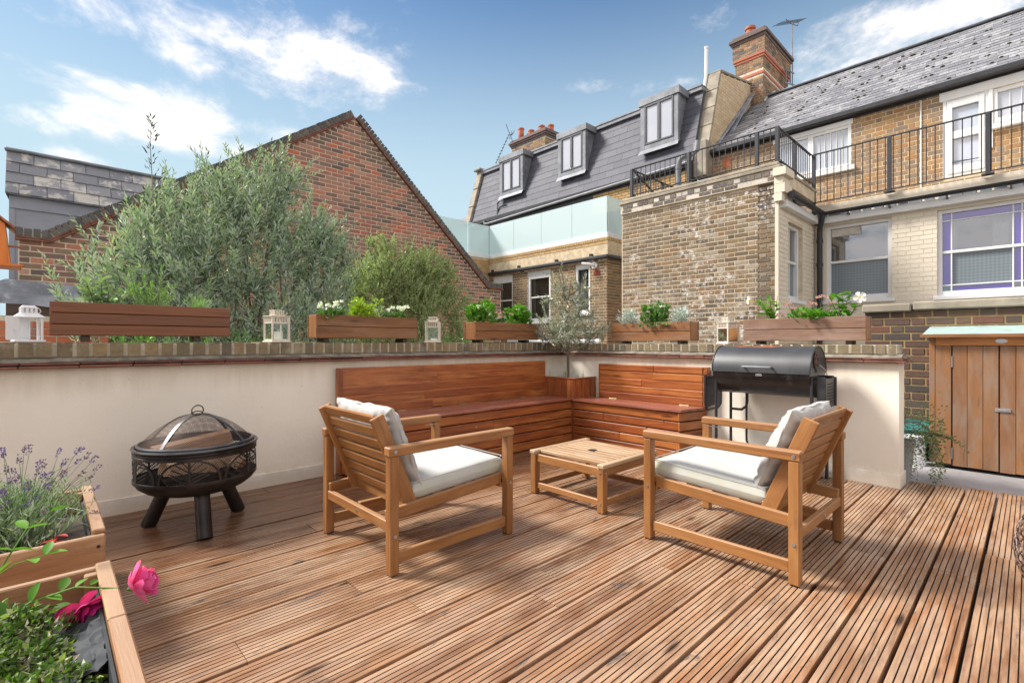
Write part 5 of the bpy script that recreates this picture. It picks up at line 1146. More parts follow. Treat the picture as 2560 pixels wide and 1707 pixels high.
# ================================================================== fire pit with mesh dome, logs inside
fp = thing('fire_pit', 'round dark metal fire pit with leaf cut outs, mesh dome lid and three stubby legs', 'fire pit', (.67, 3.48, 0))
def FP(mb_, nm, m='pit_metal', par=None, **k): return mb_.build(nm, MT[m], par or fp, **k)
for a in (math.radians(a_) for a_ in (-94, 26, 141)):
    d = Vector((math.cos(a), math.sin(a), 0)); mb = MB(); mb.tube([d*.285, d*.165+Vector((0, 0, .26))], [.040, .040], 20); FP(mb, 'leg')
mb = MB(); mb.lathe([(.001, .205), (.12, .207), (.20, .222), (.26, .245), (.298, .275), (.312, .30), (.314, .312), (.309, .312), (.305, .302), (.255, .255), (.19, .234), (.001, .22)], 64); FP(mb, 'bowl')
R0 = .312
mb = MB(); mb.lathe([(R0+.004, .300), (R0+.006, .304), (R0+.006, .320), (R0-.001, .322), (R0-.002, .300)], 72); mb.lathe([(R0+.003, .448), (R0+.006, .45), (R0+.006, .462), (R0+.001, .466), (R0+.006, .470), (R0+.006, .478), (R0+.002, .482), (R0-.002, .482), (R0-.002, .448)], 72); FP(mb, 'band')
def cyl(th, z, r=R0): return Vector((r*math.cos(th), r*math.sin(th), z))
def strip(mb_, pts, w_, r=R0, t=.004):
    P = [Vector(p) for p in pts]; n = len(P); vs = []
    for i, p in enumerate(P):
        d = P[min(i+1, n-1)]-P[max(i-1, 0)]; nn = Vector((-d.y, d.x))
        if nn.length > 0: nn.normalize()
        for s in (-1, 1):
            q = p+nn*s*w_/2
            for rr in (r, r+t): vs.append(cyl(q.x/R0, q.y, rr))
    fs = []
    for i in range(n-1):
        a = i*4; b = a+4; fs += [(a+1, b+1, b+3, a+3), (a+2, b+2, b, a), (a, b, b+1, a+1), (a+3, b+3, b+2, a+2)]
    mb_.add(vs, fs)
mb = MB(); NM = 6
for k in range(NM):
    u0 = (k+.5)*2*math.pi*R0/NM+math.radians(-108)*R0-math.pi*R0/NM; hw = .150; zb, zt = .320, .449
    strip(mb, [(u0+hw*math.cos(math.pi*i/16), zb+(zt-zb)*math.sin(math.pi*i/16)**.85) for i in range(17)], .011)
    strip(mb, [(u0, zb), (u0, zt)], .013)
    for s in (-1, 1):
        for (z0, f) in ((.322, .80), (.342, .84), (.364, .72), (.388, .54), (.41, .34)):
            e = hw*f*.98; ze = min(zb+(zt-zb)*(max(0.0, 1-f*f))**.5+.004, z0+.046) if f < .99 else z0
            strip(mb, [(u0+s*.004, z0), (u0+s*e*.80, z0+.042)], .0055)
FP(mb, 'leaf_panel')
def ribbons(mb_, fn, n1, n2, w_):
    pass
mb = MB()
def wire(mb_, pts, w_):
    P = [Vector(p) for p in pts]; vs = []
    for i, p in enumerate(P):
        d = (P[min(i+1, len(P)-1)]-P[max(i-1, 0)]).normalized(); s = d.cross(p-Vector((0, 0, .35))).normalized()*w_/2; vs += [p-s, p+s]
    mb_.add(vs, [(2*i, 2*i+1, 2*i+3, 2*i+2) for i in range(len(P)-1)], None, [(0, 0)]*len(vs), .5)
nw = 150
for k in range(nw):
    a = 2*math.pi*k/nw
    for s in (-1, 1): wire(mb, [cyl(a+s*i*.07, .316+i*.0335, R0-.004) for i in range(5)], .0014)
FP(mb, 'side_mesh', smooth=False)
mb = MB(); mb.lathe([(R0-.004, .481), (R0+.010, .487), (R0+.014, .494), (R0+.010, .501), (R0-.004, .500), (R0-.012, .492)], 72); FP(mb, 'rim', 'pit_rim_metal')
DR, DZ, DH = .292, .505, .162
def dome(r, a): q = r/DR; return Vector((r*math.cos(a), r*math.sin(a), DZ+DH*(1-q**2.1)))
mb = MB(); mb.lathe([(DR-.006, DZ-.008), (DR+.008, DZ-.006), (DR+.010, DZ+.004), (DR+.004, DZ+.012), (DR-.004, DZ+.010)], 64)
ld_ = FP(mb, 'dome_lid', 'pit_rim_metal')
mb = MB(); N2 = 84
for k in range(-N2//2, N2//2+1):
    c = k/(N2/2)*DR*.995; h = math.sqrt(max(0, DR*DR-c*c))
    for ax in (0, 1):
        pts = []
        for i in range(19):
            s = -h+2*h*i/18; x, y = (c, s) if ax == 0 else (s, c); x, y = (x*.866-y*.5, x*.5+y*.866); r = math.hypot(x, y); pts.append((x, y, DZ+DH*(1-(min(r, DR)/DR)**2.1)))
        wire(mb, pts, .0017)
FP(mb, 'dome_mesh', 'rust_metal', ld_, smooth=False)
mb = MB()
for k in range(4):
    a = math.radians(-47+90*k); vs = []; s = Vector((-math.sin(a), math.cos(a), 0))*.010
    pts = [dome(DR*(1-i/14), a)+Vector((0, 0, .002)) for i in range(15)]
    for p in pts: vs += [p-s, p+s, p-s+Vector((0, 0, .004)), p+s+Vector((0, 0, .004))]
    mb.add(vs, [q for i in range(14) for q in ((4*i+2, 4*i+6, 4*i+7, 4*i+3), (4*i, 4*i+4, 4*i+6, 4*i+2), (4*i+1, 4*i+3, 4*i+7, 4*i+5))])
FP(mb, 'strap', 'pit_rim_metal', ld_)
mb = MB(); mb.tube([(.034*math.cos(a), .034*math.sin(a)*.75, DZ+DH+.026+.03*math.sin(a)) if False else (.033*math.cos(a), .012*math.cos(a), DZ+DH+.024+.031*math.sin(a)) for a in [2*math.pi*i/18 for i in range(18)]], .0036, 6, closed=True)
mb.tube([(-.035, -.01, DZ+DH+.012), (-.01, .0, DZ+DH+.02), (.02, .008, DZ+DH+.016), (.026, .002, DZ+DH+.006)], .0035, 6); FP(mb, 'ring_handle', 'rust_metal', ld_)
mb = MB()      # log grate
for i in range(9): mb.tube([(-.22+i*.055, -.20, .285), (-.22+i*.055, .20, .285)], .004, 5)
for y in (-.16, 0, .16): mb.tube([(-.24, y, .279), (.24, y, .279)], .004, 5)
FP(mb, 'grate', 'black_metal')
def log(p, ang, tilt, L, r, wedge, lab):
    rng = random.Random(int(L*1000)); prof = []; nseg = 11
    for i in range(nseg):
        a = 2*math.pi*i/nseg; q = r*(1+rng.uniform(-.12, .12)); x, y = q*math.cos(a), q*math.sin(a)
        if wedge and y < -r*.25: y = -r*.25+rng.uniform(-.004, .004)
        prof.append((x, y))
    M = Matrix.Translation(p) @ Matrix.Rotation(ang, 4, 'Z') @ Matrix.Rotation(tilt, 4, 'Y') @ Matrix(((0, 0, 1, 0), (1, 0, 0, 0), (0, 1, 0, 0), (0, 0, 0, 1)))
    mb = MB(); mb.prism(prof, -L/2, L/2, M); top(mb, 'firewood_log', MT['firewood'], lab, 'log', 'split logs in the fire pit')
for a in ((Vector((.67, 3.42, .36)), .35, .04, .40, .062, True, 'thick split log lying lowest across the fire pit'), (Vector((.74, 3.52, .36)), 1.3, -.05, .36, .058, True, 'split log near the back rim of the fire pit'),
          (Vector((.64, 3.45, .475)), .10, -.12, .40, .06, True, 'long pale split log topmost under the mesh dome'), (Vector((.80, 3.44, .42)), -.9, .5, .30, .05, True, 'tilted dark red split log at the right side of the fire pit'), (Vector((.60, 3.58, .44)), .5, .1, .32, .05, False, 'round unsplit log behind the topmost log in the fire pit')): log(*a)
# ================================================================== barrel grill
bq = thing('barrel_grill', 'black barrel charcoal grill on thin legs with folded side shelves beside the pier', 'barbecue', (4.41, 1.53, 0))
def BQ(mb_, nm, m='grill_metal', **k): return mb_.build(nm, MT[m], bq, world=True, **k)
GX, GZ, GR, GY0, GY1 = 4.41, .858, .208, 1.155, 1.900
def half(mb_, r, y0, y1, a0, a1, t=.006, ends=True, sz=1.0):
    n = 24; ring = []
    for i in range(n+1):
        a = a0+(a1-a0)*i/n; ring.append((GX+r*math.cos(a), GZ+r*math.sin(a)*sz))
    vs = [(x, y0, z) for x, z in ring]+[(x, y1, z) for x, z in ring]; m = n+1
    fs = [(i, i+1, m+i+1, m+i) for i in range(n)]
    if ends: fs += [tuple(range(m)), tuple(reversed(range(m, 2*m)))]
    fs.append((n, 0, m, m+n)); mb_.add(vs, fs)
mb = MB(); half(mb, GR+.006, GY0-.004, GY1+.004, 0, math.pi, sz=1.0); lid = BQ(mb, 'lid', 'grill_lid_metal', angle=25)
mb = MB(); ring = [(GX+(GR+.009)*math.cos(a), GZ+(GR+.009)*math.sin(a)) for a in [math.pi*i/24 for i in range(25)]]
for y in (GY0-.004, GY1+.004): mb.tube([(x, y, z) for x, z in ring], .004, 6)
mb.build('lid_edge', MT['steel'] if False else MT['grill_metal'], lid, world=True)
mb = MB(); hz_ = GZ+.048; hx = GX-GR-.045
mb.tube([(GX-GR+.0, 1.425, hz_), (hx, 1.425, hz_), (hx-.006, 1.44, hz_), (hx-.006, 1.62, hz_), (hx, 1.635, hz_), (GX-GR, 1.635, hz_)], .0085, 10); mb.build('handle', MT['dull_zinc'], lid, world=True)
mb = MB(); mb.prism([(GX-.075+.055*math.cos(a), GZ+.105+.068*math.sin(a)) for a in [2*math.pi*i/20 for i in range(20)]], 0, .004, Matrix(((1, 0, 0, 0), (0, 0, 1, GY0-.012), (0, 1, 0, 0), (0, 0, 0, 1))))
mb.build('air_vent', MT['rust_metal'], lid, world=True)
mb = MB()
for a in (20, 90, 160, 235, 300): mb.tube([(GX-.075+.034*math.cos(math.radians(a)), GY0-.0145, GZ+.105+.042*math.sin(math.radians(a))), (GX-.075+.034*math.cos(math.radians(a)), GY0-.0125, GZ+.105+.042*math.sin(math.radians(a)))], .009, 10)
mb.box(GX-.06, GX-.045, GY0-.0065, GY0-.0045, GZ+.01, GZ+.04); mb.box(GX-.09, GX-.075, GY0-.0065, GY0-.0045, GZ+.01, GZ+.04); mb.build('vent_hole', MT['dark_void'], lid, world=True)
mb = MB(); mb.tube([(GX-.06, GY0-.03, GZ+.07), (GX+.07, GY0-.03, GZ+.03), (GX+.13, GY0-.03, GZ-.005), (GX+.13, GY0-.03, GZ-.03)], .004, 6); mb.build('lid_stay', MT['steel'], lid, world=True)
mb = MB(); half(mb, GR, GY0, GY1, math.pi, 2*math.pi, sz=.93); BQ(mb, 'barrel', 'grill_body_metal', angle=25)
mb = MB(); mb.box(GX-GR-.012, GX-GR+.01, 1.495, 1.545, GZ-.028, GZ-.010, .003); BQ(mb, 'latch_tab', 'steel')
for (x, y) in ((4.235, 1.885), (4.60, 1.91), (4.235, 1.15), (4.60, 1.14)):
    mb = MB(); mb.tube([(x, y, 0), (x, y, GZ-.02)], .0125, 10); BQ(mb, 'leg', 'black_metal')
mb = MB(); mb.tube([(4.60, 1.77, .70), (4.60, 1.77, .22), (4.60, 1.74, .16), (4.60, 1.70, .14), (4.60, 1.25, .12)], .010, 8); BQ(mb, 'brace', 'black_metal')
mb = MB(); mb.box(4.22, 4.62, 1.14, 1.92, .135, .145, .003); mb.box(4.215, 4.235, 1.14, 1.92, .10, .165, .004); BQ(mb, 'lower_shelf', 'dull_zinc')
def perforated(mb_, x0, x1, y, z0, z1, nx, nz, t=.003):
    dx = (x1-x0)/nx; dz = (z1-z0)/nz
    for i in range(nx+1): mb_.box(x0+i*dx-.0045, x0+i*dx+.0045, y-t, y+t, z0, z1)
    for j in range(nz+1): mb_.box(x0, x1, y-t+.0006, y+t-.0006, z0+j*dz-.0045, z0+j*dz+.0045)
mb = MB(); perforated(mb, 4.27, 4.55, 1.985, .54, .80, 14, 13); BQ(mb, 'side_shelf', 'black_metal', smooth=False)
mb = MB(); mb.tube([(4.255, 1.99, .82), (4.255, 1.99, .56), (4.27, 1.99, .52), (4.30, 1.99, .505), (4.50, 1.99, .505), (4.55, 1.99, .53), (4.565, 1.99, .56), (4.565, 1.99, .82)], .013, 8)
mb.tube([(4.565, 1.90, .50), (4.565, 1.80, .50), (4.565, 1.76, .53), (4.565, 1.75, .58), (4.565, 1.75, .72)], .012, 8); BQ(mb, 'shelf_frame', 'black_metal')
mb = MB(); mb.box(4.27, 4.57, 1.075, 1.083, .60, .825, .004); mb.box(4.25, 4.285, 1.06, 1.12, .58, .835, .004); mb.box(4.555, 4.585, 1.065, 1.11, .60, .83, .004); BQ(mb, 'side_shelf', 'grill_metal')
mb = MB()
for i in range(10):
    for j in range(7): mb.box(4.315+i*.022, 4.327+i*.022, 1.0735, 1.0745, .64+j*.023, .648+j*.023)
BQ(mb, 'shelf_slot', 'dark_void', smooth=False)
mb = MB()
for x in (4.29, 4.55): mb.box(x-.02, x+.02, 1.08, 1.15, .815, .84, .004)
BQ(mb, 'shelf_bracket', 'black_metal')
# ================================================================== planter boxes on the wall
def box_planter(label, plane, a0, a1, front, zb, zt, n, mt, endmt, depth=.20, feet=(.16, .80)):
    """plane 'Y': on the left wall facing -Y; plane 'X': on the right wall facing -X (a runs along Y)"""
    c = (a0+a1)/2; loc = (c, front+depth/2, zb-.035) if plane == 'Y' else (front+depth/2, c, zb-.035)
    t = thing('planter_box', label, 'planter', loc, 0, 'timber planter boxes along the wall coping')
    L = a1-a0; M = Matrix.Translation((a0, front, 0)) if plane == 'Y' else Matrix(((0, 1, 0, front), (-1, 0, 0, a1), (0, 0, 1, 0), (0, 0, 0, 1)))
    # local frame: x along the front (viewer's left to right), y inwards, z up
    h = (zt-zb)/n; e = RD.uniform(-.003, .003)
    for i in range(n):
        for (y0, y1) in ((0, .02), (depth-.02, depth)):
            j = RD.uniform(-.002, .002); mb = MB(); mb.box(0, L, y0+j, y1+j, zb+i*h+.002, zb+(i+1)*h-.002, .003, M); mb.build('plank', MT[mt], t, world=True)
    for (x0, x1) in ((.004, .024), (L-.024, L-.004)): mb = MB(); mb.box(x0, x1, .022, depth-.022, zb+.004, zt-.006, .003, M); mb.build('end_panel', MT[endmt], t, world=True)
    mb = MB(); mb.box(.026, L-.026, .022, depth-.022, zb+.004, zt-.03, 0, M); mb.build('soil', MT['earth'], t, world=True)
    for f in feet: mb = MB(); mb.box(f*L-.022, f*L+.022, .03, depth-.02, zb-.038, zb, .003, M); mb.build('foot', MT['dark_timber'], t, world=True)
    return t
box_planter('long three plank planter box of sage, rosemary and grass at the left end', 'Y', .018, .998, 4.10, 1.146, 1.357, 3, 'brown_planter_timber', 'brown_planter_timber', feet=(.17, .79))
box_planter('weathered two plank planter box of white cyclamen above the long bench', 'Y', 1.64, 2.62, 4.10, 1.140, 1.342, 2, 'weathered_planter_timber', 'planter_end_timber', feet=(.10, .88))
box_planter('two plank planter box with leafy green plants left of the small olive tree', 'Y', 3.346, 4.322, 4.10, 1.133, 1.330, 2, 'weathered_planter_timber', 'planter_end_timber', feet=(.12, .85))
box_planter('two plank planter box of silver leaved plants above the short corner bench', 'X', 2.387, 3.342, 4.76, 1.122, 1.324, 2, 'weathered_planter_timber', 'planter_end_timber', feet=(.14, .86))
box_planter('greyish two plank planter box of trumpet flowers above the barrel grill', 'X', .908, 1.862, 4.76, 1.118, 1.320, 2, 'grey_planter_timber', 'planter_end_timber', feet=(.13, .87))
# ================================================================== lanterns and candles
def lantern(label, loc, rot, candle, cl=None):
    t = thing('lantern', label, 'lantern', loc, rot, 'ivory slatted lanterns on the wall'); h = .067
    Q = lambda mb_, nm, m='ivory_paint': mb_.build(nm, MT[m], t)
    mb = MB(); mb.box(-.080, .080, -.080, .080, 0, .012, .003); Q(mb, 'base')
    for sx in (-1, 1):
        for sy in (-1, 1): mb = MB(); mb.box(sx*h-.006, sx*h+.006, sy*h-.006, sy*h+.006, .012, .206, .002); Q(mb, 'corner_post')
    for k in range(4):
        mb = MB(); T_ = Matrix.Rotation(k*math.pi/2, 4, 'Z')
        mb.box(-h+.006, h-.006, h-.005, h+.004, .012, .026, .001, T_); mb.box(-h+.006, h-.006, h-.005, h+.004, .150, .160, .001, T_); mb.box(-h+.006, h-.006, h-.005, h+.004, .198, .206, .001, T_)
        for i in range(6): x = -.052+i*.0208; mb.box(x-.004, x+.004, h-.004, h+.003, .158, .200, .001, T_)
        mb.box(-h+.006, -h+.012, h-.004, h+.003, .02, .20, .001, T_); Q(mb, 'slatted_side')
    for k in range(4): g = MB(); T_ = Matrix.Rotation(k*math.pi/2, 4, 'Z'); g.add([T_ @ Vector(v) for v in ((-h+.006, h, .026), (h-.006, h, .026), (h-.006, h, .150), (-h+.006, h, .150))], [(0, 1, 2, 3)]); Q(g, 'pane', 'clear_glass')
    mb = MB(); mb.box(-.078, .078, -.078, .078, .206, .212, .002); Q(mb, 'roof_plate')
    mb = MB()
    for k in range(4):
        T_ = Matrix.Rotation(k*math.pi/2, 4, 'Z')
        for i in range(5): x = -.036+i*.018; mb.box(x-.0045, x+.0045, .034, .040, .212, .252, .001, T_)
    mb.box(-.042, .042, -.042, .042, .252, .258, .002); Q(mb, 'chimney_vent')
    mb = MB(); mb.tube([(-.05+.0, -.048, .226)]+[(.058*math.cos(a), -.048-.004, .236+.022*math.sin(a)) for a in [math.pi+.3+(math.pi*2-.6)*0+math.pi*1.0*i/14 for i in range(15)]]+[(.05, -.048, .240)], .0028, 6); Q(mb, 'handle')
    if candle:
        mb = MB(); M = WM[t] @ Matrix.Translation((.012, 0, 0)); mb.tube([M @ Vector((0, 0, .0125)), M @ Vector((0, 0, .0125+candle))], .032, 18); mb.tube([M @ Vector((0, 0, .0125+candle)), M @ Vector((.002, 0, .024+candle))], .0015, 5); top(mb, 'candle', MT['candle_wax'], cl, 'candle')
    return t
lantern('ivory slatted lantern with a candle, between the two planter boxes on the left wall', (1.355, 4.185, 1.104), math.radians(8), .075, 'cream candle in the lantern between the herb box and the cyclamen box')
lantern('ivory slatted lantern standing left of the leafy planter box near the olive tree', (2.865, 4.19, 1.104), math.radians(-40), .03, 'low white candle stub in the lantern near the olive tree')
lantern('ivory slatted lantern on the wall behind the barrel grill', (4.86, 2.045, 1.089), math.radians(68), .085, 'tall white candle in the lantern behind the barrel grill')
t = thing('white_lantern', 'bright white lantern with its perforated door open at the far left end of the wall', 'lantern', (-.075, 4.17, 1.104), math.radians(10)); h = .052
def WL_(mb_, nm, m='white_plastic'): return mb_.build(nm, MT[m], t)
mb = MB(); mb.box(-.068, .068, -.068, .068, 0, .014, .004); WL_(mb, 'base')
for sx in (-1, 1):
    for sy in (-1, 1): mb = MB(); mb.box(sx*h-.006, sx*h+.006, sy*h-.006, sy*h+.006, .014, .150, .002); WL_(mb, 'corner_post')
mb = MB(); mb.add([(-.066, -.066, .150), (.066, -.066, .150), (.066, .066, .150), (-.066, .066, .150), (-.038, -.038, .176), (.038, -.038, .176), (.038, .038, .176), (-.038, .038, .176)], [(3, 2, 1, 0), (4, 5, 6, 7), (0, 1, 5, 4), (1, 2, 6, 5), (2, 3, 7, 6), (3, 0, 4, 7)]); WL_(mb, 'roof')
mb = MB()
for k in range(4):
    T_ = Matrix.Rotation(k*math.pi/2, 4, 'Z')
    for i in range(4): x = -.030+i*.02; mb.box(x-.006, x+.006, .030, .035, .176, .206, .001, T_)
mb.add([(-.037, -.037, .206), (.037, -.037, .206), (.037, .037, .206), (-.037, .037, .206), (-.024, -.024, .222), (.024, -.024, .222), (.024, .024, .222), (-.024, .024, .222)], [(3, 2, 1, 0), (4, 5, 6, 7), (0, 1, 5, 4), (1, 2, 6, 5), (2, 3, 7, 6), (3, 0, 4, 7)]); WL_(mb, 'chimney_vent')
mb = MB(); mb.tube([(.04, 0, .21), (.052, 0, .20), (.055, 0, .185), (.045, 0, .176)], .003, 6); WL_(mb, 'handle')
mb = MB(); perforated(mb, -.10, -.060, -.058, .018, .148, 5, 16, .0025); mb.box(-.103, -.096, -.061, -.055, .014, .15); mb.box(-.062, -.056, -.061, -.055, .014, .15); mb.box(-.07, -.056, -.066, -.060, .07, .085); WL_(mb, 'door')
mb = MB(); perforated(mb, -.045, .012, h, .018, .148, 8, 18, .002); WL_(mb, 'back_panel')
g = MB(); g.quad((.012, h, .018), (h, h, .018), (h, h, .148), (.012, h, .148)); g.quad((h, -h, .018), (h, h, .018), (h, h, .148), (h, -h, .148)); WL_(g, 'pane', 'clear_glass')
# ================================================================== shed, tub, watering can, trailing plant pot
sh = thing('storage_shed', 'low weathered timber storage shed with double doors and green felt roof at the right edge', 'shed', (6.2, 0, 0))
def SHB(mb_, nm, m='shed_timber'): return mb_.build(nm, MT[m], sh, world=True)
SX = 5.97
mb = MB(); mb.box(SX, SX+.05, .610, .652, .0, 1.155, .004); SHB(mb, 'corner_post'); mb = MB(); mb.box(SX+.051, SX+.47, .615, .635, .0, 1.17, .004); SHB(mb, 'side_panel')
mb = MB(); mb.box(SX+.03, SX+.47, -1.0, .61, -.02, 1.05); SHB(mb, 'carcass', 'dark_timber')
mb = MB(); mb.box(SX-.006, SX+.025, -1.0, .609, 1.077, 1.155, .004); SHB(mb, 'head_rail', 'shed_orange_timber')
mb = MB(); mb.tube([(SX-.012, .175, 1.117), (SX-.006, .175, 1.117)], .001, 4); 
mb = MB(); mb.prism([(.175+.038*math.cos(a), 1.117+.019*math.sin(a)) for a in [2*math.pi*i/24 for i in range(24)]], 0, .004, Matrix(((0, 0, 1, SX-.0105), (1, 0, 0, 0), (0, 1, 0, 0), (0, 0, 0, 1)))); SHB(mb, 'maker_plate', 'steel')
mb = MB(); mb.box(SX, SX+.022, .499, .608, .0, 1.075, .003); SHB(mb, 'door_jamb')
def sdoor(ys, z0, nm='door'):
    mb = MB(); mb.box(SX+.014, SX+.028, min(ys), max(ys), z0+.005, 1.06); d = SHB(mb, nm)
    for a, b in zip(ys[:-1], ys[1:]):
        p = MB(); j = RD.uniform(-.0015, .0015); p.box(SX-.002+j, SX+.0135, b+.0012, a-.0012, z0+RD.uniform(-.004, .004), 1.073, .0025); p.build('plank', MT['shed_timber'], d, world=True)
    return d
d1 = sdoor([.490, .391, .290, .192], -.01); d2 = sdoor([.185, .088, -.015, -.12, -.22], -.015); d3 = sdoor([-.225, -.33, -.43, -.53], -.01)
for z in (.93, .10): mb = MB(); mb.box(SX-.006, SX+.001, .488, .498, z-.05, z+.05, .001); mb.tube([(SX-.005, .494, z-.05), (SX-.005, .494, z+.05)], .005, 6); mb.build('hinge', MT['steel'], d1, world=True)
mb = MB(); mb.box(SX-.010, SX-.003, .118, .215, .505, .537, .002); mb.box(SX-.018, SX-.010, .135, .195, .514, .528, .002); mb.tube([(SX-.022, .122, .52), (SX-.006, .122, .52)], .006, 8); mb.build('latch', MT['steel'], d2, world=True)
mb = MB(); mb.add([(SX-.07, .70, 1.158), (SX-.07, -1.1, 1.158), (SX+.52, -1.1, 1.250), (SX+.52, .70, 1.250), (SX-.07, .70, 1.172), (SX-.07, -1.1, 1.172), (SX+.52, -1.1, 1.264), (SX+.52, .70, 1.264)], [(3, 2, 1, 0), (4, 5, 6, 7), (0, 1, 5, 4), (1, 2, 6, 5), (2, 3, 7, 6), (3, 0, 4, 7)]); rf_ = SHB(mb, 'roof', 'felt')
mb = MB(); mb.box(SX-.082, SX-.071, -1.1, .71, 1.148, 1.180, .003); mb.build('fascia', MT['weathered_planter_timber'], rf_, world=True)
tu = thing('green_tub', 'green plastic trough standing against the yard wall behind the watering can', 'tub', (6.28, .95, 0))
mb = MB()
def ringbox(mb_, x0, x1, y0, y1, z0, z1, fl):
    vs = [(x0+fl, y0+fl, z0), (x1-fl, y0+fl, z0), (x1-fl, y1-fl, z0), (x0+fl, y1-fl, z0), (x0, y0, z1), (x1, y0, z1), (x1, y1, z1), (x0, y1, z1), (x0+.02, y0+.02, z1), (x1-.02, y0+.02, z1), (x1-.02, y1-.02, z1), (x0+.02, y1-.02, z1), (x0+fl+.02, y0+fl+.02, z0+.03), (x1-fl-.02, y0+fl+.02, z0+.03), (x1-fl-.02, y1-fl-.02, z0+.03), (x0+fl+.02, y1-fl-.02, z0+.03)]
    fs = [(3, 2, 1, 0), (12, 13, 14, 15)]
    for i in range(4):
        j = (i+1) % 4; fs += [(i, j, 4+j, 4+i), (4+i, 4+j, 8+j, 8+i), (8+i, 8+j, 12+j, 12+i)]
    mb_.add(vs, fs)
ringbox(mb, 6.12, 6.48, .665, 1.35, -.04, .29, .05); mb.build('tub', MT['green_plastic'], tu, world=True)
mb = MB(); ringbox(mb, 6.085, 6.50, .645, 1.37, .255, .312, -.002); mb.build('rim', MT['green_plastic'], tu, world=True)
wc = thing('watering_can', 'white metal watering can with a blue print beside the shed', 'watering can', (5.95, .77, -.045))
mb = MB(); mb.lathe([(.001, 0), (.098, 0), (.10, .01), (.094, .09), (.097, .095), (.092, .10), (.090, .17), (.094, .175), (.088, .18), (.086, .262), (.090, .27), (.082, .272), (.001, .262)], 28); mb.build('body', MT['zinc_white'], wc)
mb = MB(); mb.tube([(.0, .08, .25), (.0, .10, .33), (0, .05, .395), (0, -.04, .40), (0, -.12, .34), (0, -.15, .22), (0, -.12, .10), (0, -.09, .07)], .007, 8); mb.build('handle', MT['black_metal'], wc)
mb = MB(); mb.tube([(0, .09, .06), (0, .18, .20), (0, .25, .30)], [.022, .016, .012], 10); mb.build('spout', MT['zinc_white'], wc)
mb = MB()
for i in range(26):
    a = math.radians(RD.gauss(205, 14)); z = RD.gauss(.215, .022); r = .0895; T_ = Matrix.Rotation(a, 4, 'Z') @ Matrix.Translation((r, 0, z)) @ Matrix.Rotation(RD.uniform(0, 3), 4, 'X'); l = RD.uniform(.006, .014)
    mb.add([(0, -l, 0), (.0008, 0, -.003), (0, l, 0), (.0008, 0, .003)], [(0, 1, 2, 3)], T_)
mb.build('blue_print', MT['blue_print'], wc)
pt = thing('trailing_plant', 'bushy variegated trailing plant hanging from a grey pot behind the end of the wall', 'plant', (5.20, .76, -.045))
mb = MB(); mb.lathe([(.001, 0), (.075, 0), (.10, .30), (.108, .30), (.108, .34), (.096, .34), (.09, .31), (.001, .30)], 20); mb.build('pot', MT['pot_grey'], pt)
# ================================================================== bird house, wicker lantern at the frame edges
bh = thing('bird_house', 'bright orange timber bird house with a perch hanging at the left edge', 'bird house', (-.212, 3.66, 1.49))
def BH(mb_, nm, m='birdhouse_timber'): return mb_.build(nm, MT[m], bh)
mb = MB(); a, b = .062, .082
mb.add([(-b, -.075, .012), (b, -.075, .012), (b, .075, .012), (-b, .075, .012), (-a, -.075, .215), (a, -.075, .215), (a, .075, .215), (-a, .075, .215), (0, -.075, .275), (0, .075, .275)], [(3, 2, 1, 0), (0, 1, 5, 8, 4), (2, 3, 7, 9, 6), (1, 2, 6, 5), (3, 0, 4, 7)]); BH(mb, 'body')
for s in (-1, 1): mb = MB(); mb.bar((s*-.004, 0, .292), (s*.098, 0, .196), .19, .011, (0, 0, 1), .002); BH(mb, 'roof_board', 'red_timber')
mb = MB(); mb.box(-.115, .118, -.095, .095, 0, .012, .003); mb.box(.10, .13, -.03, .03, .008, .02, .004); BH(mb, 'floor_board')
mb = MB(); mb.tube([(.07, -.02, .11), (.128, -.02, .11)], .005, 8); BH(mb, 'perch', 'planter_end_timber')
mb = MB(); mb.tube([(0, 0, .285), (0, 0, .42)], .002, 5); BH(mb, 'wire', 'steel')
bp = thing('hanging_post', 'slim black metal post with a hook that carries the orange bird house', 'post', (-.547, 3.66, 0))
mb = MB(); mb.tube([(0, 0, -.02), (0, 0, 1.9), (.03, 0, 1.98), (.12, 0, 2.03), (.24, 0, 2.02), (.31, 0, 1.97), (.335, 0, 1.905)], .009, 8); mb.build('pole', MT['black_metal'], bp)
wl = thing('wicker_lantern', 'dark woven wicker floor lantern cut off by the right edge', 'lantern', (3.228, -.115, .003))
mb = MB(); NWV = 26
def prof(z): q = z/.40; return .085+.085*math.sin(math.pi*min(1, q*.92+.10))**.8
for k in range(NWV):
    for s in (-1, 1):
        pts = []
        for i in range(15): z = .02+.37*i/14; a = 2*math.pi*k/NWV+s*.115*i; r = prof(z)+.0015*s*(1 if i % 2 else -1); pts.append((r*math.cos(a), r*math.sin(a), z))
        mb.tube(pts, .0032, 5)
mb.build('weave', MT['wicker'], wl)
for z in (.0, .012, .385, .396): mb = MB(); mb.tube([(prof(z+.01)*math.cos(a)*1.01, prof(z+.01)*math.sin(a)*1.01, z+.006) for a in [2*math.pi*i/32 for i in range(32)]], .007, 6, closed=True); mb.build('rim', MT['wicker'], wl)
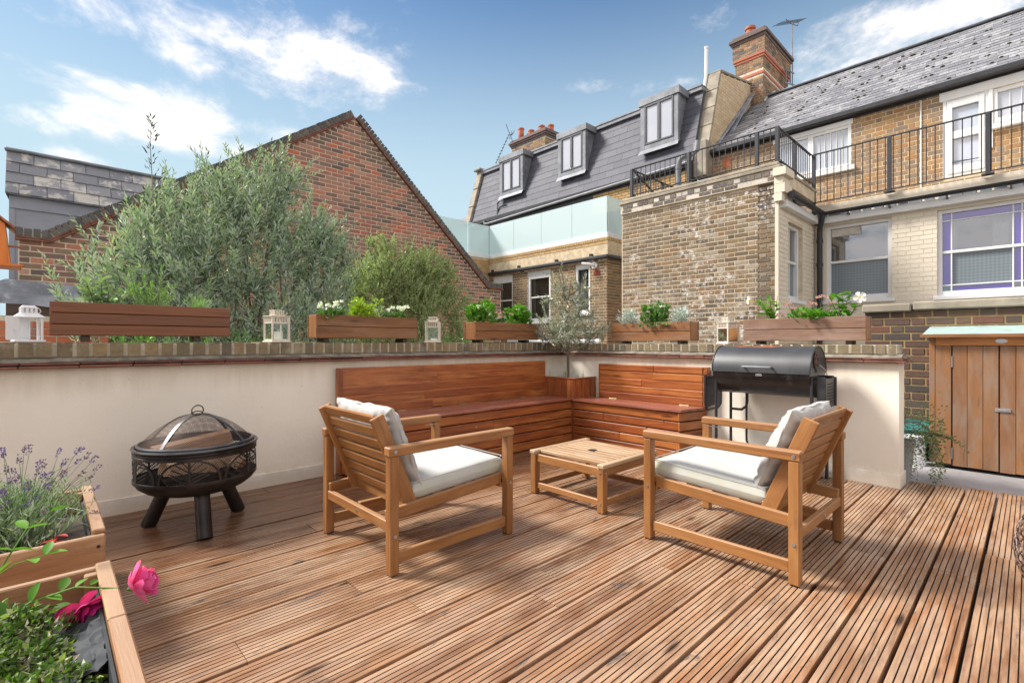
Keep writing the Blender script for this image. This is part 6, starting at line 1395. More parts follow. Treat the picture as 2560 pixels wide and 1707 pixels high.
# ================================================================== plants
def nrm(a): return a/np.maximum(1e-9, np.linalg.norm(a, axis=-1, keepdims=True))
def leaves(P, D, L, W, fold=.25, rnd=None):
    """rhombic leaves folded along the midrib: base points P, directions D (n,3), lengths L, widths W"""
    n = len(P); D = nrm(D); S = nrm(np.cross(D, nrm(NR.normal(size=(n, 3))))); Nn = np.cross(S, D)
    L = np.broadcast_to(np.asarray(L, float), (n,))[:, None]; W = np.broadcast_to(np.asarray(W, float), (n,))[:, None]
    V = np.stack([P, P+D*L*.42+S*W*.5+Nn*W*fold, P+D*L-Nn*L*.08, P+D*L*.42-S*W*.5+Nn*W*fold], 1).reshape(-1, 3)
    b = np.arange(n)[:, None]*4; F = np.concatenate([b+np.array([[0, 3, 2]]), b+np.array([[0, 2, 1]])], 1).reshape(-1, 3)
    r = NR.random(n) if rnd is None else rnd
    return V, F, np.repeat(r, 2)
def foliage(parent, parts, mt, name='foliage', stuff=False):
    V = []; F = []; R = []; o = 0
    for (v, f, r) in parts: V.append(v); F.append(f+o); R.append(r); o += len(v)
    ob = bpy.data.objects.new(name, raw_mesh(name, np.concatenate(V), np.concatenate(F), MT[mt], np.concatenate(R)))
    reg(ob, parent, WM[parent].inverted()); tag(ob, kind='stuff'); return ob
def grow(blobs, n, ln, pitch, lL, lW, up=.8, out=.6, open_=(.5, .9), tw=None, twr=.003, twmax=250, shell=.55, zmin=None, tipr=True, wob=.35):
    """leafy shoots springing from a set of crown spheres (x,y,z,r)"""
    base_ = NR.random(n)**1.2*.6-.08
    B = np.array(blobs, float); wts = B[:, 3]**2; wts /= wts.sum(); parts = []; k = NR.choice(len(B), size=n, p=wts)
    for i in range(n):
        c = B[k[i], :3]; r = B[k[i], 3]; d = nrm(NR.normal(size=3)); q = r*(shell+(1-shell)*NR.random()**.6) if NR.random() < .8 else r*NR.random()
        p0 = c+d*q*np.array([1, 1, .95]); l = ln*(.55+.8*NR.random())
        dr = nrm(d*out+np.array([0, 0, up])+NR.normal(size=3)*wob); p0 = p0-dr*l*.6
        if zmin is not None and p0[2] < zmin: p0[2] = zmin+.1*NR.random()
        m = max(4, int(l/pitch)); t = (np.arange(m)+.5)/m; curve = nrm(NR.normal(size=3))*l*.12
        P = p0+dr*l*t[:, None]+curve*(t**2)[:, None]; ph = np.arange(m)*2.4+NR.random()*6
        a = nrm(np.cross(dr, NR.normal(size=3))); b2 = np.cross(dr, a); rad = a*np.cos(ph)[:, None]+b2*np.sin(ph)[:, None]
        op = open_[0]+(open_[1]-open_[0])*NR.random(m); op = op*(1-.45*t)
        D = dr*(1-op[:, None]*.6)+rad*op[:, None]; tip = (t > .8)
        hgt = (p0[2]-B[:, 2].min())/(max(.01, np.ptp(B[:, 2]))+.4)
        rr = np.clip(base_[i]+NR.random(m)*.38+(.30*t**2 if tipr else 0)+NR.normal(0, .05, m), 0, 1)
        parts.append(leaves(P, D, lL*(.7+.6*NR.random(m))*(1-.25*tip), lW*(.8+.4*NR.random(m)), .22, rr))
        if tw is not None and i < twmax: tw.tube([p0, p0+dr*l*.5+curve*.25, p0+dr*l+curve], [twr, twr*.8, twr*.4], 3, cap=False)
    return parts
def stems(tw, base, blobs, r0, n=None):
    for b in (blobs if n is None else blobs[:n]):
        p = Vector(base)+Vector((RD.uniform(-.25, .25), RD.uniform(-.15, .15), 0)); q = Vector(b[:3]); m = p.lerp(q, .5)+Vector((RD.uniform(-.1, .1), RD.uniform(-.1, .1), .15))
        tw.tube([p, p.lerp(m, .5), m, m.lerp(q, .55), q+(q-m)*.35], [r0, r0*.85, r0*.65, r0*.45, r0*.2], 6)
# ---- big grey green shrub against the gable
S1 = [(0.35, 5.6, 1.47, 0.30), (0.63, 5.7, 1.82, 0.42), (0.9, 5.8, 2.15, 0.42), (1.2, 5.9, 2.44, 0.44), (1.59, 6.0, 2.72, 0.42), (1.91, 6.0, 2.93, 0.32), (1.99, 6.1, 2.5, 0.52), (1.54, 5.8, 2.11, 0.56), (1.14, 5.6, 1.82, 0.52), (2.3, 6.1, 2.25, 0.44), (2.55, 6.2, 2.45, 0.28), (2.65, 6.1, 2.10, 0.30), (2.44, 6.0, 1.67, 0.44), (1.69, 5.7, 1.56, 0.56), (0.87, 5.5, 1.46, 0.46), (2.64, 6.0, 1.58, 0.26), (2.01, 6.0, 3.10, 0.2), (0.46, 5.7, 1.98, 0.12), (0.71, 5.8, 2.38, 0.14), (1.32, 5.9, 2.68, 0.2), (1.0, 5.5, 1.1, .5), (1.9, 5.6, 1.1, .5), (2.5, 5.9, 1.15, .35)]
t = thing('olive_green_shrub', 'large silvery grey green shrub with upright leafy shoots in front of the brick gable', 'shrub', (1.5, 5.8, -.16))
tw = MB(); stems(tw, (1.5, 5.85, -.1), S1[:16], .030); stems(tw, (1.9, 5.9, -.1), S1[4:14], .02)
pa = grow(S1, 1150, .36, .0145, .074, .019, up=.85, out=.5, tw=tw, twr=.004, twmax=420, zmin=.6)
pa += grow([S1[i] for i in (4, 5, 10, 16, 2, 3, 18, 0, 1, 11)], 170, .58, .016, .068, .016, up=1.15, out=.6, tw=tw, twmax=170, shell=.85)
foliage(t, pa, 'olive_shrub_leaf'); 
tw2 = [(.738, 5.7, 2.3), (.735, 5.7, 2.55), (.724, 5.7, 2.77), (.714, 5.7, 2.97), (.724, 5.7, 3.22)]; tw.tube(tw2, [.006, .005, .004, .003, .0015], 5)
P = []; D = []
for i in range(64):
    f = RD.random()**.75; z = 2.42+f*.80; x = .735-.01*f; sp = (1-f)*.10+.02; a = RD.uniform(0, 6.28); P.append((x+math.cos(a)*sp*RD.random(), 5.7+math.sin(a)*sp*RD.random(), z)); D.append((math.cos(a)*.7, math.sin(a)*.7, .8))
foliage(t, [leaves(np.array(P), np.array(D), .055, .013)], 'twig_leaf', 'sprig')
tw.build('branches', MT['bark'], t, world=True)
# ---- finer leaved shrub
S2 = [(3.15, 6.6, 1.55, .38), (3.25, 6.7, 2.0, .30), (3.57, 6.9, 2.01, 0.40), (4.0, 7, 2.30, 0.40), (3.75, 6.95, 2.2, .36), (4.75, 7.1, 1.95, .42), (4.15, 7, 1.9, .45), (3.94, 7.1, 2.68, 0.18), (3.66, 7.0, 2.66, 0.10), (4.55, 7.1, 2.2, 0.42), (5.02, 7.2, 2.26, 0.38), (5.25, 7.1, 1.85, 0.34), (4.7, 7.1, 2.4, .34), (4.42, 6.9, 1.65, 0.46), (3.59, 6.8, 1.41, 0.36), (5.33, 7.3, 2.38, 0.14), (5.34, 7, 1.43, 0.22), (4.36, 7.1, 2.65, 0.12), (4.83, 7.2, 2.66, 0.10), (4.3, 6.7, 1.1, .45), (5.2, 6.9, 1.1, .3), (3.5, 6.6, 1.0, .35)]
t = thing('small_leaved_shrub', 'airy small leaved green shrub between the silvery shrub and the right foot of the gable', 'shrub', (4.4, 7, -.16))
tw = MB(); stems(tw, (4.4, 7.0, -.1), S2[:13], .022)
pa = grow(S2, 2500, .25, .0085, .030, .019, up=.6, out=.65, tw=tw, twr=.003, twmax=500, zmin=.6, open_=(.6, 1.0))
pa += grow([S2[i] for i in (2, 3, 9, 11, 12)], 50, .42, .012, .022, .012, up=1.2, out=.4, tw=tw, twmax=50)
foliage(t, pa, 'box_shrub_leaf'); tw.build('branches', MT['bark'], t, world=True)
t = thing('far_bush', 'bright green bush half hidden under the bird house at the far left edge', 'bush', (-.95, 9.6, -.16))
foliage(t, grow([(-1.0, 9.6, 1.9, .5), (-.9, 9.5, 1.4, .5), (-1.4, 9.8, 1.7, .5)], 260, .3, .02, .06, .03), 'bright_leaf')
t = thing('low_bush', 'strip of bright green low growth showing behind the wall under the leafy planter box', 'bush', (3.7, 4.75, -.16))
foliage(t, grow([(3.5, 4.8, .95, .22), (3.9, 4.8, .97, .22), (2.2, 4.75, .95, .2), (.9, 4.7, .97, .2), (.55, 4.7, .97, .2), (1.3, 4.7, .95, .2)], 240, .2, .02, .05, .025, zmin=.5), 'mid_leaf')
# ---- olive tree in the corner planter
t = thing('olive_tree', 'small silvery standard olive tree with a thin bare trunk in the corner planter', 'tree', (4.5, 3.78, .66))
tw = MB(); b0 = Vector((4.5, 3.78, 0))
tw.tube([b0+Vector((0, 0, .64)), b0+Vector((.004, .0, .80)), b0+Vector((-.004, 0, .98)), b0+Vector((-.02, .01, 1.2)), b0+Vector((-.03, .02, 1.55)), b0+Vector((-.06, .04, 1.95))], [.019, .017, .016, .011, .008, .003], 9)
def rp(a, z, dd=0.0): v = b0+RGT*a+FWD*dd; return (v.x, v.y, z)
OB = [(*rp(-.02, 1.28), .24), (*rp(.22, 1.24, .05), .19), (*rp(-.22, 1.26, -.05), .18), (*rp(.38, 1.19, 0), .11), (*rp(-.36, 1.20), .10), (*rp(-.05, 1.45, .05), .25), (*rp(.12, 1.42, -.06), .23), (*rp(-.12, 1.66), .18), (*rp(.12, 1.66), .16), (*rp(-.11, 1.90), .11), (*rp(.03, 1.80), .12), (*rp(.18, 1.80), .08), (*rp(0, 1.26, .26), .17), (*rp(0, 1.26, -.26), .17)]
for i, b in enumerate(OB):
    p = b0+Vector((0, 0, .985 if i < 5 or i > 11 else 1.1+.05*i)); q = Vector(b[:3]); m = p.lerp(q, .5)+Vector((0, 0, -.02)); tw.tube([p, m, q, q+(q-m)*.3], [.008, .006, .004, .002], 5)
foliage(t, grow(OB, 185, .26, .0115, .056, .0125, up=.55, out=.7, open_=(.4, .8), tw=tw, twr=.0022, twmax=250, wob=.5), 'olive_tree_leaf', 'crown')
tw.build('trunk', MT['bark'], t, world=True)
t = thing('grass_tuft', 'few thin green weeds sprouting from the soil around the olive trunk', 'grass', (4.45, 3.75, .655))
P, D, L = [], [], []
for i in range(16): x = RD.uniform(4.34, 4.66); y = RD.uniform(3.58, 3.98); P.append((x, y, .65)); D.append((RD.gauss(0, .15), RD.gauss(0, .15), 1)); L.append(RD.uniform(.06, .2))
foliage(t, [leaves(np.array(P), np.array(D), np.array(L), .007)], 'grass_blade', 'blades')
# ---- helpers for small plants
def oval_leaf(L, W, n=5, curl=.25, fold=.18, name='leaf', mt='bright_leaf'):
    V = []; F = []
    for i in range(n+1):
        f = i/n; w_ = W*math.sin(math.pi*min(1, f*.93+.035))**.8; z = -curl*L*f*f+.0
        V += [(L*f, -w_/2, z+fold*w_), (L*f, 0, z), (L*f, w_/2, z+fold*w_)]
    for i in range(n):
        a = i*3; F += [(a, a+3, a+4, a+1), (a+1, a+4, a+5, a+2)]
    return raw_mesh(name, np.array(V), np.array(F), MT[mt], np.zeros(len(F)), True)
def put(mesh, name, parent, p, d, roll=0.0, s=1.0):
    d = Vector(d).normalized(); M = d.to_track_quat('X', 'Z').to_matrix().to_4x4(); M = Matrix.Translation(p) @ M @ Matrix.Rotation(roll, 4, 'X') @ Matrix.Diagonal((s, s, s, 1))
    o = bpy.data.objects.new(name, mesh); return reg(o, parent, WM[parent].inverted() @ M)
def bushy(name, label, cat, loc, r, h, nleaf, L, W, mt, group=None, stemmt='bark', spread=1.0, up=.6):
    nleaf = int(nleaf*1.35); h = h*1.15; t = thing(name, label, cat, loc, 0, group); P, D = [], []; tw = MB(); c = np.array(loc)
    lumps = [(RD.uniform(-.75, .75)*r, RD.uniform(-.5, .5)*r, RD.uniform(.45, 1.12)*h, RD.uniform(.30, .5)*r) for _ in range(9)]
    for i in range(nleaf):
        lx, ly, lh, lr = RD.choice(lumps); a = RD.uniform(0, 6.283); f = RD.random()**.5; z = lh*(RD.random()**.7); rr = lr*f*(1-.6*(z/lh)**2)*spread*1.3
        P.append(c+np.array([lx*(.5+.5*z/lh)+rr*math.cos(a), ly+rr*math.sin(a)*.75, z])); D.append((math.cos(a)*.8+RD.gauss(0, .4), math.sin(a)*.8+RD.gauss(0, .4), up+RD.gauss(0, .35)))
    P = np.array(P); zz = (P[:, 2]-loc[2])/h
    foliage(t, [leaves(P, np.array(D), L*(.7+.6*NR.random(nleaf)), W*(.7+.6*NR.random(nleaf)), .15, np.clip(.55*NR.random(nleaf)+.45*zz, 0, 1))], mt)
    for i in range(9):
        q = P[RD.randrange(nleaf)]; tw.tube([loc, (c+q)/2+np.array([0, 0, .01]), q], [.003, .0025, .0015], 4, cap=False)
    tw.build('stems', MT[stemmt], t, world=True); return t
def blossom(parent, c, n, R, pl, pw, mt, name='flower', flat=.4):
    P, D = [], []
    for i in range(n):
        d = Vector((RD.gauss(0, 1), RD.gauss(0, 1), RD.gauss(.5, .6))).normalized(); P.append(Vector(c)+Vector((d.x*R, d.y*R, d.z*R*flat))); D.append(d+Vector((RD.gauss(0, .3), RD.gauss(0, .3), .3)))
    V = leaves(np.array([tuple(p) for p in P]), np.array([tuple(d) for d in D]), pl, pw, .2)
    ob = bpy.data.objects.new(name, raw_mesh(name, *V[:2], MT[mt], V[2])); reg(ob, parent, WM[parent].inverted()); return ob
# ---- first box: sage, rosemary, grass
SAGE = oval_leaf(.078, .040, mt='sage_leaf', curl=.22)
t = thing('sage_plant', 'sage with broad soft green oval leaves at the left end of the long planter box', 'plant', (.27, 4.2, 1.33)); tw = MB()
for st in ((.20, 4.19, .16), (.27, 4.20, .175), (.33, 4.18, .12), (.24, 4.23, .12), (.39, 4.21, .10), (.17, 4.21, .10)):
    top_ = Vector((st[0]+RD.uniform(-.03, .03), st[1]+RD.uniform(-.03, .02), 1.33+st[2]*1.12)); base = Vector((.27+.4*(st[0]-.27), 4.2, 1.32)); tw.tube([base, base.lerp(top_, .5), top_], [.004, .0035, .0025], 5)
    for k in range(10):
        f = .25+.75*k/9; a = k*2.4+RD.random(); p = base.lerp(top_, f); put(SAGE, 'leaf', t, p, (math.cos(a), math.sin(a)*.8, .15+.75*f+RD.gauss(0, .2)), RD.gauss(0, .4), RD.uniform(.7, 1.15)*(1.1-.35*f))
tw.build('stems', MT['bark'], t, world=True)
t = thing('rosemary_plant', 'bright green needle leaved rosemary in the middle of the long planter box', 'plant', (.52, 4.2, 1.33)); tw = MB(); P, D = [], []
for i in range(26):
    x = RD.uniform(.36, .68); hgt = RD.uniform(.10, .20) if i > 3 else (.27, .22, .31, .19)[i]; x = (.42, .50, .60, .66)[i] if i < 4 else x; base = Vector((.53+(x-.53)*.5, 4.2+RD.uniform(-.04, .05), 1.33)); tp = Vector((x+RD.gauss(0, .03), base.y+RD.gauss(0, .03), 1.33+hgt)); tw.tube([base, tp], [.0025, .0012], 4, cap=False)
    for k in range(int(hgt/.0032)):
        f = RD.uniform(.1, 1); a = RD.uniform(0, 6.28); P.append(tuple(base.lerp(tp, f))); D.append((math.cos(a), math.sin(a), .9+f*.8))
foliage(t, [leaves(np.array(P), np.array(D), .024, .0045)], 'rosemary_leaf'); tw.build('stems', MT['bark'], t, world=True)
t = thing('ornamental_grass', 'tufted arching grass at the right end of the long planter box', 'grass', (.82, 4.2, 1.33)); mb = MB()
for i in range(210):
    a = RD.uniform(0, 6.28); L = RD.uniform(.10, .27); lean = RD.random()**.8*1.0; b = Vector((.82+RD.gauss(0, .025), 4.2+RD.gauss(0, .02), 1.33)); d = Vector((math.cos(a), math.sin(a)*.8, 0)); pts = []
    for k in range(6): f = k/5; pts.append(b+d*(L*lean*f**1.25)+Vector((0, 0, L*(f-(.25+.45*lean)*f*f))))
    s = Vector((-d.y, d.x, 0))*.0013; vs = []
    for k, p in enumerate(pts): w_ = 1-k/5.6; vs += [p-s*w_, p+s*w_]
    mb.add(vs, [(2*k, 2*k+1, 2*k+3, 2*k+2) for k in range(5)])
tag(mb.build('blades', MT['grass_blade'], t, world=True, smooth=False), kind='stuff')
# ---- second box
for (x, z, lab) in ((1.80, 1.43, 'white cyclamen at the left end of the weathered planter box'), (2.43, 1.42, 'white cyclamen at the right end of the weathered planter box')):
    t = bushy('cyclamen', lab, 'plant', (x, 4.19, 1.31), .12, .06, 90, .05, .035, 'mid_leaf', 'white cyclamen in the weathered planter box'); mb = MB()
    for i in range(9):
        c = Vector((x+RD.uniform(-.10, .10), 4.17+RD.uniform(-.04, .05), z+RD.uniform(-.035, .02))); mb.tube([(x+(c.x-x)*.5, 4.19, 1.33), c], [.0018, .0014], 4); blossom(t, c, 9, .008, .030, .020, 'white_petal', flat=1)
    mb.build('flower_stalks', MT['rust_metal'], t, world=True)
bushy('lime_plant', 'lime yellow leafy plant in the middle of the weathered planter box', 'plant', (2.11, 4.2, 1.31), .16, .16, 420, .034, .020, 'lime_leaf')
bushy('spiky_plant', 'small grey green spiky plant right of the lime plant', 'plant', (2.28, 4.22, 1.31), .05, .13, 60, .06, .008, 'olive_shrub_leaf', up=1.4)
# ---- third box
bushy('leafy_plant', 'leafy green plant with white blooms, the one farther from the olive tree', 'plant', (3.50, 4.2, 1.30), .17, .21, 330, .062, .034, 'bright_leaf', 'leafy plants in the box left of the olive tree')
t = [o for o in COL.objects if o.name.startswith('leafy_plant')][0]
for c in ((3.40, 4.12, 1.47), (3.56, 4.10, 1.40), (3.68, 4.11, 1.37), (3.47, 4.2, 1.50)): blossom(t, c, 12, .012, .025, .016, 'white_petal')
t = bushy('pink_flower_plant', 'dusty pink flowering plant between the two leafy plants', 'plant', (3.80, 4.2, 1.30), .10, .12, 130, .035, .02, 'mid_leaf')
for i in range(8): blossom(t, (3.80+RD.uniform(-.10, .10), 4.17+RD.uniform(-.05, .05), 1.40+RD.uniform(-.03, .05)), 16, .016, .018, .012, 'dusty_pink_petal')
t = bushy('leafy_plant', 'leafy green plant with pale buds, the one close beside the olive tree', 'plant', (4.08, 4.2, 1.30), .17, .21, 330, .058, .036, 'bright_leaf', 'leafy plants in the box left of the olive tree')
for c in ((4.02, 4.14, 1.49), (4.12, 4.12, 1.46)): blossom(t, c, 12, .012, .02, .014, 'white_petal')
# ---- fourth box
for (y, lab) in ((3.14, 'silver leaved plant at the olive tree end of its planter box'), (2.56, 'silver leaved plant at the barrel grill end of its planter box')):
    bushy('silver_plant', lab, 'plant', (4.86, y, 1.29), .15, .15, 320, .05, .012, 'silver_leaf', 'silver leaved plants in the box right of the olive tree')
t = bushy('ivy_plant', 'dark green leafy plant with a white bloom between the two silver plants', 'plant', (4.86, 2.85, 1.29), .15, .20, 330, .048, .036, 'mid_leaf'); blossom(t, (4.83, 2.74, 1.49), 14, .014, .024, .016, 'white_petal')
foliage(t, [leaves(np.array([(4.755-RD.random()*.02, 2.98-RD.random()*.4, 1.325-RD.random()*.04) for i in range(26)]), np.array([(-.6, RD.gauss(0, .5), -.5) for i in range(26)]), .04, .03)], 'mid_leaf', 'trailing_foliage')
# ---- fifth box: trumpet flowers
MAND = oval_leaf(.085, .042, mt='bright_leaf', curl=.15, name='leaf')
def petal_mesh(name, L, W, mt, cup=.2, n=6):
    V = []; F = []
    for i in range(n+1):
        f = i/n; w_ = W*(.12+.88*math.sin(math.pi*.5*min(1, f*1.15)))*(1 if f < .75 else (1-((f-.75)/.25)**2*.55)); z = cup*L*(f*f)
        for k in range(5): s = -1+k*.5; V.append((L*f, s*w_/2, z+.22*w_*s*s))
    for i in range(n):
        for k in range(4): a = i*5+k; F.append((a, a+5, a+6, a+1))
    return raw_mesh(name, np.array(V), np.array(F), MT[mt], np.full(len(F), .3), True)
TRUMP = petal_mesh('petal', .038, .034, 'white_petal', -.12)
def trumpet(t, c, ax, s=1.0):
    ax = Vector(ax).normalized(); mb = MB(); c = Vector(c); mb.tube([c-ax*.05*s, c-ax*.02*s, c], [.004*s, .007*s, .012*s], 10); mb.tube([c-ax*.001, c+ax*.002], [.010*s, .007*s], 10)
    fl = mb.build('flower', MT['yellow_centre'], t, world=True); u = ax.orthogonal().normalized(); v = ax.cross(u)
    for k in range(5):
        a = 2*math.pi*k/5+.3; d = u*math.cos(a)+v*math.sin(a); d2 = d+ax*.12
        X = d2.normalized(); Y = ax.cross(X).normalized(); Zv = X.cross(Y); M = Matrix((X, Y, Zv)).transposed().to_4x4(); M.translation = c+d*.005; M = M @ Matrix.Diagonal((s, s, s, 1))
        reg(bpy.data.objects.new('petal', TRUMP), fl, WM[fl].inverted() @ M)
for (y, lab, fl) in ((1.64, 'glossy trumpet flower plant at the left end of the greyish planter box', [((4.80, 1.83, 1.50), (-.55, .75, .1))]), (1.08, 'glossy trumpet flower plant with an open white bloom facing the deck', [((4.74, .945, 1.465), (-.9, -.35, .12))])):
    t = thing('trumpet_flower_plant', lab, 'plant', (4.86, y, 1.29), 0, 'trumpet flower plants in the greyish planter box'); tw = MB(); stem_n = 5
    for s_ in range(stem_n):
        base = Vector((4.86, y+RD.uniform(-.03, .03), 1.29)); tp = Vector((4.84+RD.uniform(-.05, .05), y+(s_-2)*.045+(.05 if y > 1.3 else -.0), 1.40+RD.uniform(.0, .11))); tw.tube([base, tp], [.004, .0025], 5)
        for k in range(9): f = .2+.8*k/8; a = k*2.6+s_; put(MAND, 'leaf', t, base.lerp(tp, f), (math.cos(a), math.sin(a), .5+RD.gauss(0, .25)), RD.gauss(0, .3), RD.uniform(.6, 1.0))
    for (c, ax) in fl: trumpet(t, c, ax, 1.1 if y < 1.3 else .95); tw.tube([tp, Vector(c)-Vector(ax)*.05], [.002, .003], 5)
    for (dy, dz) in ((-.04, .24), (.03, .22)): tw.tube([(4.84, y+dy, 1.45), (4.84, y+dy*1.3, 1.29+dz)], [.006, .002], 6, mi=1)
    tw.build('stems', [MT['mid_leaf'], MT['lime_leaf']], t, world=True)
t = bushy('pink_flower_plant', 'dusty pink cluster flowered plant in the middle of the greyish planter box', 'plant', (4.86, 1.34, 1.29), .24, .10, 420, .040, .022, 'bright_leaf'); mb = MB()
for (y, z, R) in ((1.50, 1.44, .028), (1.235, 1.485, .040), (1.31, 1.43, .034), (1.56, 1.345, .028), (1.38, 1.355, .03), (1.16, 1.43, .022), (1.46, 1.40, .015)):
    mb.tube([(4.86, 1.34+(y-1.34)*.7, 1.31), (4.84, y, z)], [.003, .002], 5); blossom(t, (4.83, y, z), 60, R, .014, .011, 'dusty_pink_petal', flat=.45)
mb.build('flower_stalks', MT['mid_leaf'], t, world=True)
# ---- trailing plant behind the pier
pa = []; c = np.array([5.22, .70, .34]); P, D = [], []
for i in range(1100):
    a = RD.uniform(0, 6.28); f = RD.random()**.5; z = RD.gauss(.10, .09); rr = .19*f
    P.append(c+np.array([rr*math.cos(a)*.8-.03, rr*math.sin(a)-.04*f, z-.05*f])); D.append((math.cos(a), math.sin(a), RD.gauss(.3, .4)))
for s in range(26):
    a = RD.uniform(2.6, 6.1); L = RD.uniform(.20, .42); b = c+np.array([.11*math.cos(a), .11*math.sin(a), .02]); dx = np.array([math.cos(a), math.sin(a), 0])
    for k in range(int(L/.011)): f = k*.011; P.append(b+dx*(.05+.05*min(1, f*5))*RD.uniform(.9, 1.15)+np.array([RD.gauss(0, .008), RD.gauss(0, .008), -f])); D.append((RD.gauss(0, 1), RD.gauss(0, 1), -.3))
for s in range(4):
    b = c+np.array([-.02, -.12, .02]); 
    for k in range(34): f = k/34; P.append(b+np.array([-.02*f, -.17*f-.03*s*f, -.10*f*f*s*.4+RD.gauss(0, .008)])); D.append((RD.gauss(0, 1), -.5, .4))
foliage(pt, [leaves(np.array(P), np.array(D), .022, .013)], 'trailing_leaf')
# ================================================================== raised beds at the left front
def bed(label, x0, x1, y0, y1, zt, mtn='raised_bed_timber'):
    t = thing('raised_bed', label, 'planter', ((x0+x1)/2, (y0+y1)/2, 0), 0, 'raised timber beds at the front left')
    B_ = lambda mb_, nm, m=mtn: mb_.build(nm, MT[m], t, world=True)
    for i in range(3):
        za, zb = .01+i*.131, .01+(i+1)*.131-.004
        for (ya, yb) in ((y0, y0+.026), (y1-.026, y1)): mb = MB(); mb.box(x0, x1, ya, yb, za, zb, .004); B_(mb, 'plank')
        for (xa, xb) in ((x0, x0+.026), (x1-.030, x1-.004)): mb = MB(); mb.box(xa, xb, y0+.027, y1-.027, za, zb, .004); B_(mb, 'plank')
    ym = (y0+y1)/2+.05
    for (a, b) in ((y0+.027, ym-.001), (ym+.001, y1-.027)): mb = MB(); mb.box(x1-.036, x1+.002, a, b, .399, .416, .004); B_(mb, 'cap_board')
    for (x, y) in ((x1-.045, y0+.04), (x1-.045, y1-.04)): mb = MB(); mb.box(x-.018, x+.014, y-.018, y+.018, .02, .39, .003); B_(mb, 'post')
    mb = MB(); mb.box(x0+.03, x1-.035, y0+.03, y1-.03, .02, .30); B_(mb, 'soil', 'earth')
    mb = MB(); mb.box(x1-.040, x1-.032, y0+.028, y1-.028, .18, .355, .001); B_(mb, 'liner', 'liner_plastic')
    mb = MB(); mb.tube([(x1-.02, y0-.001, .36), (x1-.02, y0+.001, .36)], .006, 8); B_(mb, 'screw', 'dark_void'); return t
bed('raised timber bed of lavender nearer the wall', -.80, .160, 2.335, 3.145, .416)
bed('raised timber bed with the pink roses at the bottom left corner', -.80, .148, 1.02, 2.03, .416)
t = thing('lavender_plant', 'bushy grey green lavender with purple and faded flower spikes in the far raised bed', 'plant', (-.10, 2.75, .30)); tw = MB(); P, D, PF, DF = [], [], [], []
for i in range(680):
    a = RD.uniform(0, 6.28); f = RD.random()**.6; b = Vector((-.12+RD.gauss(0, .06), 2.74+RD.gauss(0, .08), .30)); L = RD.uniform(.14, .27); tp = b+Vector((math.cos(a)*.19*f, math.sin(a)*.24*f, L*(1.05-.35*f)))
    for k in range(11): q = k/10; a2 = RD.uniform(0, 6.28); P.append(tuple(b.lerp(tp, .15+.85*q))); D.append((math.cos(a2)*.7+math.cos(a)*.4, math.sin(a2)*.7+math.sin(a)*.4, .8))
    if i < 90: tw.tube([b, tp], [.0018, .001], 3, cap=False)
spk = []
for i in range(64):
    a = RD.uniform(0, 6.28); f = RD.random()**.5; b = Vector((-.10+math.cos(a)*.12*f, 2.74+math.sin(a)*.15*f, .42)); L = RD.uniform(.05, .23); tp = b+Vector((math.cos(a)*.12*f+RD.gauss(0, .02)-.01, math.sin(a)*.14*f+RD.gauss(0, .03), L)); spk.append((b, tp))
spk += [(Vector((.0, 2.75, .42)), Vector((.135, 2.60, .42))), (Vector((.02, 2.70, .40)), Vector((.15, 2.55, .36))), (Vector((-.05, 2.8, .45)), Vector((.10, 2.85, .62))), (Vector((-.05, 2.8, .45)), Vector((.085, 2.75, .59)))]
for (b, tp) in spk:
    tw.tube([b, b.lerp(tp, .5)+Vector((0, 0, .015)), tp], [.0012, .001, .0009], 3, cap=False); d = (tp-b).normalized()
    for k in range(26): q = RD.uniform(-.004, .030); a2 = RD.uniform(0, 6.28); o = Vector((math.cos(a2), math.sin(a2), RD.gauss(0, .6)))*.003; PF.append(tuple(tp+d*q+o)); DF.append(tuple(o.normalized()+d*.8))
foliage(t, [leaves(np.array(P), np.array(D), .034, .0055)], 'lavender_leaf'); 
rr = np.repeat(NR.random(len(spk)), 26); foliage(t, [leaves(np.array(PF), np.array(DF), .009, .006, rnd=np.clip(rr+NR.normal(0, .1, len(PF)), 0, 1))], 'purple_petal', 'flower_spikes'); tw.build('stems', MT['mid_leaf'], t, world=True)
t = thing('red_seedling', 'small red leaved shoot at the near edge of the lavender bed', 'plant', (.02, 2.42, .30)); RL = oval_leaf(.042, .022, mt='red_leaf')
mb = MB(); mb.tube([(.02, 2.44, .30), (.025, 2.43, .37), (.03, 2.42, .405)], .0018, 5); mb.build('stem', MT['red_leaf'], t, world=True)
for i in range(6): a = i*1.1; put(RL, 'leaf', t, (.028, 2.425, .36+.008*i), (math.cos(a), math.sin(a), .3), 0, 1)
# second bed: creeping ground cover, rose
t = thing('creeping_plant', 'low variegated creeping plant covering the soil of the near raised bed', 'plant', (-.07, 1.75, .30)); P, D = [], []
for i in range(2300):
    cx, cy, r, h = RD.choice([(-.05, 1.80, .13, .10), (-.13, 1.70, .14, .09), (-.02, 1.68, .08, .06), (-.10, 1.90, .10, .09), (.0, 1.50, .10, .08), (-.10, 1.45, .16, .09)]); a = RD.uniform(0, 6.28); f = RD.random()**.5
    P.append((cx+r*f*math.cos(a), cy+r*f*math.sin(a), .30+h*(1-f*f)*RD.uniform(.5, 1.1))); D.append((math.cos(a)*.6+RD.gauss(0, .5), math.sin(a)*.6+RD.gauss(0, .5), RD.gauss(.5, .4)))
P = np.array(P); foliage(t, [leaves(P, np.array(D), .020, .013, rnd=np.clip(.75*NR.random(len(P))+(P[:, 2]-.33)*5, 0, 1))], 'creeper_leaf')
mb = MB(); vs = []; fs = []; nn = 44; nm_ = 22
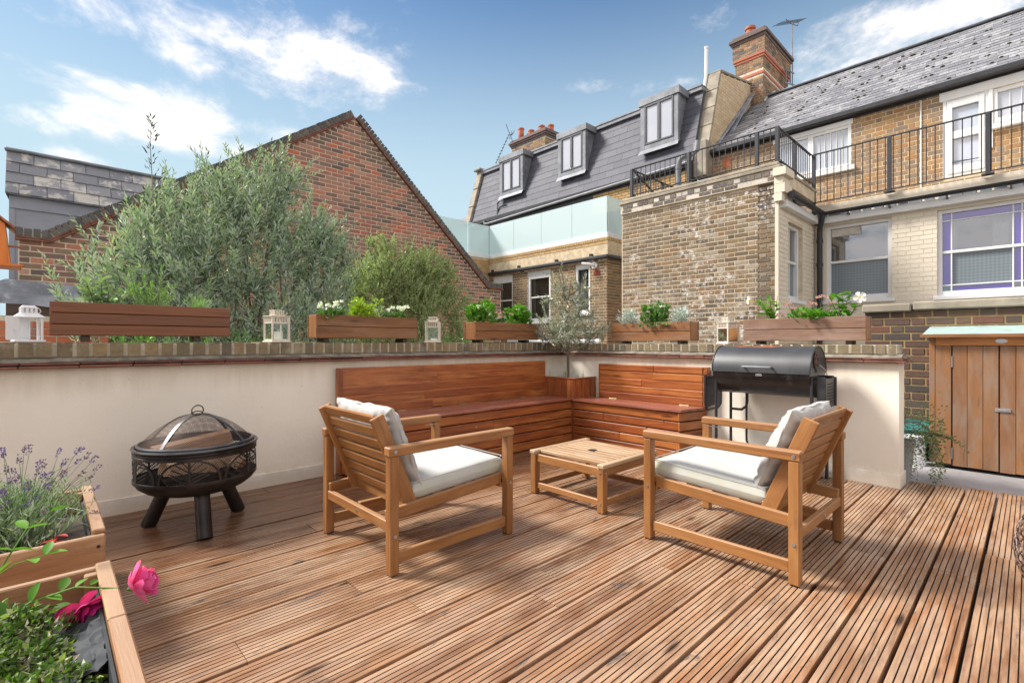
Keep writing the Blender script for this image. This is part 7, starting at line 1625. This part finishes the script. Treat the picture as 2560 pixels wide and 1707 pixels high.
for i in range(nn):
    for j in range(nm_):
        u, v = i/(nn-1), j/(nm_-1); q = Vector((u*3.2, v*2.0, 4)); k = 1-abs(mnoise.noise(q*1.6))*2; k2 = 1-abs(mnoise.noise(q*3.7))*2; vs.append((.108-.10*v+.012*mnoise.noise(q*2), 1.50+.33*u+.012*mnoise.noise(q*2.2+Vector((9, 0, 0))), .355-.055*v+.011*k+.004*k2-.012))
for i in range(nn-1):
    for j in range(nm_-1): a = i*nm_+j; fs.append((a, a+nm_, a+nm_+1, a+1))
mb.add(vs, fs); top(mb, 'plastic_sheet', MT['liner_plastic'], 'crumpled grey plastic liner sheet lying inside the near raised bed', 'sheet', angle=60)
t = thing('rose_plant', 'rose with two pink blooms leaning over the side of the near raised bed', 'rose', (-.15, 1.80, .30)); tw = MB()
b = Vector((-.18, 1.78, .30)); m1 = Vector((-.03, 1.86, .40)); f1 = Vector((.178, 1.745, .410)); f2 = Vector((.078, 1.845, .350))
tw.tube([b, Vector((-.11, 1.83, .37)), m1, Vector((.06, 1.82, .425)), f1-Vector((.03, -.01, -.005))], [.0035, .003, .0028, .0024, .0022], 7)
tw.tube([Vector((-.06, 1.85, .39)), Vector((.02, 1.87, .37)), f2], [.0025, .0022, .002], 6); tw.tube([Vector((-.14, 1.80, .34)), Vector((-.10, 1.95, .46)), Vector((-.04, 2.05, .55)), Vector((.01, 2.10, .575))], [.003, .0025, .002, .0012], 6)
tw.tube([Vector((-.10, 1.95, .46)), Vector((-.06, 1.90, .50)), Vector((.0, 1.86, .52))], [.002, .0016, .001], 5)
tw.build('stems', MT['bright_leaf'], t, world=True); RS = oval_leaf(.046, .027, mt='bright_leaf', curl=.1)
for (p, d, s) in (((-.04, 2.05, .55), (1, .1, .1), 1.1), ((.01, 2.10, .575), (.8, -.3, .3), 1.2), ((-.04, 2.05, .55), (-.4, .6, .4), 1.0), ((-.07, 2.0, .51), (.9, -.2, -.1), 1.1), ((-.07, 2.0, .51), (-.7, .3, .2), 1.1), ((-.10, 1.95, .46), (.6, .3, .7), 1.0), ((-.10, 1.94, .45), (-.9, .1, .1), 1.0),
     ((.0, 1.86, .52), (.9, -.2, .1), 1.0), ((.0, 1.86, .52), (.2, .5, .5), .9), ((-.03, 1.88, .51), (.2, -.8, .1), 1.0), ((-.03, 1.86, .40), (.3, .2, .9), 1.1), ((.0, 1.85, .41), (.6, -.6, -.1), 1.0), ((.03, 1.835, .42), (.3, .7, .4), 1.0), ((.06, 1.82, .425), (.5, .4, .2), .8), ((.02, 1.87, .37), (.5, -.6, -.2), 1.2), ((.0, 1.87, .375), (-.2, -.7, .1), 1.1),
     ((-.08, 1.84, .385), (-.2, .5, .6), 1.1), ((-.12, 1.82, .36), (-.6, -.3, .2), 1.2), ((-.14, 1.9, .42), (-.8, .2, .3), 1.1), ((.09, 1.81, .425), (.5, .5, .1), .6)): put(RS, 'leaf', t, p, d, RD.gauss(0, .3), s)
PK = petal_mesh('petal', .052, .046, 'pink_petal', .42); MG = petal_mesh('petal', .052, .042, 'magenta_petal', .45)
def rose(c, ax, mesh, n, spread, nm):
    ax = Vector(ax).normalized(); mb = MB(); c = Vector(c); mb.tube([c-ax*.012, c, c+ax*.006], [.004, .008, .004], 8); fl = mb.build('flower', MT['mid_leaf'], t, world=True); u = ax.orthogonal().normalized(); v = ax.cross(u)
    for k in range(n):
        f = k/n; a = k*2.399; d = u*math.cos(a)+v*math.sin(a); op = spread[0]+(spread[1]-spread[0])*f; X = (d*math.sin(op)+ax*math.cos(op)).normalized(); Y = ax.cross(d).normalized(); Zv = X.cross(Y)
        if Zv.dot(ax) < 0 and Zv.dot(d) > 0: Zv = -Zv; Y = -Y
        M = Matrix((X, Y, Zv)).transposed().to_4x4(); M.translation = c+d*.004*f; s = RD.uniform(.85, 1.1)*(.9+.28*f); M = M @ Matrix.Rotation(RD.gauss(0, .18), 4, 'X') @ Matrix.Diagonal((s, s, s, 1)); reg(bpy.data.objects.new('petal', mesh), fl, WM[fl].inverted() @ M)
rose(f1, (.80, -.25, .30), PK, 20, (.25, 1.75), 'a'); rose(f2, (.30, -.55, -.15), MG, 24, (.2, 2.0), 'b')
